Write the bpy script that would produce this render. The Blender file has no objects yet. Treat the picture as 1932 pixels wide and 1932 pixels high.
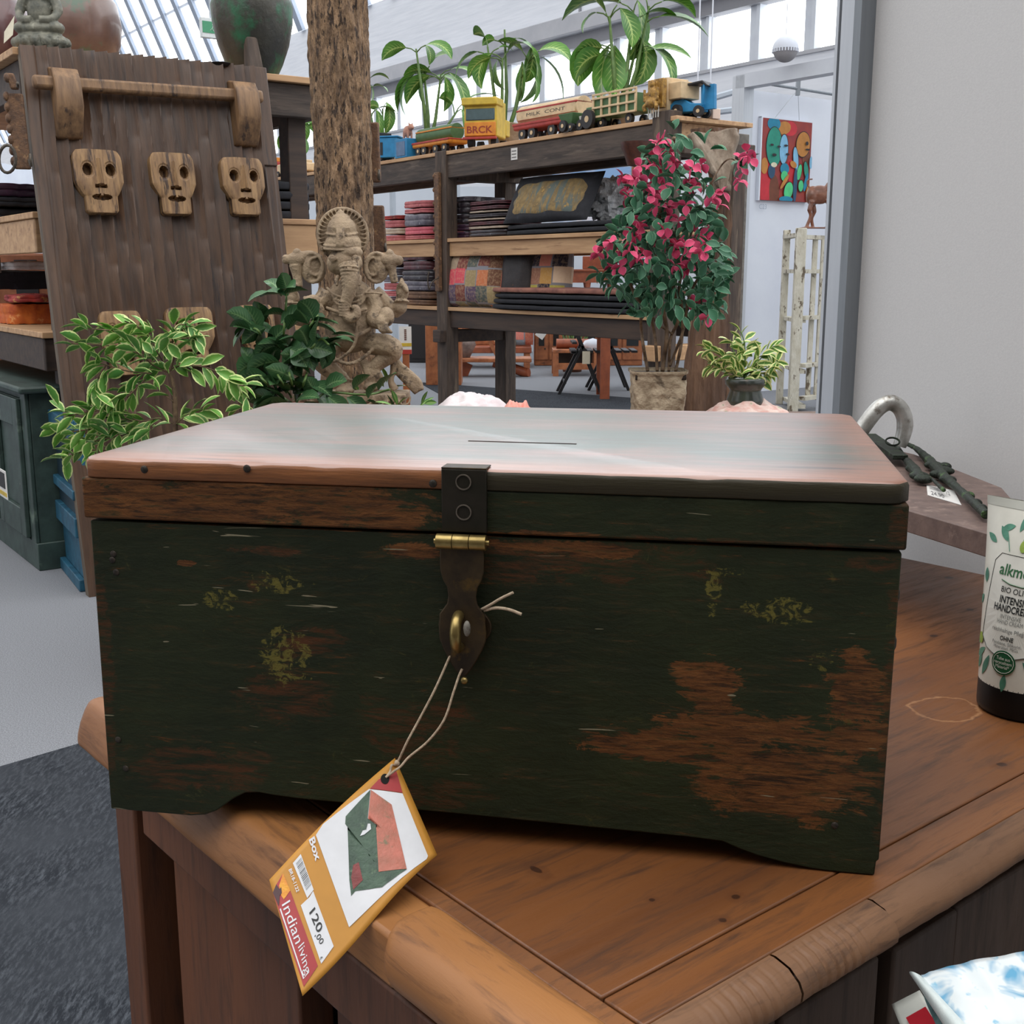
import bpy, bmesh, math, random
from mathutils import Vector, Matrix, Euler, noise
from math import sin, cos, pi, radians as R
S = bpy.context.scene
COL = S.collection
# ---------------------------------------------------------------- camera
F = 2200.0; TH = R(11.6); H = 1.25
cd = bpy.data.cameras.new('camera'); cam = bpy.data.objects.new('camera', cd); COL.objects.link(cam)
cam.location = (0, 0, H); cam.rotation_euler = (pi/2-TH, 0, 0)
cd.sensor_width = 36; cd.lens = 36*F/1932; cd.clip_start = .02; cd.clip_end = 200
S.camera = cam
# ---------------------------------------------------------------- light and exposure
S.view_settings.view_transform = 'Standard'; S.view_settings.look = 'None'
S.view_settings.gamma = 1; S.view_settings.use_curve_mapping = False
S.view_settings.exposure = 0.42
w = bpy.data.worlds.new('overcast_sky'); S.world = w; w.use_nodes = True
bg = w.node_tree.nodes['Background']; bg.inputs[0].default_value = (.97, .98, 1, 1); bg.inputs[1].default_value = .92
def area(name, loc, rot, sx, sy, power, col=(1, 1, 1)):
    l = bpy.data.lights.new(name, 'AREA'); l.shape = 'RECTANGLE'; l.size = sx; l.size_y = sy
    l.energy = power; l.color = col
    o = bpy.data.objects.new(name, l); COL.objects.link(o); o.location = loc; o.rotation_euler = rot
    return o
area('rooflight', (-.5, .8, 6.8), (0, 0, R(35)), 9, 8, 330, (1, .985, .965))
# ---------------------------------------------------------------- pixel / world helpers
CT, ST = cos(TH), sin(TH)
def ray(px, py):
    r = (px-966)/F; u = (966-py)/F
    return Vector((r, CT+u*ST, -ST+u*CT))
def W(px, py, Y):
    d = ray(px, py); return Vector((0, 0, H))+d*(Y/d.y)
def WZ(px, py, z):
    d = ray(px, py); return Vector((0, 0, H))+d*((z-H)/d.z)
def proj(p):
    X, Y, Z = p[0], p[1], p[2]-H
    d = Y*CT-Z*ST; u = Y*ST+Z*CT
    return (966+F*X/d, 966-F*u/d)
def hit(px, py, o, n):
    d = ray(px, py); c = Vector((0, 0, H)); return c+d*((o-c).dot(n)/d.dot(n))
# ---------------------------------------------------------------- mesh builder
class MB:
    def __init__(s): s.v = []; s.f = []; s.uv = []; s.M = Matrix()
    def add(s, vs, fs, uv=None):
        o = len(s.v)
        for p in vs: s.v.append(s.M @ Vector(p))
        for i, f in enumerate(fs):
            s.f.append([a+o for a in f]); s.uv.append(uv[i] if uv else None)
    def box(s, c, sz, rot=None, taper=(1, 1)):
        hx, hy, hz = [a/2 for a in sz]; vs = []
        for z in (-1, 1):
            tx, ty = taper if z > 0 else (1, 1)
            for x, y in ((-1, -1), (1, -1), (1, 1), (-1, 1)):
                p = Vector((x*hx*tx, y*hy*ty, z*hz))
                if rot: p = rot @ p
                vs.append(p+Vector(c))
        s.add(vs, [(3, 2, 1, 0), (4, 5, 6, 7), (0, 1, 5, 4), (1, 2, 6, 5), (2, 3, 7, 6), (3, 0, 4, 7)]); return s
    def b2(s, x0, x1, y0, y1, z0, z1):
        return s.box(((x0+x1)/2, (y0+y1)/2, (z0+z1)/2), (x1-x0, y1-y0, z1-z0))
    def bar(s, a, b, wx, wy):
        a = Vector(a); b = Vector(b); d = b-a
        q = d.to_track_quat('Z', 'Y').to_matrix()
        return s.box((a+b)/2, (wx, wy, d.length), q)
    def tube(s, pts, r, n=8, closed=False, flat=1.0):
        pts = [Vector(p) for p in pts]; m = len(pts)
        if not hasattr(r, '__len__'): r = [r]*m
        vs = []; up = None
        for i, p in enumerate(pts):
            if closed: t = pts[(i+1) % m]-pts[i-1]
            else: t = pts[min(i+1, m-1)]-pts[max(i-1, 0)]
            if t.length < 1e-9: t = Vector((0, 0, 1))
            t.normalize()
            if up is None:
                up = Vector((0, 0, 1)) if abs(t.z) < .9 else Vector((0, 1, 0))
            a = up-t*up.dot(t)
            if a.length < 1e-6: a = t.orthogonal()
            a.normalize(); up = a; b = t.cross(a)
            for k in range(n):
                g = 2*pi*k/n; vs.append(p+a*cos(g)*r[i]*flat+b*sin(g)*r[i])
        fs = []
        for i in range(m if closed else m-1):
            j = (i+1) % m
            for k in range(n):
                k2 = (k+1) % n; fs.append((i*n+k, j*n+k, j*n+k2, i*n+k2)[::-1])
        if not closed:
            fs.append(list(range(n))); fs.append(list(range((m-1)*n, m*n))[::-1])
            fs[-2] = fs[-2]
        s.add(vs, fs); return s
    def lathe(s, prof, n=32, c=(0, 0, 0), sy=1.0):
        vs = []; fs = []; m = len(prof)
        for r, z in prof:
            for k in range(n):
                g = 2*pi*k/n; vs.append((c[0]+r*cos(g), c[1]+r*sin(g)*sy, c[2]+z))
        for i in range(m-1):
            for k in range(n):
                k2 = (k+1) % n; fs.append((i*n+k, i*n+k2, (i+1)*n+k2, (i+1)*n+k))
        if prof[0][0] > 1e-6: fs.append(list(range(n))[::-1])
        if prof[-1][0] > 1e-6: fs.append(list(range((m-1)*n, m*n)))
        s.add(vs, fs); return s
    def ell(s, c, r, n=12, rot=None):
        if not hasattr(r, '__len__'): r = (r, r, r)
        vs = []; fs = []; m = max(5, n//2+1)
        for i in range(m+1):
            t = pi*i/m
            for k in range(n):
                g = 2*pi*k/n; p = Vector((r[0]*sin(t)*cos(g), r[1]*sin(t)*sin(g), -r[2]*cos(t)))
                if rot: p = rot @ p
                vs.append(p+Vector(c))
        for i in range(m):
            for k in range(n):
                k2 = (k+1) % n; fs.append((i*n+k, i*n+k2, (i+1)*n+k2, (i+1)*n+k))
        s.add(vs, fs); return s
    def prism(s, out, y0, y1):            # outline (x,z), counter-clockwise seen from -y
        n = len(out)
        vs = [(x, y0, z) for x, z in out]+[(x, y1, z) for x, z in out]
        fs = [list(range(n)), list(range(n, 2*n))[::-1]]
        for i in range(n): j = (i+1) % n; fs.append((j, i, n+i, n+j))
        s.add(vs, fs); return s
    def prismz(s, out, z0, z1):
        n = len(out)
        vs = [(x, y, z0) for x, y in out]+[(x, y, z1) for x, y in out]
        fs = [list(range(n))[::-1], list(range(n, 2*n))]
        for i in range(n): j = (i+1) % n; fs.append((i, j, n+j, n+i))
        s.add(vs, fs); return s
    def grid(s, fn, nu, nv, uv=False, flip=False):
        vs = [fn(i/nu, j/nv) for j in range(nv+1) for i in range(nu+1)]; fs = []; uvs = []
        for j in range(nv):
            for i in range(nu):
                a = j*(nu+1)+i; q = (a, a+1, a+nu+2, a+nu+1)
                t = ((i/nu, j/nv), ((i+1)/nu, j/nv), ((i+1)/nu, (j+1)/nv), (i/nu, (j+1)/nv))
                fs.append(q[::-1] if flip else q); uvs.append(t[::-1] if flip else t)
        s.add(vs, fs, uvs if uv else None); return s
    def leaf(s, base, az, pitch, droop, L, wd, seg=6, cup=.25, shape=.45, roll=0):
        """a leaf blade with thickness-less gently cupped surface, uv.x across, uv.y along"""
        p = Vector(base); vs = []; fs = []; uv = []
        d0 = pitch; side0 = Vector((-sin(az), cos(az), 0))
        for i in range(seg+1):
            t = i/seg; a = d0-droop*t
            d = Vector((cos(az)*cos(a), sin(az)*cos(a), sin(a)))
            up = side0.cross(d)*-1
            if i: p = p+d*(L/seg)
            sd = side0*cos(roll)+up*sin(roll); u2 = up*cos(roll)-side0*sin(roll)
            hw = wd*.5*(math.sin(pi*min(1, max(0, t))**(shape*1.6+.3)))**.85 if 0 < t < 1 else wd*.02
            for k in (-1, -.5, 0, .5, 1):
                vs.append(p+sd*(hw*k)+u2*(abs(k)*hw*cup*1.2))
        for i in range(seg):
            for k in range(4):
                a = i*5+k; fs.append((a, a+1, a+6, a+5))
                uv.append(((k/4, i/seg), ((k+1)/4, i/seg), ((k+1)/4, (i+1)/seg), (k/4, (i+1)/seg)))
        s.add(vs, fs, uv); return p
def link(name, me, parent=None, mat=None):
    o = bpy.data.objects.new(name, me); COL.objects.link(o)
    if parent: o.parent = parent
    if mat: me.materials.append(mat)
    return o
def obj(name, mb, mat, parent=None, smooth=None, bevel=0, seg=2, loc=None, rz=0, fix=True):
    me = bpy.data.meshes.new(name); me.from_pydata([tuple(v) for v in mb.v], [], mb.f)
    if any(u is not None for u in mb.uv):
        l = me.uv_layers.new(name='UVMap')
        for pi_, p in enumerate(me.polygons):
            u = mb.uv[pi_]
            if u:
                for k, li in enumerate(p.loop_indices): l.data[li].uv = u[k]
    if fix:
        bm = bmesh.new(); bm.from_mesh(me); bmesh.ops.recalc_face_normals(bm, faces=bm.faces); bm.to_mesh(me); bm.free()
    me.update()
    if smooth is not None:
        me.shade_smooth()
        if smooth < 180: me.set_sharp_from_angle(angle=R(smooth))
    o = link(name, me, parent, mat)
    if bevel:
        m = o.modifiers.new('bevel', 'BEVEL'); m.width = bevel; m.segments = seg; m.limit_method = 'ANGLE'; m.angle_limit = R(40)
        me.shade_smooth(); m.harden_normals = False
        me.set_sharp_from_angle(angle=R(50))
    if loc is not None: o.location = loc
    if rz: o.rotation_euler[2] = rz
    return o
def tag(o, label, cat, group=None):
    o['label'] = label; o['category'] = cat
    if group: o['group'] = group
    return o
def thing(name, label, cat, loc=(0, 0, 0), rz=0, group=None, mat=None):
    o = bpy.data.objects.new(name, None); COL.objects.link(o); o.empty_display_size = .05
    if mat is not None: o.matrix_world = mat
    else: o.location = loc; o.rotation_euler = (0, 0, rz)
    return tag(o, label, cat, group)
def struct(name, mb, mat, **k):
    o = obj(name, mb, mat, **k); o['kind'] = 'structure'; return o
def roughen(o, amp, freq, cuts=0):
    me = o.data; bm = bmesh.new(); bm.from_mesh(me)
    if cuts: bmesh.ops.subdivide_edges(bm, edges=bm.edges, cuts=cuts, use_grid_fill=True)
    for v in bm.verts:
        n = noise.noise_vector(v.co*freq); v.co += n*amp
    bm.to_mesh(me); bm.free(); me.update()
def smoothpath(pts, k=6):
    pts = [Vector(p) for p in pts]; out = []
    P = [pts[0]*2-pts[1]]+pts+[pts[-1]*2-pts[-2]]
    for i in range(1, len(P)-2):
        a, b, c, d = P[i-1], P[i], P[i+1], P[i+2]
        for j in range(k):
            t = j/k
            out.append(.5*((2*b)+(c-a)*t+(2*a-5*b+4*c-d)*t*t+(3*b-a-3*c+d)*t**3))
    out.append(pts[-1]); return out
def rrect(x0, x1, z0, z1, r, n=4):
    o = []
    for cx, cz, a in ((x1-r, z0+r, -90), (x1-r, z1-r, 0), (x0+r, z1-r, 90), (x0+r, z0+r, 180)):
        for i in range(n+1):
            g = R(a+90*i/n); o.append((cx+r*cos(g), cz+r*sin(g)))
    return o
FONT_CACHE = {}
def text2d(txt, size=1.0, bold=0.0, width=None):
    """flat triangles of a line of text, origin at its left base"""
    cu = bpy.data.curves.new('t', 'FONT'); cu.body = txt; cu.size = 1; cu.offset = bold; cu.resolution_u = 3
    ob = bpy.data.objects.new('t', cu); COL.objects.link(ob)
    dg = bpy.context.evaluated_depsgraph_get(); me = ob.evaluated_get(dg).to_mesh()
    vs = [v.co.copy() for v in me.vertices]; fs = [list(p.vertices) for p in me.polygons]
    ob.evaluated_get(dg).to_mesh_clear(); bpy.data.objects.remove(ob); bpy.data.curves.remove(cu)
    if not vs: return [], []
    x0 = min(v.x for v in vs); x1 = max(v.x for v in vs)
    k = size; kx = k if width is None else width/(x1-x0)
    return [((v.x-x0)*kx, v.y*k) for v in vs], fs
# ---------------------------------------------------------------- materials
def C(*a):
    if len(a) == 1 and isinstance(a[0], str):
        h = a[0].lstrip('#'); a = [int(h[i:i+2], 16) for i in (0, 2, 4)]
    return tuple([(x/255/12.92 if x/255 <= .04045 else ((x/255+.055)/1.055)**2.4) for x in a])+(1,)
class NT:
    def __init__(s, name):
        s.m = bpy.data.materials.new(name); s.m.use_nodes = True; s.t = s.m.node_tree; s.N = s.t.nodes; s.L = s.t.links
        s.b = s.N['Principled BSDF']; s.tc = s.N.new('ShaderNodeTexCoord')
    def put(s, i, v):
        if v is None: return
        if isinstance(v, bpy.types.NodeSocket): s.L.new(v, i)
        else: i.default_value = v
    def co(s, scale=(1, 1, 1), src='Object', rot=(0, 0, 0), loc=(0, 0, 0)):
        m = s.N.new('ShaderNodeMapping'); s.L.new(s.tc.outputs[src], m.inputs[0])
        m.inputs['Scale'].default_value = scale; m.inputs['Rotation'].default_value = rot; m.inputs['Location'].default_value = loc
        return m.outputs[0]
    def noise(s, co, scale=5, detail=4, rough=.6, dist=0):
        n = s.N.new('ShaderNodeTexNoise'); s.put(n.inputs['Vector'], co)
        n.inputs['Scale'].default_value = scale; n.inputs['Detail'].default_value = detail
        n.inputs['Roughness'].default_value = rough; n.inputs['Distortion'].default_value = dist; return n.outputs[0]
    def vor(s, co, scale=5, out=0, feat='F1'):
        n = s.N.new('ShaderNodeTexVoronoi'); s.put(n.inputs['Vector'], co); n.inputs['Scale'].default_value = scale
        n.feature = feat; return n.outputs[out]
    def ramp(s, f, lo, hi, a=(0, 0, 0, 1), b=(1, 1, 1, 1)):
        r = s.N.new('ShaderNodeValToRGB'); s.put(r.inputs[0], f); e = r.color_ramp.elements
        e[0].position = lo; e[0].color = a; e[1].position = hi; e[1].color = b; return r.outputs[0]
    def mix(s, f, a, b, mode='MIX'):
        m = s.N.new('ShaderNodeMix'); m.data_type = 'RGBA'; m.blend_type = mode
        s.put(m.inputs[0], f); s.put(m.inputs[6], a); s.put(m.inputs[7], b); return m.outputs[2]
    def math(s, op, a, b=0, clamp=False):
        m = s.N.new('ShaderNodeMath'); m.operation = op; m.use_clamp = clamp; s.put(m.inputs[0], a); s.put(m.inputs[1], b); return m.outputs[0]
    def sep(s, co):
        m = s.N.new('ShaderNodeSeparateXYZ'); s.put(m.inputs[0], co); return m.outputs
    def bump(s, h, st=.3, dist=.01, prev=None):
        m = s.N.new('ShaderNodeBump'); m.inputs['Strength'].default_value = st; m.inputs['Distance'].default_value = dist
        s.put(m.inputs['Height'], h)
        if prev: s.L.new(prev, m.inputs['Normal'])
        return m.outputs[0]
    def spot(s, x, z, rx, rz, nz, k=.6, edge=.12, ax=(0, 2)):
        """an irregular patch centred on (x,z) of object space"""
        P = s.sep(s.tc.outputs['Object'])
        a = s.math('DIVIDE', s.math('SUBTRACT', P[ax[0]], x), rx); b = s.math('DIVIDE', s.math('SUBTRACT', P[ax[1]], z), rz)
        d = s.math('ADD', s.math('MULTIPLY', a, a), s.math('MULTIPLY', b, b))
        d = s.math('ADD', d, s.math('MULTIPLY', s.math('SUBTRACT', nz, .5), k*4))
        return s.ramp(d, max(0, .75-edge), min(1, .75+edge), (1, 1, 1, 1), (0, 0, 0, 1))
    def out(s, col, rough=.6, metal=0, nrm=None, spec=None, emit=None, est=0, coat=0, coatr=.1, alpha=None, sheen=0):
        b = s.b.inputs; s.put(b['Base Color'], col); s.put(b['Roughness'], rough); s.put(b['Metallic'], metal)
        if nrm: s.L.new(nrm, b['Normal'])
        if spec is not None: s.put(b['Specular IOR Level'], spec)
        if emit: s.put(b['Emission Color'], emit); b['Emission Strength'].default_value = est
        if coat: b['Coat Weight'].default_value = coat; b['Coat Roughness'].default_value = coatr
        if sheen: b['Sheen Weight'].default_value = sheen
        if alpha is not None: b['Alpha'].default_value = alpha
        return s.m
MC = {}
def mott(name, c1, c2=None, c3=None, sc=(1, 1, 1), s=8, det=5, lo=.35, hi=.65, t3=(.58, .66), s3=None, rough=.6, metal=0, bump=.2, bd=.004, spec=None, coat=0, coatr=.1, dist=0, bs=None, sheen=0, src='Object'):
    if name in MC: return MC[name]
    n = NT(name); co = n.co(sc, src); f = n.noise(co, s, det, .6, dist)
    c2 = c2 or tuple(x*.6 for x in c1[:3])+(1,)
    col = n.mix(n.ramp(f, lo, hi), c1, c2)
    if c3: col = n.mix(n.ramp(n.noise(n.co(sc, src, loc=(3, 7, 1)), s3 or s*.6, 6, .65, dist), *t3), col, c3)
    nr = n.bump(n.noise(co, (bs or s*3), 4, .6), bump, bd) if bump else None
    MC[name] = n.out(col, rough, metal, nr, spec, coat=coat, coatr=coatr, sheen=sheen); return MC[name]
def plain(name, c, rough=.5, metal=0, spec=None, coat=0, bump=0, bs=60):
    if name in MC: return MC[name]
    n = NT(name); nz = n.noise(n.co(), bs, 3)
    col = n.mix(n.ramp(nz, .3, .7), c, tuple(x*.9 for x in c[:3])+(1,))
    MC[name] = n.out(col, rough, metal, n.bump(nz, bump, .003) if bump else None, spec, coat=coat); return MC[name]
def emitm(name, c, st):
    if name in MC: return MC[name]
    n = NT(name); P = n.noise(n.co((1, 1, 1)), .6, 2)
    MC[name] = n.out(n.mix(P, c, c), .5, emit=c, est=st); return MC[name]
def wood(name, c1, c2, c3=None, ax=0, s=5, rough=.45, bump=.25, coat=0, stretch=.08, **k):
    sc = [1, 1, 1]; sc[ax] = stretch
    return mott(name, c1, c2, c3, tuple(sc), s*8, 6, rough=rough, bump=bump, coat=coat, dist=.6, bs=s*30, **k)
# hall axes: U runs along the hall (away to the left), V across it (away to the right)
AZ = R(35.5)
U = Vector((-sin(AZ), cos(AZ), 0)); V = Vector((cos(AZ), sin(AZ), 0))
RU = -R(54.5)      # local x = -U (to the right), local y = V (away)
RV = AZ            # local x = V, local y = U (away)
# ================================================================ SETTING
# ---- floor
n = NT('grey_carpet'); co = n.co()
g = n.noise(co, 260, 2, .7); g2 = n.noise(co, 900, 2, .6)
col = n.mix(n.ramp(g, .38, .62), C(112, 114, 118), C(142, 144, 149)); 
M_carpet = n.out(col, .98, spec=.1, nrm=n.bump(g2, .4, .003))
n = NT('charcoal_carpet'); co = n.co((1, .25, 1), rot=(0, 0, .5)); co2 = n.co()
g = n.noise(co, 130, 5, .75)
col = n.mix(n.ramp(g, .45, .72), C(38, 41, 46), C(84, 88, 94)); col = n.mix(n.ramp(n.noise(co2, 3, 4), .4, .7), col, C(58, 61, 66))
M_dark = n.out(col, .98, spec=.1, nrm=n.bump(g, .5, .004))
struct('floor', MB().b2(-60, 16, -2.3, 80, -.1, 0), M_carpet)
a = WZ(0, 1450, 0); b = WZ(195, 1393, 0); d = (b-a).normalized(); q = Vector((d.y, -d.x, 0))
mb = MB(); p0 = a-d*2.5; p1 = b+d*.1
mb.prismz([tuple((p0)[:2]), tuple((p0+q*1.5)[:2]), tuple((p1+q*1.5)[:2]), tuple((p1)[:2])], 0, .006)
tag(obj('carpet_mat', mb, M_dark), 'charcoal ribbed carpet strip laid on the floor left of the wooden sideboard', 'carpet')
mb = MB(); a = WZ(930, 742, 0); b = WZ(1200, 752, 0); c_ = WZ(1200, 800, 0); e_ = WZ(930, 800, 0)
a = WZ(790, 722, 0)
mb.prismz([tuple(e_[:2]), tuple(c_[:2]), tuple(b[:2]), tuple(a[:2])], 0, .006)
tag(obj('carpet_mat', mb, M_dark), 'dark carpet strip on the pale floor in front of the folding chairs', 'carpet')
# ---- hall wall on the right, running along U
PW = 14.0
def HP(s, p, z): return U*s+V*p+Vector((0, 0, z))
def hallbox(mb, s0, s1, p0, p1, z0, z1):
    vs = []
    for z in (z0, z1):
        for s_, p_ in ((s0, p0), (s0, p1), (s1, p1), (s1, p0)): vs.append(HP(s_, p_, z))
    mb.add(vs, [(0, 1, 2, 3), (7, 6, 5, 4), (0, 4, 5, 1), (1, 5, 6, 2), (2, 6, 7, 3), (3, 7, 4, 0)])
n = NT('boarded_concrete'); P = n.co()
nz = n.noise(n.co((.5, .5, 9), rot=(0, 0, 0)), 2.2, 3, .6)
col = n.mix(n.ramp(nz, .35, .7), C(222, 224, 229), C(210, 213, 219))
M_hall = n.out(col, .8, nrm=n.bump(nz, .15, .02))
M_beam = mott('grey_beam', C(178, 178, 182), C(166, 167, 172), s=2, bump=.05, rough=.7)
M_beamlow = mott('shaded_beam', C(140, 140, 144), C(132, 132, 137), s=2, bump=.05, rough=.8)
M_glow = emitm('daylit_glazing', (.93, .97, 1, 1), 2.4)
ZS, ZT, ZB0, ZB1 = H+3.18, H+3.98, H+4.52, H+6.05
S0, S1 = -6, 95
mb = MB(); hallbox(mb, S0, S1, PW, PW+.3, 0, ZS); struct('wall_right', mb, M_hall)
mb = MB(); hallbox(mb, S0, S1, PW, PW+.3, ZB0, ZB1)
o = struct('wall_right_upper', mb, M_hall)
mb = MB(); hallbox(mb, S0, S1, PW-.28, PW+.3, ZT+.22, ZB0); struct('trim_1', mb, M_beam, bevel=.02)
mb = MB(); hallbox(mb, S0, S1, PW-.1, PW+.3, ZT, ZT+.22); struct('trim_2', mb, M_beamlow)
mb = MB(); hallbox(mb, S0, S1, PW+.12, PW+.16, ZS, ZT); struct('window_1', mb, M_glow)
M_mull = mott('white_mullion', C(205, 210, 216), C(196, 200, 208), s=3, bump=.02)
for k, s_ in enumerate([x*1.08+.2 for x in range(-3, 42)]):
    mb = MB(); hallbox(mb, s_-.035, s_+.035, PW-.03, PW+.12, ZS, ZT); hallbox(mb, s_+.06, s_+.2, PW+.02, PW+.11, ZS, ZT)
    o = struct('trim_%d' % (k+3 if k < 36 else k+200), mb, M_mull)
mb = MB(); hallbox(mb, S0, S1, PW-.04, PW+.1, ZS-.05, ZS); struct('trim_40', mb, M_beam)
# thin vertical joints of the upper wall
for k, s_ in enumerate((3.3, 7.6, 12.2, 17.5)):
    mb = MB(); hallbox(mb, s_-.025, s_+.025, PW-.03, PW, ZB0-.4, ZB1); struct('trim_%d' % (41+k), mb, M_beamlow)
# ---- sloping roof glazing above the wall
mb = MB(); sl = .42; hgt = 7
def RP(s, t, off=0): return HP(s, PW-sl*t-off*.9, ZB1+t-off*.35)
mb.add([RP(S0, 0), RP(S1, 0), RP(S1, hgt), RP(S0, hgt)], [(0, 1, 2, 3)])
mb.add([RP(S0, 0, -.1), RP(S1, 0, -.1), RP(S1, hgt, -.1), RP(S0, hgt, -.1)], [(0, 1, 2, 3)])
struct('window_2', mb, M_glow)
M_bar = mott('roof_bar', C(150, 160, 176), C(140, 150, 166), s=3, bump=.02)
mbr = MB()
for s_ in [x*1.15 for x in range(0, 78)]:
    a, b = RP(s_, 0, .06), RP(s_, hgt, .06)
    mbr.bar(a, b, .26, .10)
struct('trim_50', mbr, M_bar)
mbr = MB()
for t in (1.6, 3.4, 5.2): mbr.bar(RP(S0, t, .0), RP(S1, t, .0), .07, .07)
struct('trim_51', mbr, mott('pale_purlin', C(205, 210, 220), C(196, 202, 214), s=3, bump=.02))
# ---- exhibition wall at the right, with aluminium post
M_panel = None
n = NT('grey_panel'); co = n.co()
nz = n.noise(co, 420, 2, .7)
M_panel = n.out(n.mix(n.ramp(nz, .3, .7), C(214, 213, 212), C(207, 206, 206)), .75, nrm=n.bump(nz, .12, .001))
M_alu = mott('brushed_aluminium', C(196, 200, 205), C(186, 190, 196), sc=(1, 1, .05), s=60, rough=.42, metal=.35, bump=.05)
M_alud = mott('grey_aluminium', C(135, 141, 146), C(125, 130, 136), sc=(1, 1, .05), s=60, rough=.5, metal=.3, bump=.05)
M_slit = plain('black_rubber', C(12, 13, 14), .8)
pl = W(1553, 772, 1.72); pl.z = 0
T = Matrix.Translation(pl) @ Matrix.Rotation(-R(54.5), 4, 'Z')   # x to the right & nearer, y away
def sb(name, x0, x1, y0, y1, z0, z1, m, **k):
    mb = MB(); mb.M = T; mb.b2(x0, x1, y0, y1, z0, z1); return struct(name, mb, m, **k)
def xat(px):    # local x on the wall front plane for a pixel column at the lid height
    p = hit(px, 700, pl, V); return (p-pl).dot(-U)
X = [xat(v) for v in (1553, 1561.5, 1568, 1590, 1611, 1625, 1648)]
X0 = 0
sb('trim_60', X[0], xat(1558), -.012, .05, 0, 3.2, M_alu)
sb('trim_61', xat(1558), xat(1562.5), .012, .05, 0, 3.2, M_slit)
sb('trim_62', xat(1562.5), xat(1600), -.012, .05, 0, 3.2, M_alu)
sb('trim_63', xat(1600), xat(1613), -.03, .05, 0, 3.2, M_alud)
sb('wall_partition', xat(1613), 2.3, .0, .04, 0, 3.2, M_panel)
# ---- white booth across the hall, holding the painting
M_white = mott('white_panel', C(214, 218, 226), C(206, 210, 220), s=1.5, bump=.03, rough=.7)
b0 = W(1404, 152, 12.3); zb = b0.z
T = Matrix.Translation((b0.x, b0.y, 0)) @ Matrix.Rotation(RV, 4, 'Z')
sb('wall_booth', 0, 3.2, 0, .05, 0, zb-.08, M_white)
sb('trim_70', -.12, .02, -.12, .04, 0, zb+.03, M_alu)
mb = MB(); mb.M = T; mb.b2(-.12, .02, -5, 0, zb-.09, zb+.04); struct('trim_71', mb, M_mull)
T = Matrix.Translation((b0.x, b0.y, 0)) @ Matrix.Rotation(RV, 4, 'Z')
# ---- unseen dark wall, added behind the camera to cut ambient light on front faces
M_back = mott('brown_grey_wall', C(92, 86, 80), C(80, 74, 70), s=1, bump=.02, rough=.9)
struct('wall_back_light_block', MB().b2(-7, 6, -2.3, -2.1, 0, 4.2), M_back)
struct('wall_left', MB().b2(-14.2, -14, -2.3, 60, 0, 4.2), M_white)
# more distant booths seen between the shelves
M_booth = mott('booth_white', C(206, 211, 218), C(196, 202, 210), s=1, bump=.02, rough=.8)
M_rail = mott('booth_rail', C(176, 184, 192), C(168, 176, 186), s=4, bump=.02)
def booth(k, px0, px1, ytop, Y, name):
    a = W(px0, ytop, Y); b = W(px1, ytop, Y)
    mb = MB(); mb.b2(a.x, b.x, Y, Y+.06, 0, a.z); struct(name, mb, M_booth)
booth(0, 480, 1030, 352, 23.0, 'wall_booth_1')
booth(1, 1030, 1210, 320, 20.5, 'wall_booth_2')
booth(2, 680, 1250, 476, 19.0, 'wall_booth_3')
k = 80
for (x0, y0, x1, y1, Y) in ((680, 318, 1000, 326, 18.5), (690, 338, 830, 331, 18.0), (1000, 312, 1210, 300, 17.0), (1010, 330, 1200, 312, 17.2), (1345, 212, 1403, 205, 13.5), (1345, 185, 1403, 168, 13.2)):
    struct('trim_%d' % k, MB().tube([W(x0, y0, Y), W(x1, y1, Y)], .035, 6), M_rail); k += 1
for (x0, y0, Y) in ((740, 330, 18), (862, 322, 18.2), (1012, 318, 17.2), (1062, 308, 17.0), (1152, 300, 17.0)):
    a = W(x0, y0, Y); struct('trim_%d' % k, MB().tube([a, (a.x, a.y, 0)], .05, 6), M_rail); k += 1
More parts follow.
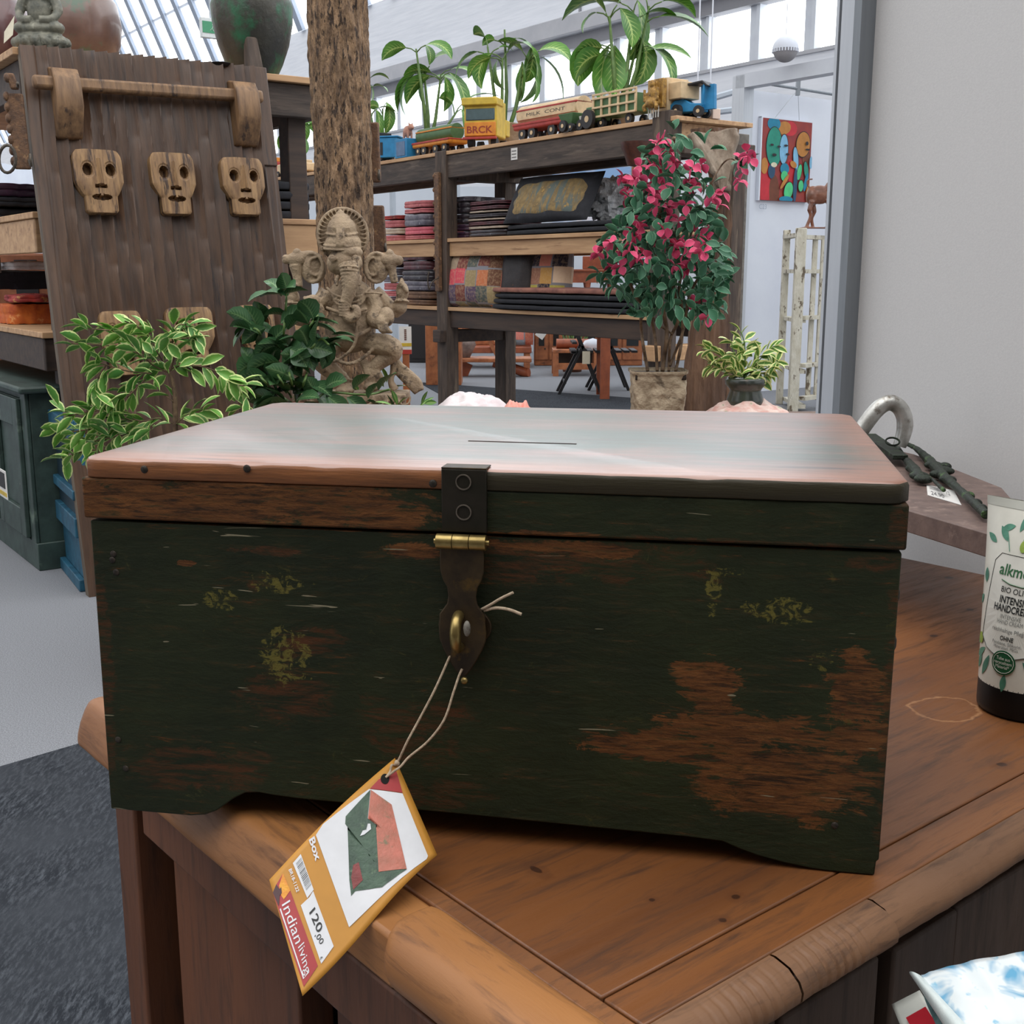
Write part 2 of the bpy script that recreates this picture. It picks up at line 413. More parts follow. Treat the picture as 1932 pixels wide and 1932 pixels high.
# ================================================================ SIDEBOARD UNDER THE BOX
ZTAB = H-.1134-.2377-.0005
TA = R(39.5)
TB = Vector((.029, .458, 0))
TM = Matrix.Translation(TB) @ Matrix.Rotation(TA, 4, 'Z')
TMi = TM.inverted()
def tl(px, py, z=ZTAB):
    p = TMi @ WZ(px, py, z); return p.x, p.y
def woodmat(name, c1, c2, c3, sc, s, rough, knots=True, coat=0, spec=.5, bump=.25, marks=(), rings=()):
    n = NT(name); co = n.co(sc)
    big = n.noise(n.co(tuple(x*.6 for x in sc)), s*.35, 4, .55, .6)
    fine = n.noise(co, s*3.2, 6, .7, .4)
    col = n.mix(n.ramp(big, .35, .68), c1, c2)
    col = n.mix(n.ramp(fine, .5, .75), col, c3)
    if knots:
        v = n.vor(n.co(tuple(max(.45, x) for x in sc), loc=(.3, .2, .1)), 5.5)
        col = n.mix(n.ramp(v, .03, .075, (1, 1, 1, 1), (0, 0, 0, 1)), col, tuple(x*.25 for x in c2[:3])+(1,))
    nk = n.noise(n.co(), 60, 4)
    for (x, y, rx, ry) in marks:
        col = n.mix(n.spot(x, y, rx, ry, nk, .5, .2, (0, 1)), col, tuple(v*.12 for v in c2[:3])+(1,))
        col = n.mix(n.math('MULTIPLY', n.spot(x, y, rx*2.4, ry*2.4, nk, .6, .3, (0, 1)), .4), col, c2)
    for (x, y, rx, ry) in rings:
        e = n.math('SUBTRACT', n.spot(x, y, rx, ry, nk, .25, .05, (0, 1)), n.spot(x, y, rx*.93, ry*.92, nk, .25, .05, (0, 1)), True)
        col = n.mix(n.math('MULTIPLY', e, .5), col, C(190, 140, 96))
    nr = n.bump(fine, bump, .0015)
    rr = n.ramp(fine, .3, .7, (rough,)*3+(1,), (min(1, rough+.2),)*3+(1,))
    return n.out(col, rr, nrm=nr, coat=coat, coatr=.25, spec=spec)
KN = [tl(935, 1808)+(.008, .005), tl(905, 1782)+(.004, .0025), tl(1388, 1692)+(.0035, .003), tl(1363, 1736)+(.003, .003), tl(1230, 1698)+(.002, .002), tl(1890, 1442)+(.005, .004), tl(1860, 1176)+(.006, .005), tl(1762, 1200)+(.006, .004), tl(1830, 1150)+(.005, .004), tl(1010, 1640)+(.003, .006), tl(1790, 1090)+(.006, .005), tl(1750, 1060)+(.01, .008)]
M_tabtop = woodmat('sideboard_top_wood', C(132, 82, 42), C(88, 52, 30), C(62, 40, 26), (.10, 1, 1), 34, .36, marks=KN, rings=[tl(1782, 1338)+(.036, .030)])
M_tabedge = woodmat('sideboard_edge_wood', C(168, 114, 64), C(120, 76, 44), C(92, 60, 38), (1, .12, 1), 34, .42)
M_tabend = woodmat('sideboard_end_wood', C(140, 90, 48), C(104, 64, 36), C(72, 46, 28), (.25, 1, 1), 40, .5)
M_tabrail = woodmat('sideboard_worn_rail', C(128, 92, 64), C(92, 64, 46), C(70, 50, 38), (.12, 1, 1), 40, .55, False)
M_tabpan = woodmat('sideboard_panel_wood', C(112, 66, 38), C(74, 42, 26), C(56, 34, 22), (1, 1, .1), 26, .5, False)
M_tabdark = woodmat('sideboard_front_wood', C(80, 58, 42), C(54, 39, 30), C(42, 31, 24), (1, 1, .12), 26, .6, False)
TW, TD = .985, .60
print('SEAM', tl(1400,1752), tl(1673,1592), tl(1760,1540), tl(1145,1890), tl(1100,1848))
sbd = thing('sideboard', 'brown wooden sideboard with worn moulded edges carrying the painted box', 'sideboard', mat=TM)
zt = ZTAB
# top boards run along x, an end board across them at the left edge
ys = [.055, .155, .300, .445, TD-.03]
s1 = tl(1400, 1752); s2 = tl(1760, 1540)
ysm = (s1[1]+s2[1])/2
yb = [.0065, ysm, TD-.02]
e1 = tl(1145, 1890)
xe = e1[0]
for i in range(2):
    m = MB().b2(xe+.0004, TW-.012, yb[i]+.0007, yb[i+1]-.0007, zt-.03, zt)
    obj('top_board', m, M_tabtop, sbd, bevel=.0012)
obj('end_board', MB().b2(.036, xe-.001, .0065, TD-.02, zt-.03, zt), M_tabend, sbd, bevel=.0012)
# front rail with a slightly wavy outer edge, in three butted lengths
def rail(x0, x1, seed, drop=0.0, y0=0.0):
    m = MB(); N = 60
    prof = [(.006, .0003), (.003, .0006), (-.006, -.0015), (-.0125, -.0065), (-.0150, -.0115), (-.0145, -.0165), (-.011, -.021), (-.006, -.023), (.006, -.023)]
    def fn(u, v):
        x = x0+(x1-x0)*u
        wob = .002*noise.noise(Vector((x*9, seed, 0)))+.0010*noise.noise(Vector((x*60, seed, 2)))
        k = v*(len(prof)-1); i = min(int(k), len(prof)-2); f = k-i
        y = prof[i][0]*(1-f)+prof[i+1][0]*f; z = prof[i][1]*(1-f)+prof[i+1][1]*f
        chis = .0008*max(0, sin(x*2*pi/.0075+2*noise.noise(Vector((x*30, 1, 0)))))*max(0, noise.noise(Vector((x*14+seed*3, 7, 0)))*3)
        if y < .002: y += wob+y0+chis; z -= chis*.7
        return (x, y, zt+z-drop)
    m.grid(fn, N*3, 16)
    o = obj('front_rail', m, M_tabrail, sbd, smooth=70); return o
g1 = tl(1500, 1828)[0]; g2 = tl(1678, 1716)[0]
for a, b, sd, y0 in ((.02, g1-.0008, 1, 0), (g1+.0008, g2-.0008, 2, -.001), (g2+.0008, TW, 3, .001)): rail(a, b, sd, 0, y0)
def mould(y0, y1, prof, name='edge_moulding', rnd=.012):
    m = MB(); L = y1-y0; xc = sum(p[0] for p in prof)/len(prof); zc = sum(p[1] for p in prof)/len(prof)
    def fn(u, v):
        y = y0+L*u; k = v*(len(prof)-1); i = min(int(k), len(prof)-2); f = k-i
        x = prof[i][0]*(1-f)+prof[i+1][0]*f; z = prof[i][1]*(1-f)+prof[i+1][1]*f
        e = min(u, 1-u)*L/rnd
        if e < 1:
            q = .55+.45*math.sqrt(max(0, 1-(1-e)**2)); x = prof[0][0]-(prof[0][0]-x)*q; z = zc+(z-zc)*(.3+.7*q)
        x += .0009*noise.noise(Vector((y*25, x*10, z*30)))
        return (x, y, zt+z)
    m.grid(fn, 60, 22)
    return obj(name, m, M_tabedge, sbd, smooth=60)
q2 = tl(655, 1778)
mould(q2[1]+.040, TD+.012, [(.040, .0004), (.02, .0012), (.006, .0018), (.0005, .0002), (-.004, -.006), (-.009, -.017), (-.012, -.027), (-.0125, -.033), (-.009, -.037), (0, -.038), (.04, -.038)])
mould(-.012, q2[1]-.002, [(.034, -.002), (.033, .004), (.028, .007), (.012, .0075), (.0, .006), (-.006, .0005), (-.0095, -.009), (-.009, -.019), (-.005, -.026), (.004, -.030), (.034, -.030)], rnd=.02)
obj('edge_moulding', MB().b2(.0, TW, TD-.02, TD+.010, zt-.032, zt), M_tabedge, sbd, bevel=.008, seg=3)
# carcass: corner legs, side panels, frieze
zb_ = zt-.034
for (x, y) in ((.012, TD-.062), (TW-.075, TD-.062), (TW-.075, .02), (.012, .02)):
    obj('leg', MB().b2(x, x+.06, y+(.012 if y > .3 else 0), y+.055, 0, zb_), M_tabpan, sbd, bevel=.003)
obj('side_panel', MB().b2(.026, .045, .29, TD-.092, .25, zb_), M_tabpan, sbd, bevel=.002)
obj('side_panel', MB().b2(.03, .045, .09, .262, .25, zb_), M_tabpan, sbd, bevel=.002)
obj('side_stile', MB().b2(.018, .03, .29, .345, .2, zb_-.02), M_tabpan, sbd, bevel=.002)
obj('moulding_inset', MB().b2(.0, .036, q2[1]-.01, q2[1]+.045, zt-.034, zt-.001), M_tabedge, sbd, bevel=.003)
obj('side_rail', MB().b2(.0, .04, .02, TD-.10, zb_-.045, zb_), M_tabpan, sbd, bevel=.002)
obj('carcass', MB().b2(.05, TW-.05, .03, TD-.03, .22, zb_-.001), plain('dark_interior', C(20, 14, 11), .9), sbd)
xs = [.075, g1-.002, g2+.022, TW-.08]
g2b = g2+.024
obj('front_panel', MB().b2(.075, g1, .0, .03, .2, zb_), M_tabdark, sbd, bevel=.002)
obj('front_panel', MB().b2(g1+.002, g2+.004, -.002, .03, .2, zb_), M_tabdark, sbd, bevel=.002)
obj('front_panel', MB().b2(g2+.016, g2+.085, -.004, .03, .2, zb_), M_tabdark, sbd, bevel=.002)
obj('front_panel', MB().b2(g2+.087, TW-.08, -.002, .03, .2, zb_), M_tabdark, sbd, bevel=.002)
obj('right_side_panel', MB().b2(TW-.05, TW-.035, .08, TD-.08, .2, zb_), M_tabpan, sbd)
# ================================================================ PAINTED BOX
YAW = -R(10.29); BW, BD, BH, LH = .5, .329, .2377, .0386
bo = Vector((-.2716, .7211, H-.1134-BH))
bx = thing('painted_box', 'old wooden box with worn dark green paint and brass hasp', 'box', loc=bo, rz=YAW)
def paint(name, patches, olive=()):
    n = NT(name)
    nz = n.noise(n.co((1, 1, 2.0)), 26, 7, .72, .5)
    nf = n.noise(n.co((.30, 1, 2.4)), 100, 6, .75, .3)
    ng = n.noise(n.co((.10, 1, 1.6)), 200, 5, .7)
    nmx = n.mix(.40, nz, nf)
    green = n.mix(n.ramp(n.noise(n.co(), 9, 5, .6), .35, .7), C(30, 36, 22), C(44, 50, 28))
    green = n.mix(n.ramp(nf, .52, .70), green, C(56, 50, 30))
    brown = n.mix(n.ramp(ng, .35, .7), C(120, 76, 40), C(78, 48, 26))
    brown = n.mix(n.ramp(nf, .48, .62), brown, C(48, 34, 22))
    speck = n.math('MULTIPLY', n.ramp(nf, .61, .69), n.ramp(nz, .44, .58))
    col = n.mix(speck, green, C(98, 60, 30))
    hard = soft = None
    for (x, z, rx, rz, k) in patches:
        s_ = n.spot(x, z, rx, rz, nmx, (1.6, 2.6, 3.2)[k-1], .14)
        if k == 3: soft = s_ if soft is None else n.math('MAXIMUM', soft, s_)
        else: hard = s_ if hard is None else n.math('MAXIMUM', hard, s_)
    if soft is not None: col = n.mix(n.math('MULTIPLY', soft, n.ramp(nf, .42, .6, (0, 0, 0, 1), (.75,)*3+(1,))), col, C(88, 50, 28))
    if hard is not None: col = n.mix(n.math('MULTIPLY', hard, n.ramp(nf, .34, .46, (.15,)*3+(1,), (1,)*3+(1,))), col, brown)
    om = n.ramp(n.noise(n.co(loc=(2, 5, 3)), 60, 6, .75, 1), .60, .66, (0, 0, 0, 1), (.35,)*3+(1,))
    om = n.math('MULTIPLY', om, n.ramp(nz, .5, .62))
    for (x, z, rx, rz) in olive: om = n.math('MAXIMUM', om, n.math('MULTIPLY', n.spot(x, z, rx, rz, nmx, 2.8, .1), n.ramp(n.noise(n.co(loc=(7, 5, 3)), 130, 4, .7, 1.5), .47, .56)))
    col = n.mix(n.math('MULTIPLY', om, .8), col, C(112, 104, 48))
    scr = n.ramp(n.noise(n.co((.25, 1, 3), loc=(1, 1, 9)), 70, 2, .5, 1.2), .725, .735)
    col = n.mix(scr, col, C(140, 132, 108))
    nr = n.bump(n.noise(n.co((.3, 1, 1)), 120, 5, .7), .5, .0014)
    nr = n.bump(nz, .35, .004, nr)
    return n.out(col, n.ramp(nf, .3, .7, (.55,)*3+(1,), (.8,)*3+(1,)), nrm=nr, spec=.22)
def body_paint():
    return paint('worn_green_paint', [(.440, .056, .056, .030, 1), (.36, .073, .045, .011, 2), (.393, .105, .020, .026, 2), (.478, .10, .018, .034, 2), (.42, .083, .06, .014, 2), (.484, .19, .016, .006, 3),
        (.25, .1985, .3, .0016, 2), (.305, .192, .05, .006, 1), (.214, .186, .022, .006, 1), (.27, .175, .03, .010, 3), (.068, .172, .006, .002, 2), (.125, .182, .025, .003, 3), (.11, .160, .006, .006, 3), (.13, .09, .035, .022, 3), (.21, .072, .04, .022, 3), (.06, .035, .05, .02, 3), (.105, .04, .016, .016, 3), (.145, .125, .02, .012, 3), (.32, .185, .09, .012, 3), (.20, .03, .06, .01, 3), (.005, .1, .007, .09, 3), (.497, .1, .006, .09, 3)],
        [(.125, .162, .022, .007), (.128, .116, .014, .020), (.143, .112, .006, .012), (.402, .181, .014, .004), (.394, .168, .004, .014), (.43, .160, .022, .006), (.455, .131, .009, .005), (.09, .15, .012, .006)])
M_body = body_paint()
M_lidf = paint('lid_paint', [(.10, -.022, .13, .03, 1), (.05, -.03, .1, .02, 1), (.18, -.03, .05, .012, 1), (.40, -.0375, .2, .0022, 3), (.497, -.026, .010, .03, 3), (.3, -.0375, .05, .002, 2)])
n = NT('lid_top_finish')
nf = n.noise(n.co((.12, 1, 1)), 90, 6, .7, .4); nb = n.noise(n.co((.35, 1, 1)), 10, 6, .68, .5)
col = n.mix(n.ramp(nb, .42, .6), C(52, 68, 54), C(126, 80, 62)); col = n.mix(n.ramp(nf, .5, .7), col, C(90, 78, 66))
ed = n.sep(n.tc.outputs['Object'])
em = n.math('MAXIMUM', n.ramp(n.math('ADD', ed[1], n.math('MULTIPLY', n.math('SUBTRACT', nb, .5), .05)), .018, .045, (1, 1, 1, 1), (0, 0, 0, 1)), n.ramp(n.math('ADD', ed[0], n.math('MULTIPLY', n.math('SUBTRACT', nb, .5), .08)), .465, .50))
col = n.mix(em, col, n.mix(n.ramp(nf, .4, .7), C(150, 92, 60), C(120, 72, 46)))
sc_ = n.ramp(n.noise(n.co((.05, 1, 1), loc=(0, 3, 0)), 150, 3, .5), .64, .68)
col = n.mix(sc_, col, C(58, 38, 30))
nr = n.bump(n.noise(n.co((.06, 1, 1)), 160, 5, .7), .45, .001)
nr = n.bump(nb, .22, .004, nr)
M_lidt = n.out(col, n.ramp(nf, .3, .75, (.34,)*3+(1,), (.5,)*3+(1,)), nrm=nr, spec=.9, coat=.8, coatr=.32)
M_lide = None
n = NT('lid_edge_wood'); ng = n.noise(n.co((.1, 1, 1.5)), 160, 6, .7)
x_ = n.sep(n.tc.outputs['Object'])
col = n.mix(n.ramp(ng, .38, .7), C(150, 94, 54), C(96, 60, 36))
gm = n.math('MULTIPLY', n.ramp(n.math('ADD', x_[0], n.math('MULTIPLY', n.math('SUBTRACT', n.noise(n.co(), 30, 4), .5), .03)), .240, .250), n.ramp(n.math('ADD', x_[2], n.math('MULTIPLY', n.math('SUBTRACT', n.noise(n.co((1, 1, 2)), 60, 4), .5), .012)), -.0085, -.0062, (1, 1, 1, 1), (0, 0, 0, 1)))
col = n.mix(gm, col, C(52, 46, 28))
M_lide = n.out(col, .5, nrm=n.bump(ng, .5, .0015), spec=.4)
# body: front board with bracket feet cut out of its lower edge
zs = BH-LH-.0018
out = [(.003, 0), (.060, .0), (.070, .0015), (.078, .005), (.084, .0095), (.091, .0150), (.099, .0195), (.108, .0205), (.118, .0195), (.135, .0185), (.25, .0170), (.385, .0145), (.405, .0135), (.414, .0100), (.426, .0062), (.442, .003), (.458, .0008), (.47, 0), (.4945, 0), (.495, .009), (.4965, .010), (.4975, zs), (.0035, zs)]
fo = obj('front_board', MB().prism(out, .003, .020), M_body, bx, bevel=.0016)
def sideb(x0, x1):
    m = MB(); o2 = [(BD-.004, 0), (BD-.05, 0), (BD-.07, .012), (.08, .012), (.06, 0), (.020, 0), (.020, zs), (BD-.004, zs)]
    vs = [(x0, y, z) for y, z in o2]+[(x1, y, z) for y, z in o2]; k = len(o2)
    m.add(vs, [list(range(k)), list(range(k, 2*k))[::-1]]+[(i, (i+1) % k, k+(i+1) % k, k+i) for i in range(k)]); return m
obj('side_board', sideb(.003, .018), M_body, bx, bevel=.001)
obj('side_board', sideb(BW-.018, BW-.003), M_body, bx, bevel=.001)
obj('back_board', MB().b2(.018, BW-.018, BD-.018, BD-.004, .002, zs), M_body, bx)
obj('bottom_board', MB().b2(.018, BW-.018, .02, BD-.018, .021, .03), M_body, bx)
ld = thing('lid', '', '', loc=(0, 0, BH)); ld.parent = bx
for k in ('label', 'category'): del ld[k]
ldf = obj('lid_frame', MB().b2(.0005, .4995, .001, .017, -LH, -.0125), M_lidf, ld, bevel=.0014)
mm = MB().b2(.0015, .016, .017, BD-.01, -LH, -.0125); mm.b2(.484, .4985, .017, BD-.01, -LH, -.0125); mm.b2(.0015, .4985, BD-.016, BD-.002, -LH, -.0125)
obj('lid_sides', mm, M_lidf, ld, bevel=.001)
# lid top as a softly worn slab (rounded corners, gently irregular front edge)
def slab():
    m = MB(); N = 90; rr = .010
    out = []
    for i in range(N+1):
        x = BW*i/N; e = min(x, BW-x); y = 0
        if e < rr: y = rr-math.sqrt(max(0, rr*rr-(rr-e)**2))
        y += .0009*noise.noise(Vector((x*22, 1, 0)))+.0004*noise.noise(Vector((x*110, 3, 0)))
        if x > .25: y += .0007*max(0, noise.noise(Vector((x*60, 8, 0))))
        out.append((x, y))
    for i in range(1, 12): out.append((BW, rr+(BD-2*rr)*i/12))
    for i in range(N+1):
        x = BW-BW*i/N; e = min(x, BW-x); y = BD
        if e < rr: y = BD-rr+math.sqrt(max(0, rr*rr-(rr-e)**2))
        out.append((x, y))
    for i in range(1, 12): out.append((0, BD-rr-(BD-2*rr)*i/12))
    n_ = len(out); c0 = (BW/2, BD/2)
    rings = [(-.0122, .0006), (-.0115, 0), (-.0032, 0), (-.0012, .0009), (-.0003, .0024), (0, .005)]
    vs = []
    for z, ins in rings:
        for i, (x, y) in enumerate(out):
            dx = ins if x < .02 else (-ins if x > BW-.02 else 0); dy = ins if y < .02 else (-ins if y > BD-.02 else 0)
            zz = z
            if y < .02 and z > -.004 and z < 0: zz = z-.0014*max(0, noise.noise(Vector((x*40, 5, 1))))
            vs.append((x+dx, y+dy, zz))
    fs = [list(range(n_))[::-1], list(range((len(rings)-1)*n_, len(rings)*n_))]
    for r_ in range(len(rings)-1):
        for i in range(n_): j = (i+1) % n_; fs.append((r_*n_+i, r_*n_+j, (r_+1)*n_+j, (r_+1)*n_+i))
    m.add(vs, fs); return m
tp = obj('lid_top', slab(), M_lide, ld, smooth=50)
tp.data.materials.append(M_lidt)
for p in tp.data.polygons:
    if p.normal.z > .75: p.material_index = 1
for p in tp.data.polygons: pass
# splits and nail heads in the front edge and top
M_nail = mott('old_nail', C(70, 62, 54), C(40, 36, 32), s=300, metal=.5, rough=.6)
for x, z, y in ((.0445, -.006, -.0002), (.112, -.0035, -.0002), (.2285, -.009, -.0003)):
    obj('nail_head', MB().ell((x, y, z), (.0025, .0008, .0025), 8), M_nail, ld, smooth=60)
nm = MB()
nm.box((.262, .115, .0001), (.075, .0022, .0004), Matrix.Rotation(-.02, 3, 'Z'))
obj('split', nm, plain('dark_split', C(46, 26, 20), .9), ld)
# hasp
HX = .0150
M_brassd = mott('tarnished_brass', C(74, 60, 40), C(46, 38, 30), C(96, 74, 36), s=60, rough=.48, metal=.55, bump=.15, bd=.0008)
M_brass = mott('polished_brass', C(176, 154, 98), C(132, 114, 70), s=80, rough=.34, metal=.85, bump=.1, bd=.0005)
hs = obj('hasp', MB().b2(.2190, .2462, -.0022, .0012, -LH+.001, .0004), mott('dark_strap', C(50, 44, 36), C(38, 36, 26), s=60, rough=.5, metal=.5, bump=.2, bd=.001), ld, bevel=.0006)
hs.location.x = HX
hs2 = obj('hasp_turnover', MB().b2(.2190, .2462, -.0022, .012, .0003, .0014), M_brassd, hs, bevel=.0004)
r1 = MB()
for z in (-.0072, -.0253):
    pts = [(.2325+.0044*cos(a), -.0026, z+.0044*sin(a)) for a in [i*2*pi/24 for i in range(24)]]
    r1.tube(pts, .0005, 5, closed=True)
obj('screw_ring', r1, mott('pale_screw', C(130, 120, 108), C(90, 84, 76), s=80, metal=.6, rough=.4), hs, smooth=60)
zk = -.0425
for i in range(3):
    x0 = .2168+i*.0101
    m = MB().tube([(x0, -.0058, zk), (x0+.0096, -.0058, zk)], .0046, 18); obj('hinge_knuckle', m, M_brass, hs, smooth=50)
obj('hinge_pin', MB().tube([(.2152, -.0058, zk), (.2485, -.0058, zk)], .0018, 10), M_brass, hs, smooth=50)
cx = .2318
half = [(.0130, -.0490), (.0134, -.056), (.0132, -.065), (.0118, -.071), (.0092, -.076), (.0085, -.082), (.0092, -.087), (.0120, -.0915), (.0140, -.0945), (.0140, -.100), (.0146, -.106), (.0142, -.112), (.0118, -.119), (.0085, -.126), (.0050, -.1325), (.0022, -.1365)]
half = [(a_, -.046+(b_+.049)*.907) for a_, b_ in half]
hout = [(cx-a, b) for a, b in half]+[(cx+.001, -.1267)]+[(cx+a, b) for a, b in half[::-1]]
lp = obj('hasp_plate', MB().prism(hout, -.0062, -.0040), M_brassd, hs, bevel=.0007)
st = MB()
pts = [(cx+.0008, .003, zk-.060), (cx+.0004, -.010, zk-.0595), (cx, -.0155, zk-.055), (cx, -.0155, zk-.0500), (cx+.0004, -.010, zk-.0455), (cx+.0008, .003, zk-.0450)]
pts = [(cx-.002, .003, -.089), (cx-.002, -.009, -.0895), (cx-.002, -.0145, -.093), (cx-.002, -.0165, -.099), (cx-.002, -.0145, -.105), (cx-.002, -.009, -.1085), (cx-.002, .003, -.109)]
st.tube(smoothpath(pts, 5), .0034, 12, flat=1)
obj('staple', st, M_brass, bx, smooth=60).location = (HX, 0, BH+.0015)
bp_out = [(cx+.0165*cos(a), -.1005+.0125*sin(a)) for a in [i*2*pi/28 for i in range(28)]]
o = obj('backplate', MB().prism(bp_out, .0006, .0032), M_brassd, bx, bevel=.0006); o.location = (HX, 0, BH+.004)
o = obj('tip_knob', MB().ell((cx+.001, -.006, -.1285), (.0024, .0022, .0024), 10), M_brass, hs, smooth=60)
for x, z in ((.018, .176), (.017, .172), (.019, .164), (.016, .030), (.47, .03), (.012, .05)):
    obj('nail_head', MB().ell((x, .0028, z), (.0022, .0006, .0022), 8), M_nail, bx, smooth=60)
# side handle plate seen edge-on at the right
sh = MB(); sh.b2(BW-.003, BW-.0005, .02, .06, .085, .185); sh.ell((BW, .035, .165), (.003, .006, .006), 8); sh.ell((BW, .035, .135), (.003, .006, .006), 8)
obj('side_plate', sh, M_nail, bx, bevel=.0005)
# ================================================================ SHELVING, CARVED DOOR, TRUNK, STATUE
M_old = mott('weathered_timber', C(84, 70, 60), C(56, 46, 40), C(104, 90, 76), sc=(1, 1, .12), s=40, rough=.75, bump=.4, bd=.004)
M_oldx = mott('weathered_beam', C(84, 72, 64), C(54, 46, 42), C(98, 86, 76), sc=(.1, 1, 1), s=40, rough=.75, bump=.4, bd=.004)
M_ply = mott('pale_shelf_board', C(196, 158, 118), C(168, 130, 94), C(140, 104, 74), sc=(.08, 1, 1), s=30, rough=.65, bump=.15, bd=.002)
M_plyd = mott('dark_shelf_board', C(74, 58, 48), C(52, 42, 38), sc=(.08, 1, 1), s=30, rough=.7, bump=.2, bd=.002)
M_bracket = mott('grey_bracket', C(118, 112, 104), C(92, 86, 80), s=30, rough=.7, bump=.2)
ZL = [1.008, 1.495, 2.10]
F0 = W(1240, 219, 6.77); F0.z = 0
ZTOP = W(1240, 219, 6.77).z
F1 = W(832, 283, 8.67); F1.z = 0
LB = (F1-F0).dot(U)
F0 = F1-U*LB
print('B', F0, F1, LB, ZTOP)
# unit B: local x = -U (toward the near right post), y = V (away); origin at the near right front post
shb = thing('shelving_unit', 'long weathered timber shelving unit with toy vehicles along its top', 'shelving unit', loc=F0, rz=RU)
DB = .60; pw = .14
for i, x in enumerate((0, -LB, -2*LB-.1, -3*LB)):
    obj('post', MB().b2(x-pw/2, x+pw/2, -.01, .09, 0, ZTOP-(.0 if i else -.03)), M_old, shb, bevel=.006)
    obj('post', MB().b2(x-pw/2, x+pw/2, DB-.09, DB+.01, 0, ZTOP-.02-.12), M_old, shb, bevel=.006)
    obj('cross_bearer', MB().b2(x-pw/2-.01, x+pw/2+.02, .09, DB+.06, ZTOP-.2, ZTOP-.12), M_old, shb, bevel=.006)
    obj('cross_bearer', MB().b2(x-.05, x+.05, -.06, DB, ZL[0]-.26, ZL[0]-.17), M_ply if i != 1 else M_plyd, shb, bevel=.006)
XE = -3*LB
obj('top_board', MB().b2(XE-.1, pw/2+.05, -.0, DB, ZTOP-.03, ZTOP-.005), M_ply, shb, bevel=.003)
obj('top_beam', MB().b2(XE, -.06, .012, .06, ZTOP-.19, ZTOP-.031), M_oldx, shb, bevel=.006)
obj('top_beam', MB().b2(XE, -.06, DB-.06, DB-.012, ZTOP-.17, ZTOP-.031), M_oldx, shb, bevel=.006)
obj('end_beam', MB().b2(-.02, .06, .09, DB-.05, ZTOP-.14, ZTOP-.031), M_ply, shb, bevel=.004)
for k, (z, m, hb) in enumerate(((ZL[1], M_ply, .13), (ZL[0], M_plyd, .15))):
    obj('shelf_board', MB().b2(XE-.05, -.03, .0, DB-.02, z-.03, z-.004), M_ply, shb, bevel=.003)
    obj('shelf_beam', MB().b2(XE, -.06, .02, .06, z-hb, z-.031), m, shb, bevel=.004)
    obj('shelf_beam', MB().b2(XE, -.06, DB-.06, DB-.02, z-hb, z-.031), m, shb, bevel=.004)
obj('end_post', MB().b2(-.06, .0, DB, DB+.1, 0, ZTOP-.05), M_bracket, shb, bevel=.004)
st = obj('sticker', MB().b2(-1.46, -1.39, .009, .0115, ZTOP-.125, ZTOP-.05), plain('paper_white', C(216, 214, 210), .8), shb)
m = MB()
for k in range(3): m.b2(-1.45, -1.40, .0075, .0088, ZTOP-.112+k*.02, ZTOP-.106+k*.02)
obj('print', m, plain('print_grey', C(110, 108, 106), .8), st)
st['kind'] = 'part'; del st['kind']
# unit A on the left, carrying the jars
A0 = W(40, 92, 4.80); ZA = A0.z; A0.z = 0
sha = thing('shelving_unit', 'tall timber shelving unit behind the carved door with big jars on top', 'shelving unit', loc=A0, rz=RV)
WA = 1.28; LA = 2.6
print('A', A0, ZA)
obj('top_board', MB().b2(-.04, WA, -.03, LA, ZA-.028, ZA), M_ply, sha, bevel=.003)
for (x0, x1, y0, y1) in ((0, WA, .0, .05), (0, .05, .06, LA), (WA-.05, WA, .05, LA), (.6, .66, .05, LA)):
    obj('top_beam', MB().b2(x0, x1, y0, y1, ZA-.17, ZA-.03), M_oldx if y1 < .1 else M_plyd, sha, bevel=.005)
za1 = W(20, 398, 4.75).z; za0 = W(40, 628, 4.75).z; print('A levels', za1, za0)
for k, z in enumerate((za1, za0)):
    obj('shelf_board', MB().b2(-.01, WA-.02, -.01, LA, z-.025, z), M_ply, sha, bevel=.003)
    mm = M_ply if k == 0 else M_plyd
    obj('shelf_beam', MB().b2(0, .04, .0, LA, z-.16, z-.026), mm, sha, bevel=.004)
    obj('shelf_beam', MB().b2(0, WA-.04, .0, .04, z-.16, z-.026), mm, sha, bevel=.004)
    obj('shelf_beam', MB().b2(WA-.05, WA-.01, .05, LA, z-.16, z-.026), mm, sha, bevel=.004)
for (x, y) in ((.07, .06), (WA-.14, .06), (.07, 1.9), (WA-.14, 1.9)):
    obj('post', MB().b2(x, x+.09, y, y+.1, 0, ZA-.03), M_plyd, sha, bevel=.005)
obj('cross_bearer', MB().b2(-.03, .12, 1.2, 1.27, za1-.24, za1-.16), M_bracket, sha, bevel=.004)
# ---------------------------------------------------------------- carved door leaning on unit A
BL = W(168, 1128, 4.42); BL.z = .0
TLp = A0+Vector((-sin(AZ)*-.02, 0, 0)); TLp = W(36, 84, 4.74)
ex = Vector((cos(R(34)), sin(R(34)), 0))
ezd = (TLp-BL); DH = ezd.length; ez = ezd.normalized(); ex = (ex-ez*ex.dot(ez)).normalized(); ey = ez.cross(ex)
DM = Matrix((( ex.x, ey.x, ez.x, BL.x), (ex.y, ey.y, ez.y, BL.y), (ex.z, ey.z, ez.z, BL.z), (0, 0, 0, 1)))
DMi = DM.inverted()
def dl(px, py):
    p = DMi @ hit(px, py, BL, ey); return p.x, p.z
DW = dl(500, 130)[0]; print('door', DH, DW, dl(530, 600), dl(497, 128))
door = thing('carved_door', 'large dark wooden door panel with fluted carving leaning against the shelving', 'carved panel', mat=DM)
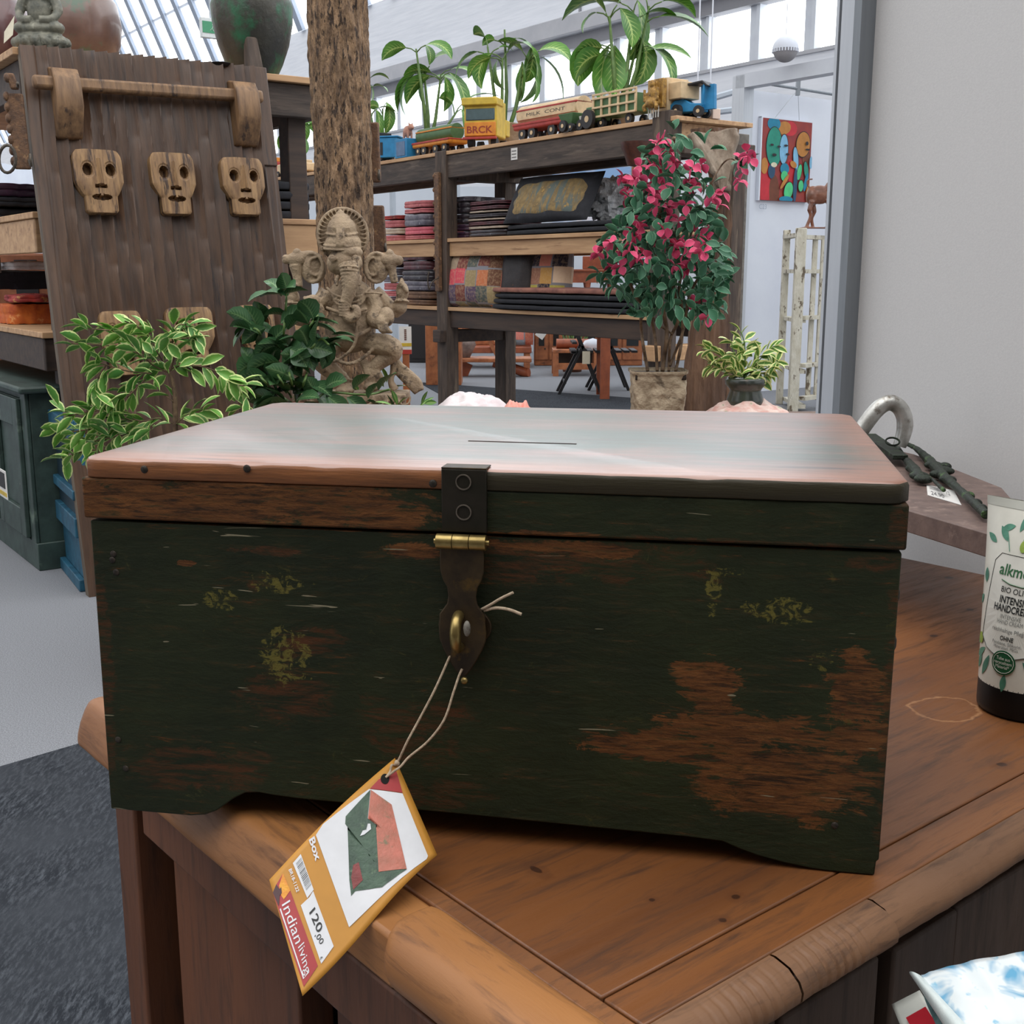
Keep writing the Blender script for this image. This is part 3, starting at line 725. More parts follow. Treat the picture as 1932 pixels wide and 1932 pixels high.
M_door = mott('dark_carved_wood', C(92, 68, 51), C(64, 47, 37), C(48, 38, 36), sc=(1, 1, .12), s=30, rough=.42, bump=.35, bd=.003)
M_doorl = mott('worn_carved_wood', C(138, 106, 74), C(94, 70, 50), C(64, 48, 38), sc=(1, 1, .15), s=40, rough=.6, bump=.5, bd=.003)
M_masks = mott('mask_wood', C(158, 124, 84), C(112, 84, 58), C(66, 48, 36), sc=(1, 1, .12), s=70, t3=(.55, .62), rough=.6, bump=.6, bd=.004)
random.seed(4)
colw = .047; offs = [random.random() for _ in range(60)]; lens = [.26+.22*random.random() for _ in range(60)]
def dfn(u, v):
    x = u*DW; z = v*DH
    xs = x+.010*noise.noise(Vector((x*2, z*2.2, 0)))+.012*sin(z*1.6)
    k = int(math.floor(xs/colw)); f = xs/colw-k; q = z/lens[k % 60]+offs[k % 60]; g = q-math.floor(q)
    e = .6+.4*(sin(pi*g))**.5
    d = -.030*(f**1.6)*e*1.0
    if f > .93: d *= (1-f)/.07
    if x < .05 or x > DW-.05: d *= .15
    return (x, d-.001, z)
m = MB(); m.grid(dfn, 330, 170)
o = obj('fluted_face', m, M_door, door, smooth=75, fix=False)
obj('board', MB().b2(0, DW, .0, .05, 0, DH), mott('door_edge_wood', C(110, 96, 78), C(76, 64, 54), sc=(1, 1, .1), s=40, rough=.7, bump=.3), door, bevel=.004)
def sq(x0, z0, x1, z1): return dl(x0, z0)+dl(x1, z1)
# pivot peg at the top right
x_, z_ = dl(480, 128)
m = MB(); m.b2(x_-.03, x_+.05, -.012, .05, DH-.42, DH-.0); obj('edge_stile', m, M_door, door, bevel=.004)
m = MB(); m.box((x_+.005, .02, DH+.05), (.075, .06, .16), taper=(.62, .8)); obj('pivot_peg', m, M_old, door, bevel=.008)
# rail and two big staples
a = dl(55, 163); b = dl(486, 191)
obj('draw_bar', MB().bar((a[0], -.055, a[1]), (b[0], -.055, b[1]), .042, .05), M_doorl, door, bevel=.012)
for (x0, y0, x1, y1) in ((97, 130, 143, 264), (431, 155, 478, 278)):
    p = dl((x0+x1)/2+1, y0+2); q = dl((x0+x1)/2, y1)
    xc = (p[0]+q[0])/2; w_ = .050
    m = MB(); out = []
    for (yy, zz) in ((-.02, p[1]), (-.075, p[1]-.02), (-.105, p[1]-.07), (-.105, p[1]-.17), (-.085, p[1]-.2), (-.05, q[1]+.02), (-.03, q[1]), (.0, q[1]), (.0, p[1])): out.append((yy, zz))
    vs = [(xc-w_, y, z) for y, z in out]+[(xc+w_, y, z) for y, z in out]; k = len(out)
    m.add(vs, [list(range(k)), list(range(k, 2*k))[::-1]]+[(i, (i+1) % k, k+(i+1) % k, k+i) for i in range(k)])
    s_ = obj('bar_bracket', m, M_doorl, door, bevel=.006)
def mask(cx, cz, w_, h_):
    m = MB(); nu, nv = 90, 96
    def hw(t):   # t 0 bottom..1 top
        if t < .04: return .54+.10*math.sqrt(max(0, t/.04))
        if t < .27: return .65+.02*t
        if t < .50: return .66+.33*((max(t, .27)-.27)/.23)**.8
        if t < .86: return .99+.01*sin((t-.5)*8)
        return .985*(1-.16*((t-.86)/.14)**2.2)
    def fn(u, v):
        s_ = (u-.5)*2; x = s_*hw(v)*w_/2; z = (v-.5)*h_
        y = -.062+.014*abs(s_)**4+.010*abs(v-.55)**2*4*.3
        X_ = x/(w_/2); Z_ = v
        for ex_ in (-.46, .46):
            d = math.hypot((X_-ex_)/.19, (Z_-.68)/.095)
            if d < 1: y += .048
            elif d < 1.4: y += .003
        nx = abs(X_)
        nose = max(0, 1-nx/(.09+.16*max(0, (.86-Z_))))*(1 if .43 < Z_ < .86 else 0)*(.4+1.2*(.86-Z_))
        y -= .030*nose
        if .395 < Z_ < .43 and nx < .24: y += .016
        if .39 < Z_ < .44 and .06 < nx < .24: y += .012
        d = math.hypot(X_/.40, (Z_-.245)/.048)
        if d < 1 and not (nx < .06 and Z_ > .27): y += .034
        y += .0035*noise.noise(Vector((x*40+cx*9, z*12, cz*7)))
        return (cx+x, y, cz+z)
    m.grid(fn, nu, nv)
    # side walls back to the board
    rim = [fn(u/nu, 0) for u in range(nu+1)]+[fn(1, v/nv) for v in range(1, nv+1)]+[fn(1-u/nu, 1) for u in range(1, nu+1)]+[fn(0, 1-v/nv) for v in range(1, nv)]
    k = len(rim); vs = rim+[(x, .0, z) for x, y, z in rim]
    m.add(vs, [(i, k+i, k+(i+1) % k, (i+1) % k) for i in range(k)])
    return m
for (x0, y0, x1, y1) in ((124, 287, 232, 408), (270, 293, 367, 410), (403, 302, 496, 411), (175, 592, 270, 708), (300, 585, 402, 692), (436, 580, 515, 680)):
    a = dl(x0, y0); b = dl(x1, y1); c1 = dl(x0, y1)
    cx_ = (a[0]+b[0])/2; cz_ = (a[1]+b[1])/2
    obj('carved_face', mask(cx_+.008, cz_, abs(b[0]-a[0])*.99, abs(a[1]-b[1])*1.0), M_masks, door, smooth=50, fix=False)
# ---------------------------------------------------------------- tree trunk
M_bark = mott('tan_bark', C(158, 128, 98), C(92, 72, 56), C(60, 47, 38), sc=(1, 1, .32), s=44, t3=(.54, .60), s3=62, rough=.9, bump=1.0, bd=.02, bs=70)
tk0 = W(637, 20, 4.55); tk1 = W(651, 440, 4.55)
def tfn(u, v):
    z = v*3.3; a = -u*2*pi
    c = tk1.lerp(tk0, (z-tk1.z)/(tk0.z-tk1.z))
    r = .0985+.008*(1-v)+.012*noise.noise(Vector((cos(a)*1.6, sin(a)*1.6, z*1.1)))
    r += .010*noise.noise(Vector((cos(a)*7, sin(a)*7, z*9)))+.008*abs(noise.noise(Vector((cos(a)*16, sin(a)*16, z*20))))+.004*noise.noise(Vector((cos(a)*40, sin(a)*40, z*30)))
    return (c.x+r*cos(a), tk1.y+r*sin(a), z)
m = MB(); m.grid(tfn, 150, 420)
tag(obj('tree_trunk', m, M_bark, smooth=180), 'tall bare tree trunk with rough tan bark behind the elephant statue', 'tree trunk')
# ---------------------------------------------------------------- elephant-headed statue
M_stone = mott('sandstone', C(164, 143, 116), C(126, 107, 86), C(86, 72, 58), s=14, t3=(.56, .66), s3=30, rough=.75, bump=.45, bd=.012, bs=110)
SC = .00184
def statue(name, fill, mat, parent, vox=.0042, sm=1):
    m = MB(); fill(m)
    o = obj(name, m, mat, parent, smooth=180, fix=True)
    r = o.modifiers.new('remesh', 'REMESH'); r.mode = 'VOXEL'; r.voxel_size = vox; r.use_smooth_shade = True
    s_ = o.modifiers.new('smooth', 'SMOOTH'); s_.iterations = sm; s_.factor = .45
    return o
SO = W(664, 752, 4.0)
def q(px, py, d=0): return ((px-664)*SC, d*SC, (752-py)*SC)
def El(m, px, py, rx, rz, d=0, ry=None, n=16, rot=0):
    m.ell(q(px, py, d), (rx*SC, (ry if ry else (rx+rz)/2)*SC, rz*SC), n, Matrix.Rotation(R(rot), 3, 'Y') if rot else None)
def Tu(m, pts, r, n=10, k=4):
    rr = r if hasattr(r, '__len__') else [r]*len(pts)
    P = smoothpath([q(*p) for p in pts], k); N = len(P)
    rs = []
    for i in range(N):
        t = i/k; j = min(int(t), len(rr)-2); f = t-j; rs.append((rr[j]*(1-f)+rr[j+1]*f)*SC)
    m.tube(P, rs, n)
def body(m):
    El(m, 664, 622, 47, 46, 0, 42, 24); El(m, 666, 566, 43, 34, 4, 30, 20); El(m, 668, 596, 42, 30, 0, 34, 20)
    El(m, 628, 572, 17, 20, 0, 18); El(m, 703, 572, 17, 20, 0, 18)
    # legs
    Tu(m, [(632, 650, -5), (612, 668, -22), (622, 690, -20), (648, 712, -14)], [22, 24, 19, 12]); El(m, 615, 668, 17, 22, -18)
    Tu(m, [(645, 708, -14), (654, 722, -14), (656, 735, -20)], [13, 12, 14]); El(m, 655, 734, 18, 8, -26, 22)
    Tu(m, [(695, 650, -5), (735, 652, -28), (748, 664, -26)], [20, 21, 15]); El(m, 746, 660, 17, 22, -22)
    Tu(m, [(742, 668, -22), (712, 690, -22), (700, 716, -18)], [16, 13, 10]); El(m, 704, 728, 16, 9, -24, 20)
    for k in range(5): Tu(m, [(686, 676, -24), (696+k*6, 704, -30), (694+k*7, 728-k, -26)], [4.5, 5, 4])
    # drapery pillars
    for k in range(6): Tu(m, [(594+k*2.2, 676+k*3, -4), (570+k*3, 684+k*2, -6-k), (556+k*3.5, 697+k*2.5, -8), (567+k*2.5, 712+k, -6), (574+k*2, 734, -2)], [4, 4.6, 5.5, 4.5, 5])
    for k in range(5): Tu(m, [(744+k*2, 672+k*4, 2), (750+k*4, 700, 0), (764+k*6, 716+k*1, -4), (786+k*2, 740-k*1, -8)], [6, 7, 7, 6])
    Tu(m, [(744, 682, 0), (741, 704, -4), (738, 720, -6), (745, 736, -6)], [7, 5, 6, 9])
    # front arms and hands
    Tu(m, [(624, 564, -6), (604, 585, -18), (608, 606, -34), (614, 588, -44), (606, 576, -50)], [15, 14, 13, 12, 9])
    El(m, 606, 571, 13, 11, -52); 
    for k in range(4): Tu(m, [(604+k*3, 574, -58), (596+k*5, 568, -66), (592+k*6, 562+abs(k-2), -62)], [3.4, 3.2, 2.6])
    Tu(m, [(704, 562, -6), (714, 586, -14), (712, 606, -30), (734, 614, -46)], [15, 14, 14, 11])
    El(m, 736, 600, 15, 18, -44, 14); El(m, 728, 608, 12, 14, -50)
    for k in range(4): Tu(m, [(724+k*4, 612, -56), (726+k*5, 622, -60), (732+k*5, 628, -56)], [3.6, 3.4, 3])
    # raised rear arms
    Tu(m, [(622, 556, 10), (590, 600, 10), (564, 602, 4), (560, 578, 0)], [15, 15, 14, 10]); El(m, 562, 592, 16, 18, 2, 14)
    El(m, 560, 566, 14, 15, -2, 11)
    for k in range(4): Tu(m, [(550+k*6, 562, -8), (547+k*7, 550-k, -12), (552+k*6, 543+k, -4)], [3.6, 3.4, 3])
    Tu(m, [(708, 556, 10), (744, 590, 10), (757, 580, 4), (760, 560, 0)], [15, 14, 12, 9]); El(m, 756, 584, 14, 14, 4)
    El(m, 762, 556, 12, 18, -2, 10)
    for k in range(5): Tu(m, [(754+k*3, 548, -8), (760+k*3, 540+k*4, -12), (762+k*2, 532+k*5, -6)], [3.4, 3.2, 2.8])
    # attributes held up by the rear hands
    Tu(m, [(572, 548, 0), (570, 528, 2), (568, 508, 2)], [8, 9, 13]); El(m, 570, 498, 19, 13, 2, 13); El(m, 571, 487, 8, 9, 2); Tu(m, [(571, 486, 2), (571, 479, 2)], [5, 1.5]); El(m, 551, 498, 8, 9, 0); 
    Tu(m, [(574, 494, 2), (596, 490, 6), (612, 500, 8)], [9, 8, 9])
    Tu(m, [(748, 540, 0), (744, 520, 2), (740, 508, 2)], [7, 8, 12]); El(m, 740, 500, 19, 13, 2, 13); El(m, 740, 489, 8, 9, 2); Tu(m, [(740, 488, 2), (739, 479, 2)], [5, 1.5]); El(m, 757, 500, 8, 9, 0)
    Tu(m, [(734, 498, 2), (716, 490, 6), (706, 496, 8)], [8, 7, 8])
    # bead string across the belly, belts, necklaces
    Tu(m, [(628, 614, -36), (650, 630, -44), (680, 634, -44), (706, 622, -32)], 4)
    Tu(m, [(626, 584, -30), (650, 592, -38), (668, 594, -40), (700, 586, -32)], 3.4)
    for t in range(22):
        a = t/21; El(m, 682+6*sin(a*3)-a*14-30*a**4, 606+78*a-4*a**3, 3.6, 3.2, -46+10*abs(a-.4)*a, n=6)
    for t in range(16):
        a = t/15; El(m, 622+86*a, 660+24*sin(pi*a), 4.5, 4, -34-8*sin(pi*a), n=6)
    for k in range(3):
        Tu(m, [(626+k*4, 548+k*4, -18), (645, 562+k*7, -32), (668, 566+k*9, -36), (690, 562+k*7, -32), (706-k*3, 548+k*4, -18)], 2.6)
    for (px, py, r_) in ((562, 578, 15), (760, 574, 12), (614, 604, 14), (655, 716, 13), (610, 570, 3), (708, 560, 17)):
        P = [(px+r_*1.05*cos(a), py+2.5*sin(a), r_*1.05*sin(a)-(0 if r_ < 16 and px != 614 and px != 655 else 16)) for a in [i*pi/6 for i in range(13)]]
        Tu(m, P, 2.2, 6, 1)
def head(m):
    El(m, 658, 503, 29, 27, -14, 26, 22); El(m, 642, 505, 14, 18, -22); El(m, 680, 505, 13, 18, -22)
    El(m, 668, 486, 26, 14, -18, 20)
    Tu(m, [(670, 508, -36), (674, 532, -46), (672, 552, -50), (664, 576, -50), (662, 592, -50), (672, 602, -52), (684, 596, -54), (684, 584, -54), (676, 582, -54)], [19, 16, 12, 10.5, 10, 10, 8, 6, 4], 14, 6)
    for k in range(9):
        y = 516+k*6.2; r_ = 16.5-k*.62; xx = 672-(k*.2)
        P = [(xx+r_*cos(a), y-2.5+3*sin(a)*-1, -45-r_*abs(sin(a))) for a in [pi*i/8 for i in range(9)]]
        Tu(m, P, 1.7, 6, 1)
    for k in range(6):
        y = 572+k*5; P = [(662+10.5*cos(a), y+1*sin(a), -50-10.5*sin(a)) for a in [pi*i/6 for i in range(7)]]; Tu(m, P, 1.3, 6, 1)
    for sx, x in ((-1, 650), (1, 688)): Tu(m, [(x, 528, -34), (x+2*sx, 536, -42), (x+sx, 545, -46)], [4.5, 4, 2.5])
    # ears: cupped plates with a rolled rim
    for sx, cx_, cy_ in ((-1, 602, 515), (1, 712, 515)):
        m.ell(q(cx_, cy_, 2), (22*SC, 5*SC, 27*SC), 18, Matrix.Rotation(R(18*-sx), 3, 'Z'))
        P = [(cx_+sx*3+20*cos(a), cy_-2+26*sin(a), -2+sx*4*cos(a)) for a in [i*2*pi/16 for i in range(17)]]; Tu(m, P, 3.6, 8, 1)
        P = [(cx_+sx*-2+11*cos(a), cy_-4+16*sin(a), -5) for a in [i*2*pi/14 for i in range(12)]]; Tu(m, P, 2.4, 6, 1)
    for ex_ in (642, 683): El(m, ex_, 497, 5.5, 4, -42, 5, 10); Tu(m, [(ex_-7, 497, -41), (ex_, 491.5, -44), (ex_+7, 497, -41)], 1.8, 6, 3); Tu(m, [(ex_-7, 497, -41), (ex_, 502.5, -44), (ex_+7, 497, -41)], 1.6, 6, 3)
def crown(m):
    m.ell(q(655, 455, 10), (48*SC, 7*SC, 50*SC), 26)
    P = [(655+45*cos(a), 455-47*sin(a), 4) for a in [pi*(i/20*1.4-.2) for i in range(21)]]; Tu(m, P, 3.4, 8, 1)
    for i in range(24):
        a = pi*(1.16-i/23*1.32); Tu(m, [(655+33*cos(a), 455-36*sin(a), 1), (655+43*cos(a), 455-45*sin(a), 1)], 1.5, 5, 1)
    El(m, 657, 470, 33, 22, -8, 28, 24); El(m, 655, 446, 27, 24, -6, 24, 22); El(m, 654, 432, 19, 16, -4, 18)
    for y, r_ in ((478, 33), (472, 32.5), (452, 28), (440, 24), (432, 20), (424, 13)):
        P = [(655+r_*cos(a), y+4*sin(a), -8-r_*.86*sin(a)) for a in [pi*(i/16*1.2-.1) for i in range(17)]]; Tu(m, P, 2.2, 6, 1)
    El(m, 653, 420, 8, 9, -4); Tu(m, [(653, 418, -4), (653, 409, -4)], [5, 1])
    for k in range(3): Tu(m, [(650+k*6, 474, -38), (650+k*6, 452, -34), (650+k*4, 434, -24)], 2.0, 6, 3)
    for k in range(9): El(m, 628+k*7, 481+abs(k-4)*-.4, 2.6, 3, -34+abs(k-4)*3, n=6)
def base(m):
    out = rrect(562, 770, 0, 1, .1)
    m.box(q(666, 746, -6), (206*SC, 96*SC, 14*SC)); m.box(q(666, 760, -6), (192*SC, 88*SC, 18*SC))
    for k in range(9): Tu(m, [(572+k*23, 740, -54), (574+k*23, 753, -58), (584+k*23, 757, -60), (592+k*23, 753, -58), (593+k*23, 740, -54)], 2.6, 6, 4)
gan = thing('elephant_statue', 'carved sandstone statue of an elephant-headed deity with raised arms and tall crown', 'statue', loc=SO-Vector((0, 0, 19*SC)))
gan.rotation_euler[2] = R(0)
for nm_, fn_, vx in (('body', body, .0033), ('head', head, .0029), ('crown', crown, .0027), ('plinth', base, .0045)):
    o = statue(nm_, fn_, M_stone, gan, vx); o.location = (0, 0, 19*SC)
ZDT = SO.z-36*SC
# ---------------------------------------------------------------- display table behind the box and the cloths on it
M_dtab = mott('display_table_wood', C(110, 78, 54), C(80, 56, 40), sc=(.1, 1, 1), s=40, rough=.6)
dt = thing('display_table', 'long low display table behind the box carrying the statue and pots', 'table', loc=(.1, 3.9, 0))
obj('tabletop', MB().b2(-1.0, 1.05, -.45, .33, ZDT-.035, ZDT-.004), M_dtab, dt, bevel=.004)
for x in (-.95, .95):
    for y in (-.4, .25): obj('leg', MB().b2(x-.03, x+.03, y-.03, y+.03, 0, ZDT-.035), M_dtab, dt)
# ================================================================ PLANTS
def leafmat(name, c1, c2, edge=None, ew=.33, rough=.45, vein=None, nz=8, back=None):
    n = NT(name); uv = n.sep(n.tc.outputs['UV'])
    col = n.mix(n.ramp(n.noise(n.co(), nz, 3), .35, .65), c1, c2)
    d = n.math('ABSOLUTE', n.math('SUBTRACT', uv[0], .5))
    if vein:
        col = n.mix(n.ramp(d, .0, .07, (1, 1, 1, 1), (0, 0, 0, 1)), col, vein)
        st = n.math('SINE', n.math('ADD', n.math('MULTIPLY', uv[1], 60), n.math('MULTIPLY', d, -30)))
        col = n.mix(n.math('MULTIPLY', n.ramp(st, .55, .95), n.ramp(d, .05, .4, (.8, .8, .8, 1), (0, 0, 0, 1))), col, vein)
    if edge:
        e = n.math('ADD', d, n.math('MULTIPLY', n.math('SUBTRACT', n.noise(n.co(), 90, 2), .5), .22))
        col = n.mix(n.ramp(e, ew-.03, ew+.03), col, edge)
    n.b.inputs['Subsurface Weight'].default_value = 0
    return n.out(col, rough, spec=.4)
M_bark2 = mott('twig_bark', C(122, 98, 74), C(84, 66, 50), s=60, rough=.8)
M_var = leafmat('variegated_leaf', C(104, 154, 60), C(66, 122, 48), C(208, 220, 146), .36)
M_var2 = leafmat('yellow_edged_leaf', C(96, 140, 52), C(64, 112, 44), C(226, 228, 158), .26)
M_dkl = leafmat('dark_glossy_leaf', C(66, 104, 64), C(42, 76, 46), None, vein=C(112, 142, 96), rough=.3)
M_bou = leafmat('blue_green_leaf', C(60, 112, 82), C(42, 88, 62), C(112, 156, 122), .44, rough=.5)
M_flo = leafmat('pink_bract', C(218, 78, 118), C(192, 58, 96), C(228, 140, 160), .46, rough=.6)
M_dief = leafmat('dieffenbachia_leaf', C(92, 140, 56), C(60, 108, 44), None, vein=C(178, 200, 120), rough=.4)
M_stemg = mott('green_stem', C(96, 124, 62), C(74, 100, 50), s=30, rough=.5)
M_soil = mott('potting_soil', C(60, 46, 36), C(36, 28, 24), s=60, rough=.95, bump=.5)
def pix_leaf(m, px, py, Y, ang, L, wd, rnd, face=.5, droop=.5):
    """leaf based at the pixel, pointing along a picture angle (deg, 0 right, 90 up), L in metres"""
    b = W(px, py, Y); a = R(ang)
    # direction mostly in the x-z plane, tipped toward or away from the viewer
    dy = rnd.uniform(-.6, .3)
    d = Vector((cos(a), dy, sin(a))).normalized()
    azm = math.atan2(d.y, d.x); pit = math.asin(max(-1, min(1, d.z)))
    m.leaf(b, azm, pit, droop*rnd.uniform(.4, 1.3), L*rnd.uniform(.75, 1.2), wd*rnd.uniform(.8, 1.2), 5, .3, .45, rnd.uniform(-1.0, 1.0)+face)
def cluster(m, ms, path, Y, nl, L, wd, rnd, spread=70, stem=.003, scat=6, droop=.5, dY=.04):
    P = smoothpath([Vector((x, y, 0)) for x, y in path], 6)
    pts = []
    for i, p in enumerate(P): pts.append(W(p.x, p.y, Y+dY*noise.noise(Vector((p.x*.03, p.y*.03, 1)))))
    if ms: ms.tube(pts, stem, 5)
    for k in range(nl):
        t = (k+.5)/nl; i = min(int(t*(len(P)-1)), len(P)-2)
        d = P[i+1]-P[i]; base = math.degrees(math.atan2(-d.y, d.x)); sgn = 1 if k % 2 else -1
        pix_leaf(m, P[i].x+rnd.uniform(-scat, scat), P[i].y+rnd.uniform(-scat, scat), Y+rnd.uniform(-.05, .05), base+sgn*rnd.uniform(12, spread), L, wd, rnd, droop=droop)
def finish_plant(root, parts):
    Mi = Matrix.Translation(-Vector(root.location))
    for nm_, mb_, mt in parts:
        mb_.v = [Mi @ v for v in mb_.v]
        o = obj(nm_, mb_, mt, root, smooth=180, fix=(nm_ not in ('foliage', 'blossom')))
# ---- variegated fig in front of the door
rnd = random.Random(3)
fl = MB(); stm = MB(); Y = 3.55
stm.tube([W(330, 860, Y), W(331, 790, Y), W(330, 745, Y), W(324, 712, Y), W(318, 702, Y)], [.009, .008, .007, .005, .004], 6)
base_ = W(330, 900, Y)
br = [([(322, 705), (290, 690), (262, 668), (225, 655), (180, 650), (135, 648)], 22), ([(262, 668), (240, 640), (215, 625), (170, 620), (160, 615)], 15), ([(320, 702), (300, 670), (285, 640), (262, 618), (235, 606)], 16),
      ([(322, 700), (330, 665), (325, 640), (335, 615), (352, 612)], 14), ([(325, 695), (345, 690), (385, 693), (415, 705), (445, 725), (462, 728)], 20), ([(415, 700), (440, 725), (455, 745), (462, 765), (455, 778)], 13),
      ([(290, 625), (262, 640), (300, 650), (340, 640), (375, 635)], 16), ([(285, 705), (240, 700), (205, 690), (172, 680)], 12), ([(200, 690), (185, 715), (180, 745), (190, 765)], 14), ([(330, 760), (305, 740), (300, 725)], 5),
      ([(330, 800), (300, 790), (270, 795), (250, 790)], 12), ([(332, 800), (350, 785), (375, 775), (395, 770)], 12), ([(250, 795), (215, 780), (190, 775), (160, 778), (130, 785)], 20), ([(250, 805), (210, 805), (170, 810), (130, 815), (112, 812)], 22),
      ([(240, 820), (200, 828), (165, 835), (135, 838)], 18), ([(200, 850), (160, 852), (130, 862), (120, 872)], 12), ([(290, 800), (270, 815), (245, 828)], 12), ([(230, 740), (215, 760), (205, 790)], 12), ([(275, 715), (255, 735), (240, 750)], 8), ([(120, 775), (112, 770)], 3), ([(350, 615), (370, 625), (355, 640)], 8)]
for p, k in br: cluster(fl, stm, p, Y, int(k*1.15), .064, .030, rnd, stem=.0022, spread=60)
root = thing('variegated_fig', 'leafy green plant with cream-edged leaves standing in front of the carved door', 'plant', loc=(base_.x, Y, 0))
pm = MB(); pm.lathe([(.11, 0), (.12, .01), (.15, .24), (.16, .26), (.15, .27), (.14, .25)], 24, (base_.x, Y, 0))
s2 = MB(); s2.tube([(base_.x, Y, .22), W(330, 862, Y)], [.014, .009], 8)
finish_plant(root, [('foliage', fl, M_var), ('stem', stm, M_bark2), ('trunk', s2, M_bark2), ('pot', pm, mott('terracotta', C(150, 92, 66), C(126, 76, 54), s=20))])
# ---- dark rubbery plant left of the statue
rnd = random.Random(9); fl = MB(); stm = MB(); Y = 3.75
for p, k in (([(560, 760), (545, 700), (535, 640), (540, 560), (530, 545)], 16), ([(560, 760), (580, 700), (585, 650), (583, 620), (600, 595)], 12), ([(550, 750), (520, 700), (500, 650), (485, 622), (470, 622)], 14),
             ([(550, 760), (520, 740), (495, 715), (480, 690)], 12), ([(540, 760), (515, 760), (490, 745)], 10), ([(600, 750), (620, 740), (690, 745), (735, 735)], 8), ([(585, 660), (605, 640), (620, 650)], 6), ([(540, 690), (560, 665), (580, 655)], 8)):
    cluster(fl, stm, p, Y, k+3, .095, .064, rnd, stem=.004, spread=75, scat=14, droop=.8, dY=.2)
b_ = W(552, 790, Y)
root = thing('rubber_plant', 'dark green broad-leaved plant crowding the left side of the stone statue', 'plant', loc=(b_.x, Y, ZDT))
pm = MB(); pm.lathe([(.05, 0), (.07, .07), (.075, .075), (.065, .072)], 20, (b_.x, Y, ZDT))
finish_plant(root, [('foliage', fl, M_dkl), ('stem', stm, M_stemg), ('pot', pm, MC['terracotta'])])
# small green tips poking up behind the lid
rnd = random.Random(12); fl = MB(); 
for (x, y, a) in ((740, 765, 150), (750, 765, 100), (752, 765, 60), (790, 768, 40), (795, 765, 75), (800, 762, 20)): pix_leaf(fl, x, y, 3.52, a, .05, .014, rnd)
for (x, y, a) in ((668, 745, 150), (678, 742, 110), (690, 730, 70), (735, 712, 60), (730, 722, 100), (724, 730, 120), (740, 735, 40)): pix_leaf(fl, x, y, 4.07, a, .07, .026, rnd)
b_ = W(770, 780, 3.52); root = thing('small_houseplant', 'narrow green leaf tips showing just above the box lid below the statue', 'plant', loc=(b_.x, 3.52, ZDT))
sm_ = MB(); sm_.tube([(b_.x, 3.52, ZDT+.04), W(745, 768, 3.52)], .003, 5); sm_.tube([(b_.x, 3.52, ZDT+.04), W(795, 768, 3.52)], .003, 5)
pm = MB(); pm.lathe([(.03, 0), (.04, .05)], 14, (b_.x, 3.52, ZDT-.003))
finish_plant(root, [('foliage', fl, M_dief), ('stem', sm_, M_stemg), ('pot', pm, MC['terracotta'])])
# ---- bougainvillea in stone pot
rnd = random.Random(5); fl = MB(); fw = MB(); stm = MB(); Y = 4.15
def inside(x, y):
    # silhouette half-widths by row
    rows = [(250, 1270, 12), (280, 1258, 40), (330, 1268, 75), (400, 1265, 95), (440, 1255, 115), (480, 1245, 118), (520, 1250, 122), (560, 1275, 92), (590, 1285, 60), (600, 1320, 25)]
    for (a, c, h), (a2, c2, h2) in zip(rows, rows[1:]):
        if a <= y < a2:
            t = (y-a)/(a2-a); return abs(x-(c+(c2-c)*t)) < (h+(h2-h)*t)
    return False
def blob(px, py): return noise.noise(Vector((px*.022, py*.022, 4)))
cnt = 0
while cnt < 780:
    x = rnd.uniform(1115, 1385); y = rnd.uniform(245, 605)
    if not inside(x, y): continue
    if y < 430 and blob(x, y) < -.22: continue
    cnt += 1
    pix_leaf(fl, x, y, Y+rnd.uniform(-.16, .16), rnd.choice((-60, -120, -90, 200, -20, 30, 150))+rnd.uniform(-30, 30), .05, .032, rnd, droop=.5)
for (x, y) in ((1285, 262), (1272, 245), (1330, 272), (1340, 282), (1404, 305), (1412, 300), (1392, 308), (1160, 540), (1140, 520), (1195, 598), (1185, 575), (1180, 590), (1345, 540), (1355, 500), (1362, 520), (1350, 490)):
    for k in range(2): pix_leaf(fl, x, y, Y-.05, rnd.uniform(0, 360), .05, .03, rnd)
def flower(x, y, n=3, s=.034, dy=0):
    for c in range(n):
        cx = x+rnd.uniform(-10, 10); cy = y+rnd.uniform(-9, 9); a0 = rnd.uniform(0, 120); yy = Y-.12+rnd.uniform(-.07, .05)+dy
        for k in range(3): pix_leaf(fw, cx, cy, yy, a0+120*k, s, s*.85, rnd, face=.2, droop=.6)
FL = [(1235, 275), (1245, 265), (1250, 285), (1280, 310), (1265, 300), (1218, 315), (1240, 310), (1250, 325), (1305, 315), (1315, 310), (1180, 338), (1190, 345), (1245, 345), (1250, 355), (1225, 345), (1320, 345), (1300, 358), (1175, 365), (1215, 380), (1235, 385), (1262, 390), (1300, 395), (1270, 410), (1308, 405), (1310, 415), (1195, 430), (1205, 420), (1345, 370), (1352, 380), (1358, 365), (1330, 425), (1340, 455), (1150, 460), (1160, 465), (1190, 455), (1188, 470), (1262, 450), (1275, 455), (1285, 462), (1272, 468), (1320, 445), (1130, 478), (1205, 490), (1220, 480), (1155, 498), (1165, 505), (1298, 485), (1278, 503), (1310, 510), (1325, 478), (1318, 572), (1325, 592), (1405, 295), (1412, 288), (1400, 325), (1395, 335), (1240, 450), (1255, 430), (1210, 335), (1232, 365)]
for i, (x, y) in enumerate(FL): flower(x, y, 2 if i % 3 else 1, dy=rnd.choice((0, .03, .08)))
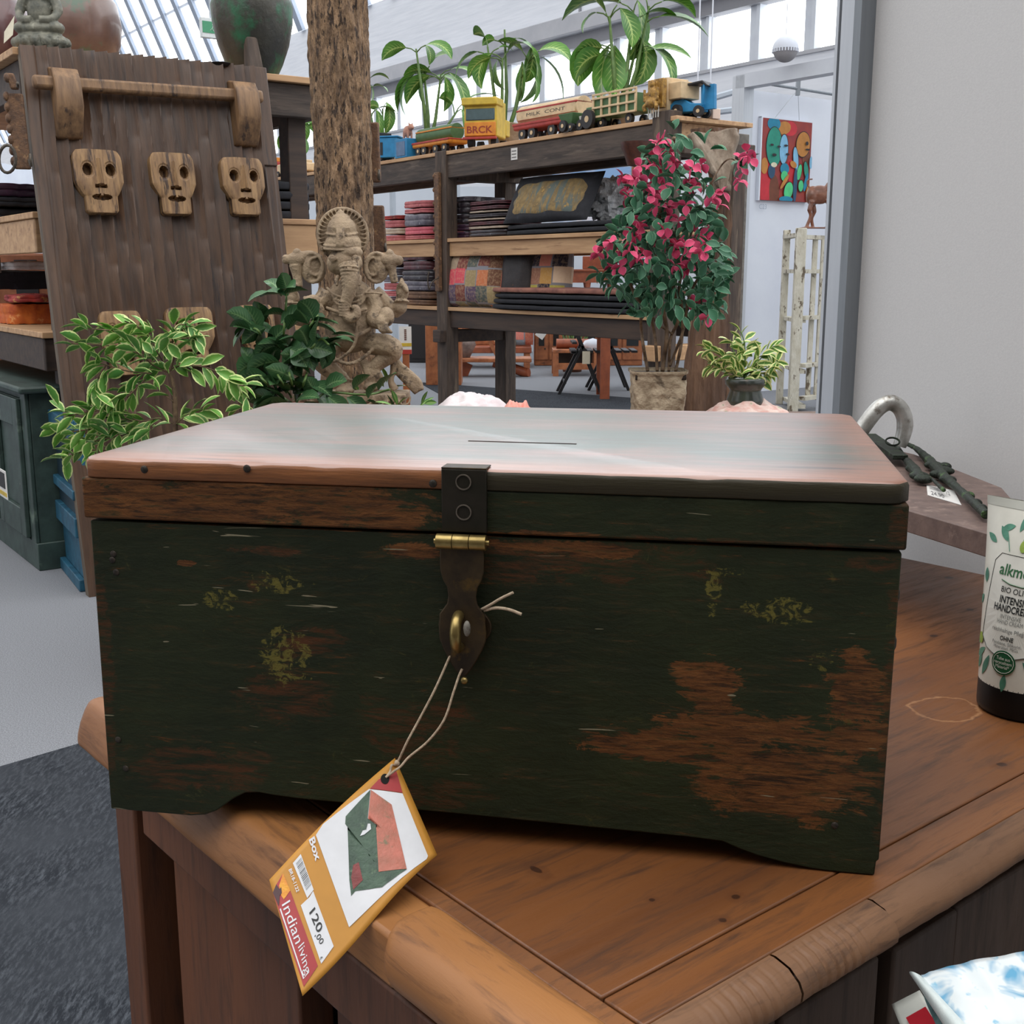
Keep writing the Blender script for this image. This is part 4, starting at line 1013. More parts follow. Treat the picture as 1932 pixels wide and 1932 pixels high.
# stems
for p, r_ in (([(1222, 700), (1212, 640), (1210, 590), (1225, 520)], .006), ([(1275, 700), (1285, 650), (1288, 600), (1282, 540), (1290, 500)], .006), ([(1262, 700), (1265, 640), (1280, 600), (1270, 540)], .006), ([(1250, 700), (1258, 630), (1250, 580), (1240, 500), (1245, 400), (1262, 300), (1272, 260)], .008),
              ([(1240, 700), (1236, 640), (1225, 590), (1200, 560), (1180, 520), (1140, 490)], .006), ([(1264, 690), (1290, 620), (1300, 560), (1330, 500), (1345, 450)], .005), ([(1290, 480), (1320, 400), (1350, 330), (1375, 300), (1400, 310)], .003), ([(1268, 630), (1240, 610), (1230, 595)], .004)):
    stm.tube([W(x, y, Y+.02*math.sin(i)) for i, (x, y) in enumerate([(v.x, v.y) for v in smoothpath([Vector((a, b, 0)) for a, b in p], 6)])], r_, 6)
pc = W(1240, 760, Y); zr = W(1240, 697, Y).z
root = thing('bougainvillea', 'bushy bougainvillea with pink blossoms in a crumpled stone-coloured pot', 'plant', loc=(pc.x, Y, ZDT))
M_pot = mott('crumpled_stone_pot', C(178, 162, 138), C(138, 122, 100), C(104, 92, 76), s=7, rough=.85, bump=.9, bd=.03, bs=11, dist=1.5)
pm = MB(); hp = .098
def potf(u, v):
    z = ZDT+(zr-ZDT)*v; k = u*4; i = int(k) % 4; f = k-int(k)
    cs = [(-1, -1), (1, -1), (1, 1), (-1, 1)]; a = cs[i]; b = cs[(i+1) % 4]
    x = a[0]+(b[0]-a[0])*f; y = a[1]+(b[1]-a[1])*f; q_ = (abs(x)**6+abs(y)**6)**(1/6); x /= q_; y /= q_
    r_ = hp*(.93+.05*v+(.05 if v > .93 else 0))+.006*noise.noise(Vector((x*2.2, y*2.2, v*3)))-.007*abs(noise.noise(Vector((x*3+5, y*3, v*4))))
    return (pc.x+x*r_, Y+y*r_, z)
pm.grid(potf, 96, 30); 
so = MB(); so.b2(pc.x-hp*.9, pc.x+hp*.9, Y-hp*.9, Y+hp*.9, zr-.03, zr-.012)
finish_plant(root, [('foliage', fl, M_bou), ('blossom', fw, M_flo), ('stem', stm, M_bark2), ('pot', pm, M_pot), ('soil', so, M_soil)])
# ---- yellow-edged plant in dark green pot
rnd = random.Random(21); fl = MB(); stm = MB(); Y = 3.95
for p, k in (([(1402, 712), (1395, 690), (1385, 665), (1378, 640)], 14), ([(1402, 712), (1405, 680), (1405, 650), (1398, 625)], 14), ([(1400, 712), (1380, 690), (1355, 665), (1325, 658)], 18), ([(1400, 712), (1370, 700), (1350, 690), (1335, 685)], 16),
             ([(1405, 712), (1425, 690), (1445, 665), (1465, 655)], 16), ([(1405, 712), (1435, 700), (1455, 690), (1470, 680)], 16), ([(1405, 712), (1418, 690), (1425, 668), (1420, 645)], 10), ([(1400, 712), (1385, 700), (1370, 680), (1355, 675)], 12), ([(1410, 714), (1440, 712), (1455, 705)], 9)):
    cluster(fl, stm, p, Y, int(k*1.2), .048, .024, rnd, stem=.002, spread=65, scat=5)
b_ = W(1405, 770, Y); zr = W(1405, 712, Y).z; z0 = ZDT+.03
root = thing('variegated_plant', 'compact plant with yellow-edged leaves in a small dark green glazed pot', 'plant', loc=(b_.x, Y, z0))
pm = MB(); hh = zr-z0
pm.lathe([(.045, 0), (.058, .01), (.062, hh*.35), (.052, hh*.6), (.054, hh*.66), (.068, hh*.8), (.069, hh*.95), (.064, hh), (.058, hh*.97), (.05, hh*.9)], 32, (b_.x, Y, z0))
so = MB(); so.lathe([(.0, hh*.9), (.058, hh*.9)], 20, (b_.x, Y, z0))
finish_plant(root, [('foliage', fl, M_var2), ('stem', stm, M_stemg), ('pot', pm, mott('dark_green_glaze', C(58, 66, 54), C(36, 42, 38), C(92, 84, 70), s=20, rough=.3, coat=.4)), ('soil', so, M_soil)])
# ---- dieffenbachias on top of shelf B
def onB(px, z=None, d=.2, name=None):
    """point on shelf B at depth d behind its front line where the picture column is px"""
    z = ZTOP if z is None else z
    lo, hi = -.6, 9
    for _ in range(50):
        t = (lo+hi)/2; p = F0+U*t+V*d+Vector((0, 0, z))
        if proj(p)[0] > px: lo = t
        else: hi = t
    return p
def dief(seed, px, d, stems, label, name='potted_dieffenbachia', potm=None, scale=1.15, potr=.07, poth=.12):
    rnd = random.Random(seed); p0 = onB(px, d=d); Yp = p0.y
    fl = MB(); stm = MB()
    for sx, sy, lv in stems:
        sp = smoothpath([Vector((px+(sx-px)*.0, 0, 0)), Vector((sx, sy, 0))], 2)
        top = W(sx, sy, Yp+rnd.uniform(-.08, .08)); mid = (p0+top)/2+Vector((rnd.uniform(-.02, .02), 0, 0))
        stm.tube([p0+Vector((0, 0, .05)), mid, top], [.014*scale, .012*scale, .006*scale], 7)
        for ang, L, wd in lv:
            t = rnd.uniform(.72, 1); b = (mid).lerp(top, t)
            a = R(ang); azm = math.atan2(rnd.uniform(-.5, .2), cos(a)); 
            e = b+Vector((cos(a)*.07, rnd.uniform(-.04, .02), abs(sin(a))*.05+.02))*scale
            stm.tube([b, (b+e)/2+Vector((0, 0, .01)), e], .004*scale, 5)
            pit = R(35) if ang > -60 else R(-20)
            fl.leaf(e, azm, min(1.2, max(-1.1, sin(a)*1.1)), R(80)*rnd.uniform(.6, 1.2), L*scale, wd*scale, 8, .18, .42, rnd.uniform(-.6, .9)+.5)
    root = thing(name, label, 'plant', loc=p0)
    pm = MB(); pm.lathe([(potr*.75, 0.002), (potr, poth), (potr*1.03, poth), (potr*.95, poth-.01)], 20, p0)
    finish_plant(root, [('foliage', fl, M_dief), ('stem', stm, M_stemg), ('pot', pm, potm or plain('brown_nursery_pot', C(126, 112, 98), .7))])
dief(1, 808, .38, [(785, 92, [(170, .2, .11), (20, .24, .1), (-30, .14, .08)]), (800, 132, [(200, .3, .13), (-150, .3, .12), (60, .18, .11), (-100, .3, .12), (10, .2, .1)]), (832, 140, [(20, .24, .09), (-30, .32, .12), (-60, .24, .1), (150, .2, .1), (190, .26, .12)]), (862, 210, [(50, .3, .08), (100, .16, .08), (-40, .14, .08)])],
     'big-leaved potted plant behind the red toy carriage and yellow toy truck')
dief(2, 950, .45, [(952, 56, [(160, .1, .07), (0, .16, .09)]), (920, 88, [(100, .14, .12), (190, .26, .09), (30, .1, .08)]), (948, 110, [(-110, .2, .16), (200, .24, .1), (60, .18, .12), (180, .2, .1)]), (1000, 105, [(30, .24, .13), (-20, .34, .14), (-60, .34, .12), (-80, .24, .1), (120, .18, .1)]), (985, 130, [(-85, .26, .13), (-40, .22, .11)])],
     'big-leaved potted plant in a paper wrapper beside the yellow toy truck', potm=mott('wrapping_paper', C(196, 180, 160), C(172, 156, 138), s=8, rough=.9, bump=.5, bd=.02), potr=.13, poth=.2)
dief(3, 1165, .36, [(1150, 30, [(110, .22, .12), (60, .2, .1), (-40, .22, .12), (190, .14, .1)]), (1158, 95, [(180, .22, .14), (200, .26, .16), (-110, .36, .17), (-90, .3, .15), (160, .18, .1)]), (1195, 20, [(150, .36, .2), (-70, .34, .18), (30, .2, .1)]), (1225, 12, [(10, .3, .17), (20, .22, .14), (100, .2, .12)]), (1200, 90, [(20, .26, .1), (-10, .3, .1), (-80, .3, .14), (-60, .26, .12)])],
     'tall big-leaved potted plant above the green toy lorry, tallest of its kind', scale=1.15)
dief(4, 560, .3, [(545, 230, [(170, .22, .1), (120, .14, .1), (-120, .22, .12)]), (568, 235, [(20, .2, .12), (-70, .26, .12), (60, .18, .1)]), (555, 258, [(200, .2, .1), (-40, .2, .1), (-100, .2, .1)])],
     'big-leaved potted plant left of the tree trunk among red toys', scale=.95)
dief(5, 716, .36, [(688, 160, [(60, .2, .1), (-60, .26, .1), (20, .16, .1)]), (700, 215, [(30, .2, .1), (-50, .3, .1)]), (722, 205, [(-60, .28, .1), (120, .12, .08)])],
     'big-leaved potted plant partly hidden right behind the tree trunk', scale=.95)
# ================================================================ GOODS
def P_(mb, *a, **k): return mb
M_blk = mott('black_textile', C(30, 31, 38), C(20, 21, 27), C(44, 47, 58), s=20, t3=(.6, .7), rough=.8, bump=.3, bd=.006)
def textmesh(txt, size, fn, width=None, bold=0.0, sub=0):
    vs, fs = text2d(txt, size, bold, width); m = MB(); m.add([fn(x, y) for x, y in vs], fs); return m
# ---------------- folded textiles
def fold_mesh(L, D, T, seed, layers=2, amp=.006):
    T = max(.008, T-.006-amp*.3); m = MB(); nu, nv = 30, 14
    def side(u, v):
        a = 2*pi*u; n_ = 6.0
        c, s_ = cos(a), sin(a); r_ = (abs(c)**n_+abs(s_)**n_)**(-1/n_)
        ph = v; z = T*v
        bul = .55+.45*abs(sin(pi*(v*layers)))**.35 if 0 < v < 1 else .6
        w_ = noise.noise(Vector((c*2, s_*2, seed*3+v*1.5)))
        k = 1-.055*(1-bul)
        return (c*r_*L/2*k+amp*w_, s_*r_*D/2*k+amp*noise.noise(Vector((c*3, s_*3, seed+5))), z+amp*.5*abs(noise.noise(Vector((c*3, s_*3+seed, 2)))))
    m.grid(side, nu*2, nv)
    for v, fl_ in ((0, True), (1, False)):
        def cap(a, b, v=v):
            p = side(a, v); return (p[0]*(1-b), p[1]*(1-b), p[2]+(.006*math.sin(pi*b/2) if v else 0)+(amp*.5*noise.noise(Vector((p[0]*(1-b)*12, p[1]*(1-b)*12, seed)))*b if v else 0))
        m.grid(cap, nu*2, 5)
    return m
def clothmat(name, a, b, c=None, s=14, rough=.8): return mott(name, a, b, c, s=s, rough=rough, bump=.5, bd=.006, bs=25)
M_film = {}
TEX = {
 'rose': clothmat('rose_cloth', C(190, 116, 116), C(160, 84, 88), C(214, 170, 160)),
 'maroon': clothmat('maroon_cloth', C(92, 40, 46), C(60, 28, 36), C(150, 110, 110), rough=.4),
 'grey': clothmat('grey_cloth', C(112, 106, 114), C(66, 62, 74), C(178, 176, 182), rough=.35),
 'cream': clothmat('cream_cloth', C(196, 182, 164), C(168, 152, 136), C(146, 112, 104)),
 'pink': clothmat('pink_cloth', C(206, 110, 120), C(182, 84, 98), C(226, 160, 158)),
 'dark': clothmat('dark_wrapped_cloth', C(56, 46, 52), C(36, 32, 38), C(140, 138, 146), rough=.3),
 'brown': clothmat('brown_cloth', C(122, 92, 70), C(88, 64, 50), C(168, 136, 100)),
 'orange': clothmat('orange_cloth', C(214, 116, 44), C(172, 76, 36), C(236, 176, 110)),
 'black': M_blk,
 'multi': clothmat('mixed_red_cloth', C(176, 60, 52), C(108, 40, 44), C(214, 168, 96)),
 'plum': clothmat('plum_cloth', C(78, 46, 66), C(48, 32, 50), C(160, 120, 130), rough=.4)}
def pile(px0, px1, rows, zlev, d, label, group, cat='textile', name='folded_textile', spot='', dep=.36):
    """rows: list of (material key, thickness); a stack of folded cloths each its own object"""
    a = onB(px0, z=zlev, d=d); b = onB(px1, z=zlev, d=d); L = (b-a).length; c = (a+b)/2; z = zlev
    for i, (mk, T) in enumerate(rows):
        o = obj(name, fold_mesh(L*(.95+.05*math.sin(i*7)), dep, T, i+px0*.1), TEX[mk], None, smooth=60)
        o.location = (c.x+V.x*(dep/2-.02), c.y+V.y*(dep/2-.02), z+.001); o.rotation_euler[2] = RU+.03*math.sin(i*5+px0)
        if i == len(rows)-1: pos = 'topmost'
        elif i == 0: pos = 'lowest'
        else: pos = ('second', 'third', 'fourth', 'fifth', 'sixth', 'seventh')[i-1]+' up'
        cn = {'rose': 'rose', 'maroon': 'maroon', 'grey': 'grey plastic-wrapped', 'cream': 'cream', 'pink': 'pink', 'dark': 'dark plastic-wrapped', 'brown': 'brown', 'orange': 'orange', 'black': 'black', 'multi': 'red patterned', 'plum': 'plum'}[mk]
        tag(o, '%s cloth %s in the %s' % (cn, pos, spot), cat, group); z += T+.002
Z1, Z0 = ZL[1], ZL[0]
pile(720, 757, [('rose', .05), ('cream', .05), ('rose', .06), ('multi', .035)], Z1, .12, '', 'folded cloths on the middle shelf left of the post', spot='left middle-shelf stack by the statue')
pile(762, 812, [('rose', .035), ('pink', .06), ('grey', .09), ('rose', .04), ('rose', .055)], Z1, .05, '', 'folded cloths on the middle shelf left of the post', spot='middle-shelf stack just left of the post')
pile(724, 756, [('maroon', .05), ('rose', .05), ('rose', .06), ('grey', .05), ('grey', .06), ('dark', .06), ('rose', .05)], Z0, .16, '', 'folded cloths on the lower shelf left of the post', spot='left lower-shelf stack by the statue')
pile(758, 814, [('brown', .045), ('brown', .06), ('grey', .075), ('dark', .075), ('maroon', .07), ('maroon', .07)], Z0, .05, '', 'folded cloths on the lower shelf left of the post', spot='lower-shelf stack just left of the post')
pile(850, 886, [('plum', .05), ('plum', .05), ('dark', .07), ('dark', .08), ('grey', .04)], Z1, .14, '', 'dark cloths on the middle shelf right of the post', spot='dark stack just right of the post')
pile(880, 955, [('dark', .05), ('cream', .022), ('maroon', .03), ('cream', .018), ('dark', .03), ('cream', .018), ('maroon', .03), ('maroon', .03)], Z1, .04, '', 'dark cloths on the middle shelf right of the post', spot='low fringed stack beside the tapestry cushion')
for k, (ya, yb_, lb) in enumerate(((0, 0, 'lower'), (1, 1, 'upper'))):
    pass
# black mats lying across the shelves
def mats(px0, px1, zlev, n_, th, d, dep, where, top=None):
    a = onB(px0, z=zlev, d=d); b = onB(px1, z=zlev, d=d); L = (b-a).length; c = (a+b)/2; z = zlev
    for i in range(n_):
        o = obj('folded_mat', fold_mesh(L*(1-.02*((i*37) % 3)), dep, th, i+3.3, 1, .008), TEX['black'] if not (top and i == n_-1) else top, None, smooth=60)
        o.location = (c.x+V.x*dep/2, c.y+V.y*dep/2, z+.001); o.rotation_euler[2] = RU
        pos = 'topmost' if i == n_-1 else 'lowest' if i == 0 else ('second', 'third', 'fourth')[i-1]+' up'
        tag(o, '%s mat, %s in the wide pile on the %s' % ('black' if not (top and i == n_-1) else 'brownish', pos, where), 'mat', 'flat mats on the '+where); z += th+.001
mats(940, 1186, Z1, 2, .035, .0, .5, 'middle shelf of the long unit')
mats(912, 1200, Z0, 4, .036, -.02, .5, 'lower shelf of the long unit', clothmat('brownish_mat', C(150, 100, 84), C(116, 74, 66), C(170, 130, 110)))
# framed tapestry cushion with black border leaning on the middle shelf
a = onB(962, z=Z1+.075, d=.05); b = onB(1120, z=Z1+.075, d=.12)
ang = math.atan2((b-a).y, (b-a).x); L = (b-a).length
tp_ = thing('tapestry_cushion', 'dark tapestry cushion with wide black border lying on the middle shelf', 'cushion', loc=(a+b)/2, rz=ang)
def pillow(L, Hh, T, seed=0, n=26, frill=0):
    m = MB()
    for sgn in (-1, 1):
        def fn(u, v, sgn=sgn):
            x = (u-.5)*2; z = (v-.5)*2
            k = max(0, (1-abs(x)**3.2)*(1-abs(z)**3.2))**.45
            pin = 1-.06*(abs(x)**2*(1-abs(z)**2)+0)
            return (x*L/2*(1-.05*(1-abs(z)**2)*0-.04*abs(z)**6*0), sgn*T/2*k+.004*noise.noise(Vector((x*3, z*3, seed+sgn))), z*Hh/2)
        m.grid(fn, n, n, uv=True)
    return m
o = obj('border', pillow(L*1.0, .34, .10, 1), TEX['black'], tp_, smooth=180); o.location = (0, .02, .15); o.rotation_euler[0] = -R(28)
def tapm():
    n = NT('tapestry'); v = n.vor(n.co((1, 1, 1)), 9, 1); nz = n.noise(n.co(), 30, 5)
    col = n.mix(n.ramp(nz, .35, .65), C(140, 116, 72), C(100, 84, 58)); col = n.mix(n.ramp(n.noise(n.co((3, 1, .6)), 8, 3), .5, .6), col, C(86, 96, 92)); col = n.mix(n.ramp(nz, .6, .68), col, C(160, 128, 70))
    return n.out(col, .8, nrm=n.bump(nz, .6, .006))
o = obj('tapestry_panel', pillow(L*.90, .27, .112, 2), tapm(), tp_, smooth=180); o.location = (0, .012, .145); o.rotation_euler[0] = -R(28)
# patchwork cushions
def patchm(name, cols, sc, seed):
    n = NT(name)
    br = n.N.new('ShaderNodeTexVoronoi'); br.distance = 'CHEBYCHEV'; br.feature = 'F1'; br.inputs['Scale'].default_value = sc; br.inputs['Randomness'].default_value = .25
    n.L.new(n.co((1, .001, 1), loc=(seed, 0, seed)), br.inputs['Vector'])
    s_ = n.sep(br.outputs['Color'])
    r = n.N.new('ShaderNodeValToRGB'); r.color_ramp.interpolation = 'CONSTANT'; n.L.new(s_[0], r.inputs[0]); e = r.color_ramp.elements
    while len(e) < len(cols): e.new(.5)
    for i, c_ in enumerate(cols): e[i].position = i/len(cols); e[i].color = c_
    ed = n.N.new('ShaderNodeTexVoronoi'); ed.distance = 'CHEBYCHEV'; ed.feature = 'F1'; ed.inputs['Scale'].default_value = sc; ed.inputs['Randomness'].default_value = .25
    n.L.new(n.co((1, .001, 1), loc=(seed, 0, seed)), ed.inputs['Vector'])
    nz = n.noise(n.co(), 60, 4)
    col = n.mix(n.ramp(nz, .45, .62), r.outputs[0], n.mix(.25, r.outputs[0], C(210, 180, 140)))
    col = n.mix(n.ramp(ed.outputs[0], .47, .5), col, C(130, 130, 136))
    return n.out(col, .8, nrm=n.bump(nz, .4, .004))
PC = [C(196, 104, 84), C(128, 122, 96), C(206, 74, 88), C(104, 66, 46), C(150, 132, 94), C(76, 84, 80), C(190, 110, 70), C(112, 54, 48), C(150, 132, 112), C(84, 66, 90)]
PC2 = [C(214, 130, 112), C(176, 166, 70), C(40, 36, 52), C(200, 178, 152), C(206, 92, 92), C(196, 150, 80), C(150, 104, 84), C(226, 200, 170)]
def cushion(px0, px1, y0, y1, d, mat_, label, T=.13, tilt=-10, yaw=0):
    a = onB(px0, z=Z0, d=d); b = onB(px1, z=Z0, d=d); L = (b-a).length*.95; c = (a+b)/2
    zt_ = WH = (W((px0+px1)/2, y0, c.y).z-Z0); 
    o = obj('patchwork_cushion' if 'patchwork' in label else 'cushion', pillow(L*1.04, zt_, T, px0), mat_, None, smooth=180)
    o.location = (c.x+V.x*.04, c.y+V.y*.04, Z0+zt_/2); o.rotation_euler = Euler((R(tilt), 0, RU+R(yaw)), 'XYZ'); tag(o, label, 'cushion', 'cushions on the lower shelf'); return o
cushion(848, 943, 474, 580, .06, patchm('patchwork_red', PC, 8.5, 1.3), 'red and olive patchwork cushion standing beside the shelf post', .16, -8, 6)
cushion(944, 996, 468, 560, .1, mott('dark_sequin_cloth', C(40, 30, 28), C(22, 18, 20), C(96, 66, 44), s=60, t3=(.64, .7), rough=.5, bump=.4), 'dark brown cushion squeezed between the two patchwork cushions', .12, -6, 4)
cushion(994, 1062, 470, 548, .17, patchm('patchwork_pale', PC2, 9, 4.1), 'pale patchwork cushion with a black square, right of the dark cushion', .14, -6, 8)
# ---------------- toys on the top of the long unit
zT = ZTOP-.004
def toyroot(px, d, name, label, cat='toy', rz=0, grp='toys along the top of the long shelving unit', z=None):
    p = onB(px, z=z if z is not None else zT, d=d); return thing(name, label, cat, loc=p+Vector((0, 0, .0005)), rz=RU+rz, group=grp)
def wid(px0, px1, d=.12, z=None):
    return (onB(px1, z=z or zT, d=d)-onB(px0, z=z or zT, d=d)).length
def hgt(px, y, d=.12, z=None):
    p = onB(px, z=z or zT, d=d); return W(px, y, p.y).z-(z or zT)
def col(name, r, g, b, rough=.55): return mott('toy_'+name, C(r, g, b), tuple(x*.75 for x in C(r, g, b)[:3])+(1,), s=18, t3=(.64, .68), c3=tuple(x*.5 for x in C(r, g, b)[:3])+(1,), rough=rough, bump=.15, bd=.002)
T_red = col('red', 172, 56, 48); T_yel = col('yellow', 206, 176, 62); T_org = col('orange', 216, 136, 40); T_grn = col('green', 74, 108, 66); T_blu = col('blue', 36, 128, 178); T_blk = col('black', 34, 32, 34); T_crm = col('cream', 214, 186, 146); T_win = col('window', 70, 92, 96, .2); T_mar = col('maroon', 122, 40, 40); T_wht = col('white', 214, 212, 204); T_brn = col('brown', 124, 84, 50)
def wheels(root, xs, r, y0, y1, m=None, nm_='wheel'):
    for x in xs:
        for y in (y0, y1):
            w_ = MB().tube([(x, y-.012, r), (x, y+.012, r)], r, 20); o = obj(nm_, w_, m or T_blk, root, smooth=50)
            obj('hub', MB().tube([(x, y-.014, r), (x, y+.014, r)], r*.35, 12), T_crm, o, smooth=50)
def tanker(px0, px1, px, d, label, name, ytop, cols, words=None):
    L = wid(px0, px1, d); h = hgt((px0+px1)/2, ytop, d)
    t = toyroot((px0+px1)/2, d, name, label)
    n_ = 20; D_ = .17
    r0 = h*.28
    def bodyf(z0, z1, mt, nm_, k=1.0):
        obj(nm_, MB().b2(-L/2*k, L/2*k, -D_/2*k, D_/2*k, z0, z1), mt, t, bevel=.012)
    bodyf(r0, h*.48, cols[0], 'chassis'); 
    obj('tank', MB().tube([(-L/2+.01, 0, h*.70), (L/2-.01, 0, h*.70)], h*.28, 28, flat=1.0), cols[1], t, smooth=50)
    obj('stripe', MB().b2(-L/2, L/2, -D_/2-.004, D_/2+.004, h*.40, h*.47), cols[2], t, bevel=.003)
    obj('stripe', MB().b2(-L/2+.01, L/2-.01, -h*.285, h*.285, h*.80, h*.85), cols[0], t, bevel=.002)
    wheels(t, (-L*.36, -L*.2, L*.12, L*.36), h*.17, -D_/2+.02, D_/2-.02)
    if words:
        ww = L*.62
        m = textmesh(words, h*.13, lambda x, y: (x-ww/2, -h*.285, h*.64+y), width=ww); obj('lettering', m, T_blk, t)
        obj('panel', MB().b2(-L*.46, L*.46, -h*.283, h*.2, h*.56, h*.80), T_crm, t, bevel=.002)
    return t, L, h
tanker(795, 864, 0, .12, 'old red and green wooden toy carriage on the shelf left of the yellow truck', 'toy_carriage', 237, (T_org, T_grn, T_red))
# yellow truck facing us
L = .28; h = hgt(905, 190, .12)
t = toyroot(908, .06, 'toy_truck', 'yellow toy truck with big dark windscreen and lettered orange front panel', rz=R(38))
hb = .17
obj('cab', MB().b2(-L*.42, L*.42, -.02, .2, h*.2, h*.96), T_yel, t, bevel=.01)
obj('front_panel', MB().b2(-L*.40, L*.40, -.032, -.018, h*.22, h*.5), T_org, t, bevel=.004)
obj('windscreen', MB().b2(-L*.37, L*.37, -.026, -.015, h*.54, h*.78), T_win, t, bevel=.006)
obj('roof_box', MB().b2(-L*.45, L*.45, -.05, .12, h*.84, h*1.0), T_yel, t, bevel=.008)
obj('cargo_bed', MB().b2(-L*.42, L*.42, .205, .30, h*.28, h*.62), T_yel, t, bevel=.006)
obj('bumper', MB().b2(-L*.43, L*.43, -.045, -.02, h*.15, h*.2), T_red, t, bevel=.003)
m = textmesh('BRCK', h*.2, lambda x, y: (x-L*.33, -.0335, h*.28+y), width=L*.66, bold=.02); obj('lettering', m, mott('toy_letter_red', C(150, 56, 30), C(130, 50, 28)), t)
for x in (-L*.3, L*.3):
    for y in (.04, .25): obj('wheel', MB().tube([(x-.02, y, h*.1), (x+.02, y, h*.1)], h*.1, 18), T_blk, t, smooth=50)
tk = tanker(985, 1102, 0, .12, 'long red toy tanker truck with cream lettered side on the top shelf', 'toy_tanker', 190, (T_red, T_crm, T_red), 'MILK  CONT')
L2 = wid(1068, 1108, .12); h2 = hgt(1085, 180, .12)
t = toyroot(1088, .33, 'toy_locomotive', 'maroon toy engine cab standing behind the small green cart')
obj('cab', MB().b2(-.12, .12, -.07, .07, .06, h2), T_mar, t, bevel=.004); obj('roof', MB().b2(-.13, .13, -.085, .085, h2-.015, h2+.005), T_mar, t, bevel=.004)
for x in (-.05, .05): obj('window_opening', MB().b2(x-.03, x+.03, -.073, -.068, h2*.45, h2*.8), T_blk, t)
wheels(t, (-.07, .07), .035, -.06, .06)
t = toyroot(1077, .02, 'toy_cart', 'small green toy tipper cart in front of the maroon engine'); hc = hgt(1077, 215, .02)
def trap(x0, x1, x2, x3, y0, y1, z0, z1):
    m = MB(); vs = [(x0, y0, z0), (x1, y0, z0), (x1, y1, z0), (x0, y1, z0), (x2, y0-.015, z1), (x3, y0-.015, z1), (x3, y1+.015, z1), (x2, y1+.015, z1)]
    m.add(vs, [(3, 2, 1, 0), (4, 5, 6, 7), (0, 1, 5, 4), (1, 2, 6, 5), (2, 3, 7, 6), (3, 0, 4, 7)]); return m
obj('hopper', trap(-.045, .045, -.075, .075, -.03, .03, hc*.4, hc), T_grn, t, bevel=.004); wheels(t, (-.02,), hc*.32, -.04, .04); wheels(t, (.045,), hc*.22, -.03, .03)
t = toyroot(1122, .06, 'toy_tractor', 'black toy tractor with big rear wheel on the top shelf'); ht = hgt(1122, 195, .06)
obj('body', MB().b2(-.05, .09, -.03, .05, ht*.3, ht*.85), T_grn, t, bevel=.006); wheels(t, (.01,), ht*.36, -.06, .07); wheels(t, (-.07,), ht*.2, -.05, .06); obj('front_grille', trap(-.09, -.05, -.1, -.06, -.03, .03, .01, ht*.55), T_wht, t, bevel=.003)
# green slatted lorry
L = wid(1136, 1216, .1); h = hgt(1176, 172, .1)
t = toyroot(1176, .1, 'toy_lorry', 'green toy lorry with cream slatted cargo sides behind the gold figure')
obj('cargo_box', MB().b2(-L/2, L/2, -.07, .08, h*.32, h*.84), T_grn, t, bevel=.003)
for i in range(6): x = -L/2+L*i/5; obj('slat', MB().b2(x-.008, x+.008, -.08, -.07, h*.30, h*.98), T_crm, t, bevel=.002)
for z in (.32, .58, .84, .95): obj('rail', MB().b2(-L/2-.005, L/2+.005, -.084, -.078, h*z-.006, h*z+.006), T_crm, t, bevel=.002)
wheels(t, (-L*.35, L*.3), h*.15, -.05, .06)
# gold relief figure
p = onB(1235, z=zT, d=-.01); h = hgt(1235, 150, 0)
t = thing('gold_figure', 'small golden carved many-armed figure plaque at the corner of the shelf', 'figurine', loc=p+Vector((0, 0, .001)), rz=RU)
M_gold = mott('aged_gold', C(176, 136, 66), C(120, 88, 44), C(84, 60, 36), s=60, rough=.5, metal=.3, bump=.4)
m = MB(); wd = .06
m.prism([(-wd, .05), (wd, .05), (wd*1.05, h), (-wd*1.05, h)], .0, .03)
m.ell((0, -.015, h*.62), (.03, .025, .045), 14); m.ell((0, -.02, h*.86), (.02, .02, .024), 12); m.ell((0, -.02, h*.38), (.05, .03, .03), 14)
for sx in (-1, 1):
    for k in range(3): m.tube(smoothpath([(sx*.02, -.02, h*(.66-.05*k)), (sx*.05, -.03, h*(.6-.08*k)), (sx*.055, -.03, h*(.74-.12*k))], 4), .008, 7)
    m.tube(smoothpath([(sx*.01, -.02, h*.4), (sx*.05, -.035, h*.3), (sx*.045, -.03, h*.18)], 4), .012, 7)
o = obj('relief', m, M_gold, t, smooth=180); r_ = o.modifiers.new('remesh', 'REMESH'); r_.mode = 'VOXEL'; r_.voxel_size = .004; r_.use_smooth_shade = True
m = MB()
for k in range(5): m = MB().tube([(-.04+k*.02, -.01, 0), (-.04+k*.02, -.01, .06)], .004, 6); obj('peg', m, T_wht, t)
# cream truck and blue three-wheeler
t = toyroot(1264, .14, 'toy_truck', 'cream toy truck cab between the gold figure and the blue three-wheeler'); p = onB(1270, z=zT, d=.12)
h = .20
obj('cab', MB().b2(-.07, .06, -.08, .08, .04, .22), T_crm, t, bevel=.004); obj('hood', MB().b2(.06, .16, -.07, .07, .1, .19), T_crm, t, bevel=.004)
obj('window_opening', MB().b2(-.04, .0, -.083, -.078, .12, .18), T_blk, t); wheels(t, (-.04, .12), .035, -.06, .06)
p = W(1300, 220, 6.85); p.z = zT
t = thing('toy_rickshaw', 'blue toy three-wheeler with black canopy on the right end of the shelf', 'toy', loc=(p.x, p.y, zT+.0005), rz=RU+R(20), group='toys along the top of the long shelving unit')
obj('body', MB().prism([(-.1, .03), (.1, .03), (.1, .07), (.03, .075), (-.01, .1), (-.07, .095), (-.1, .07)], -.05, .05), T_blu, t, bevel=.004)
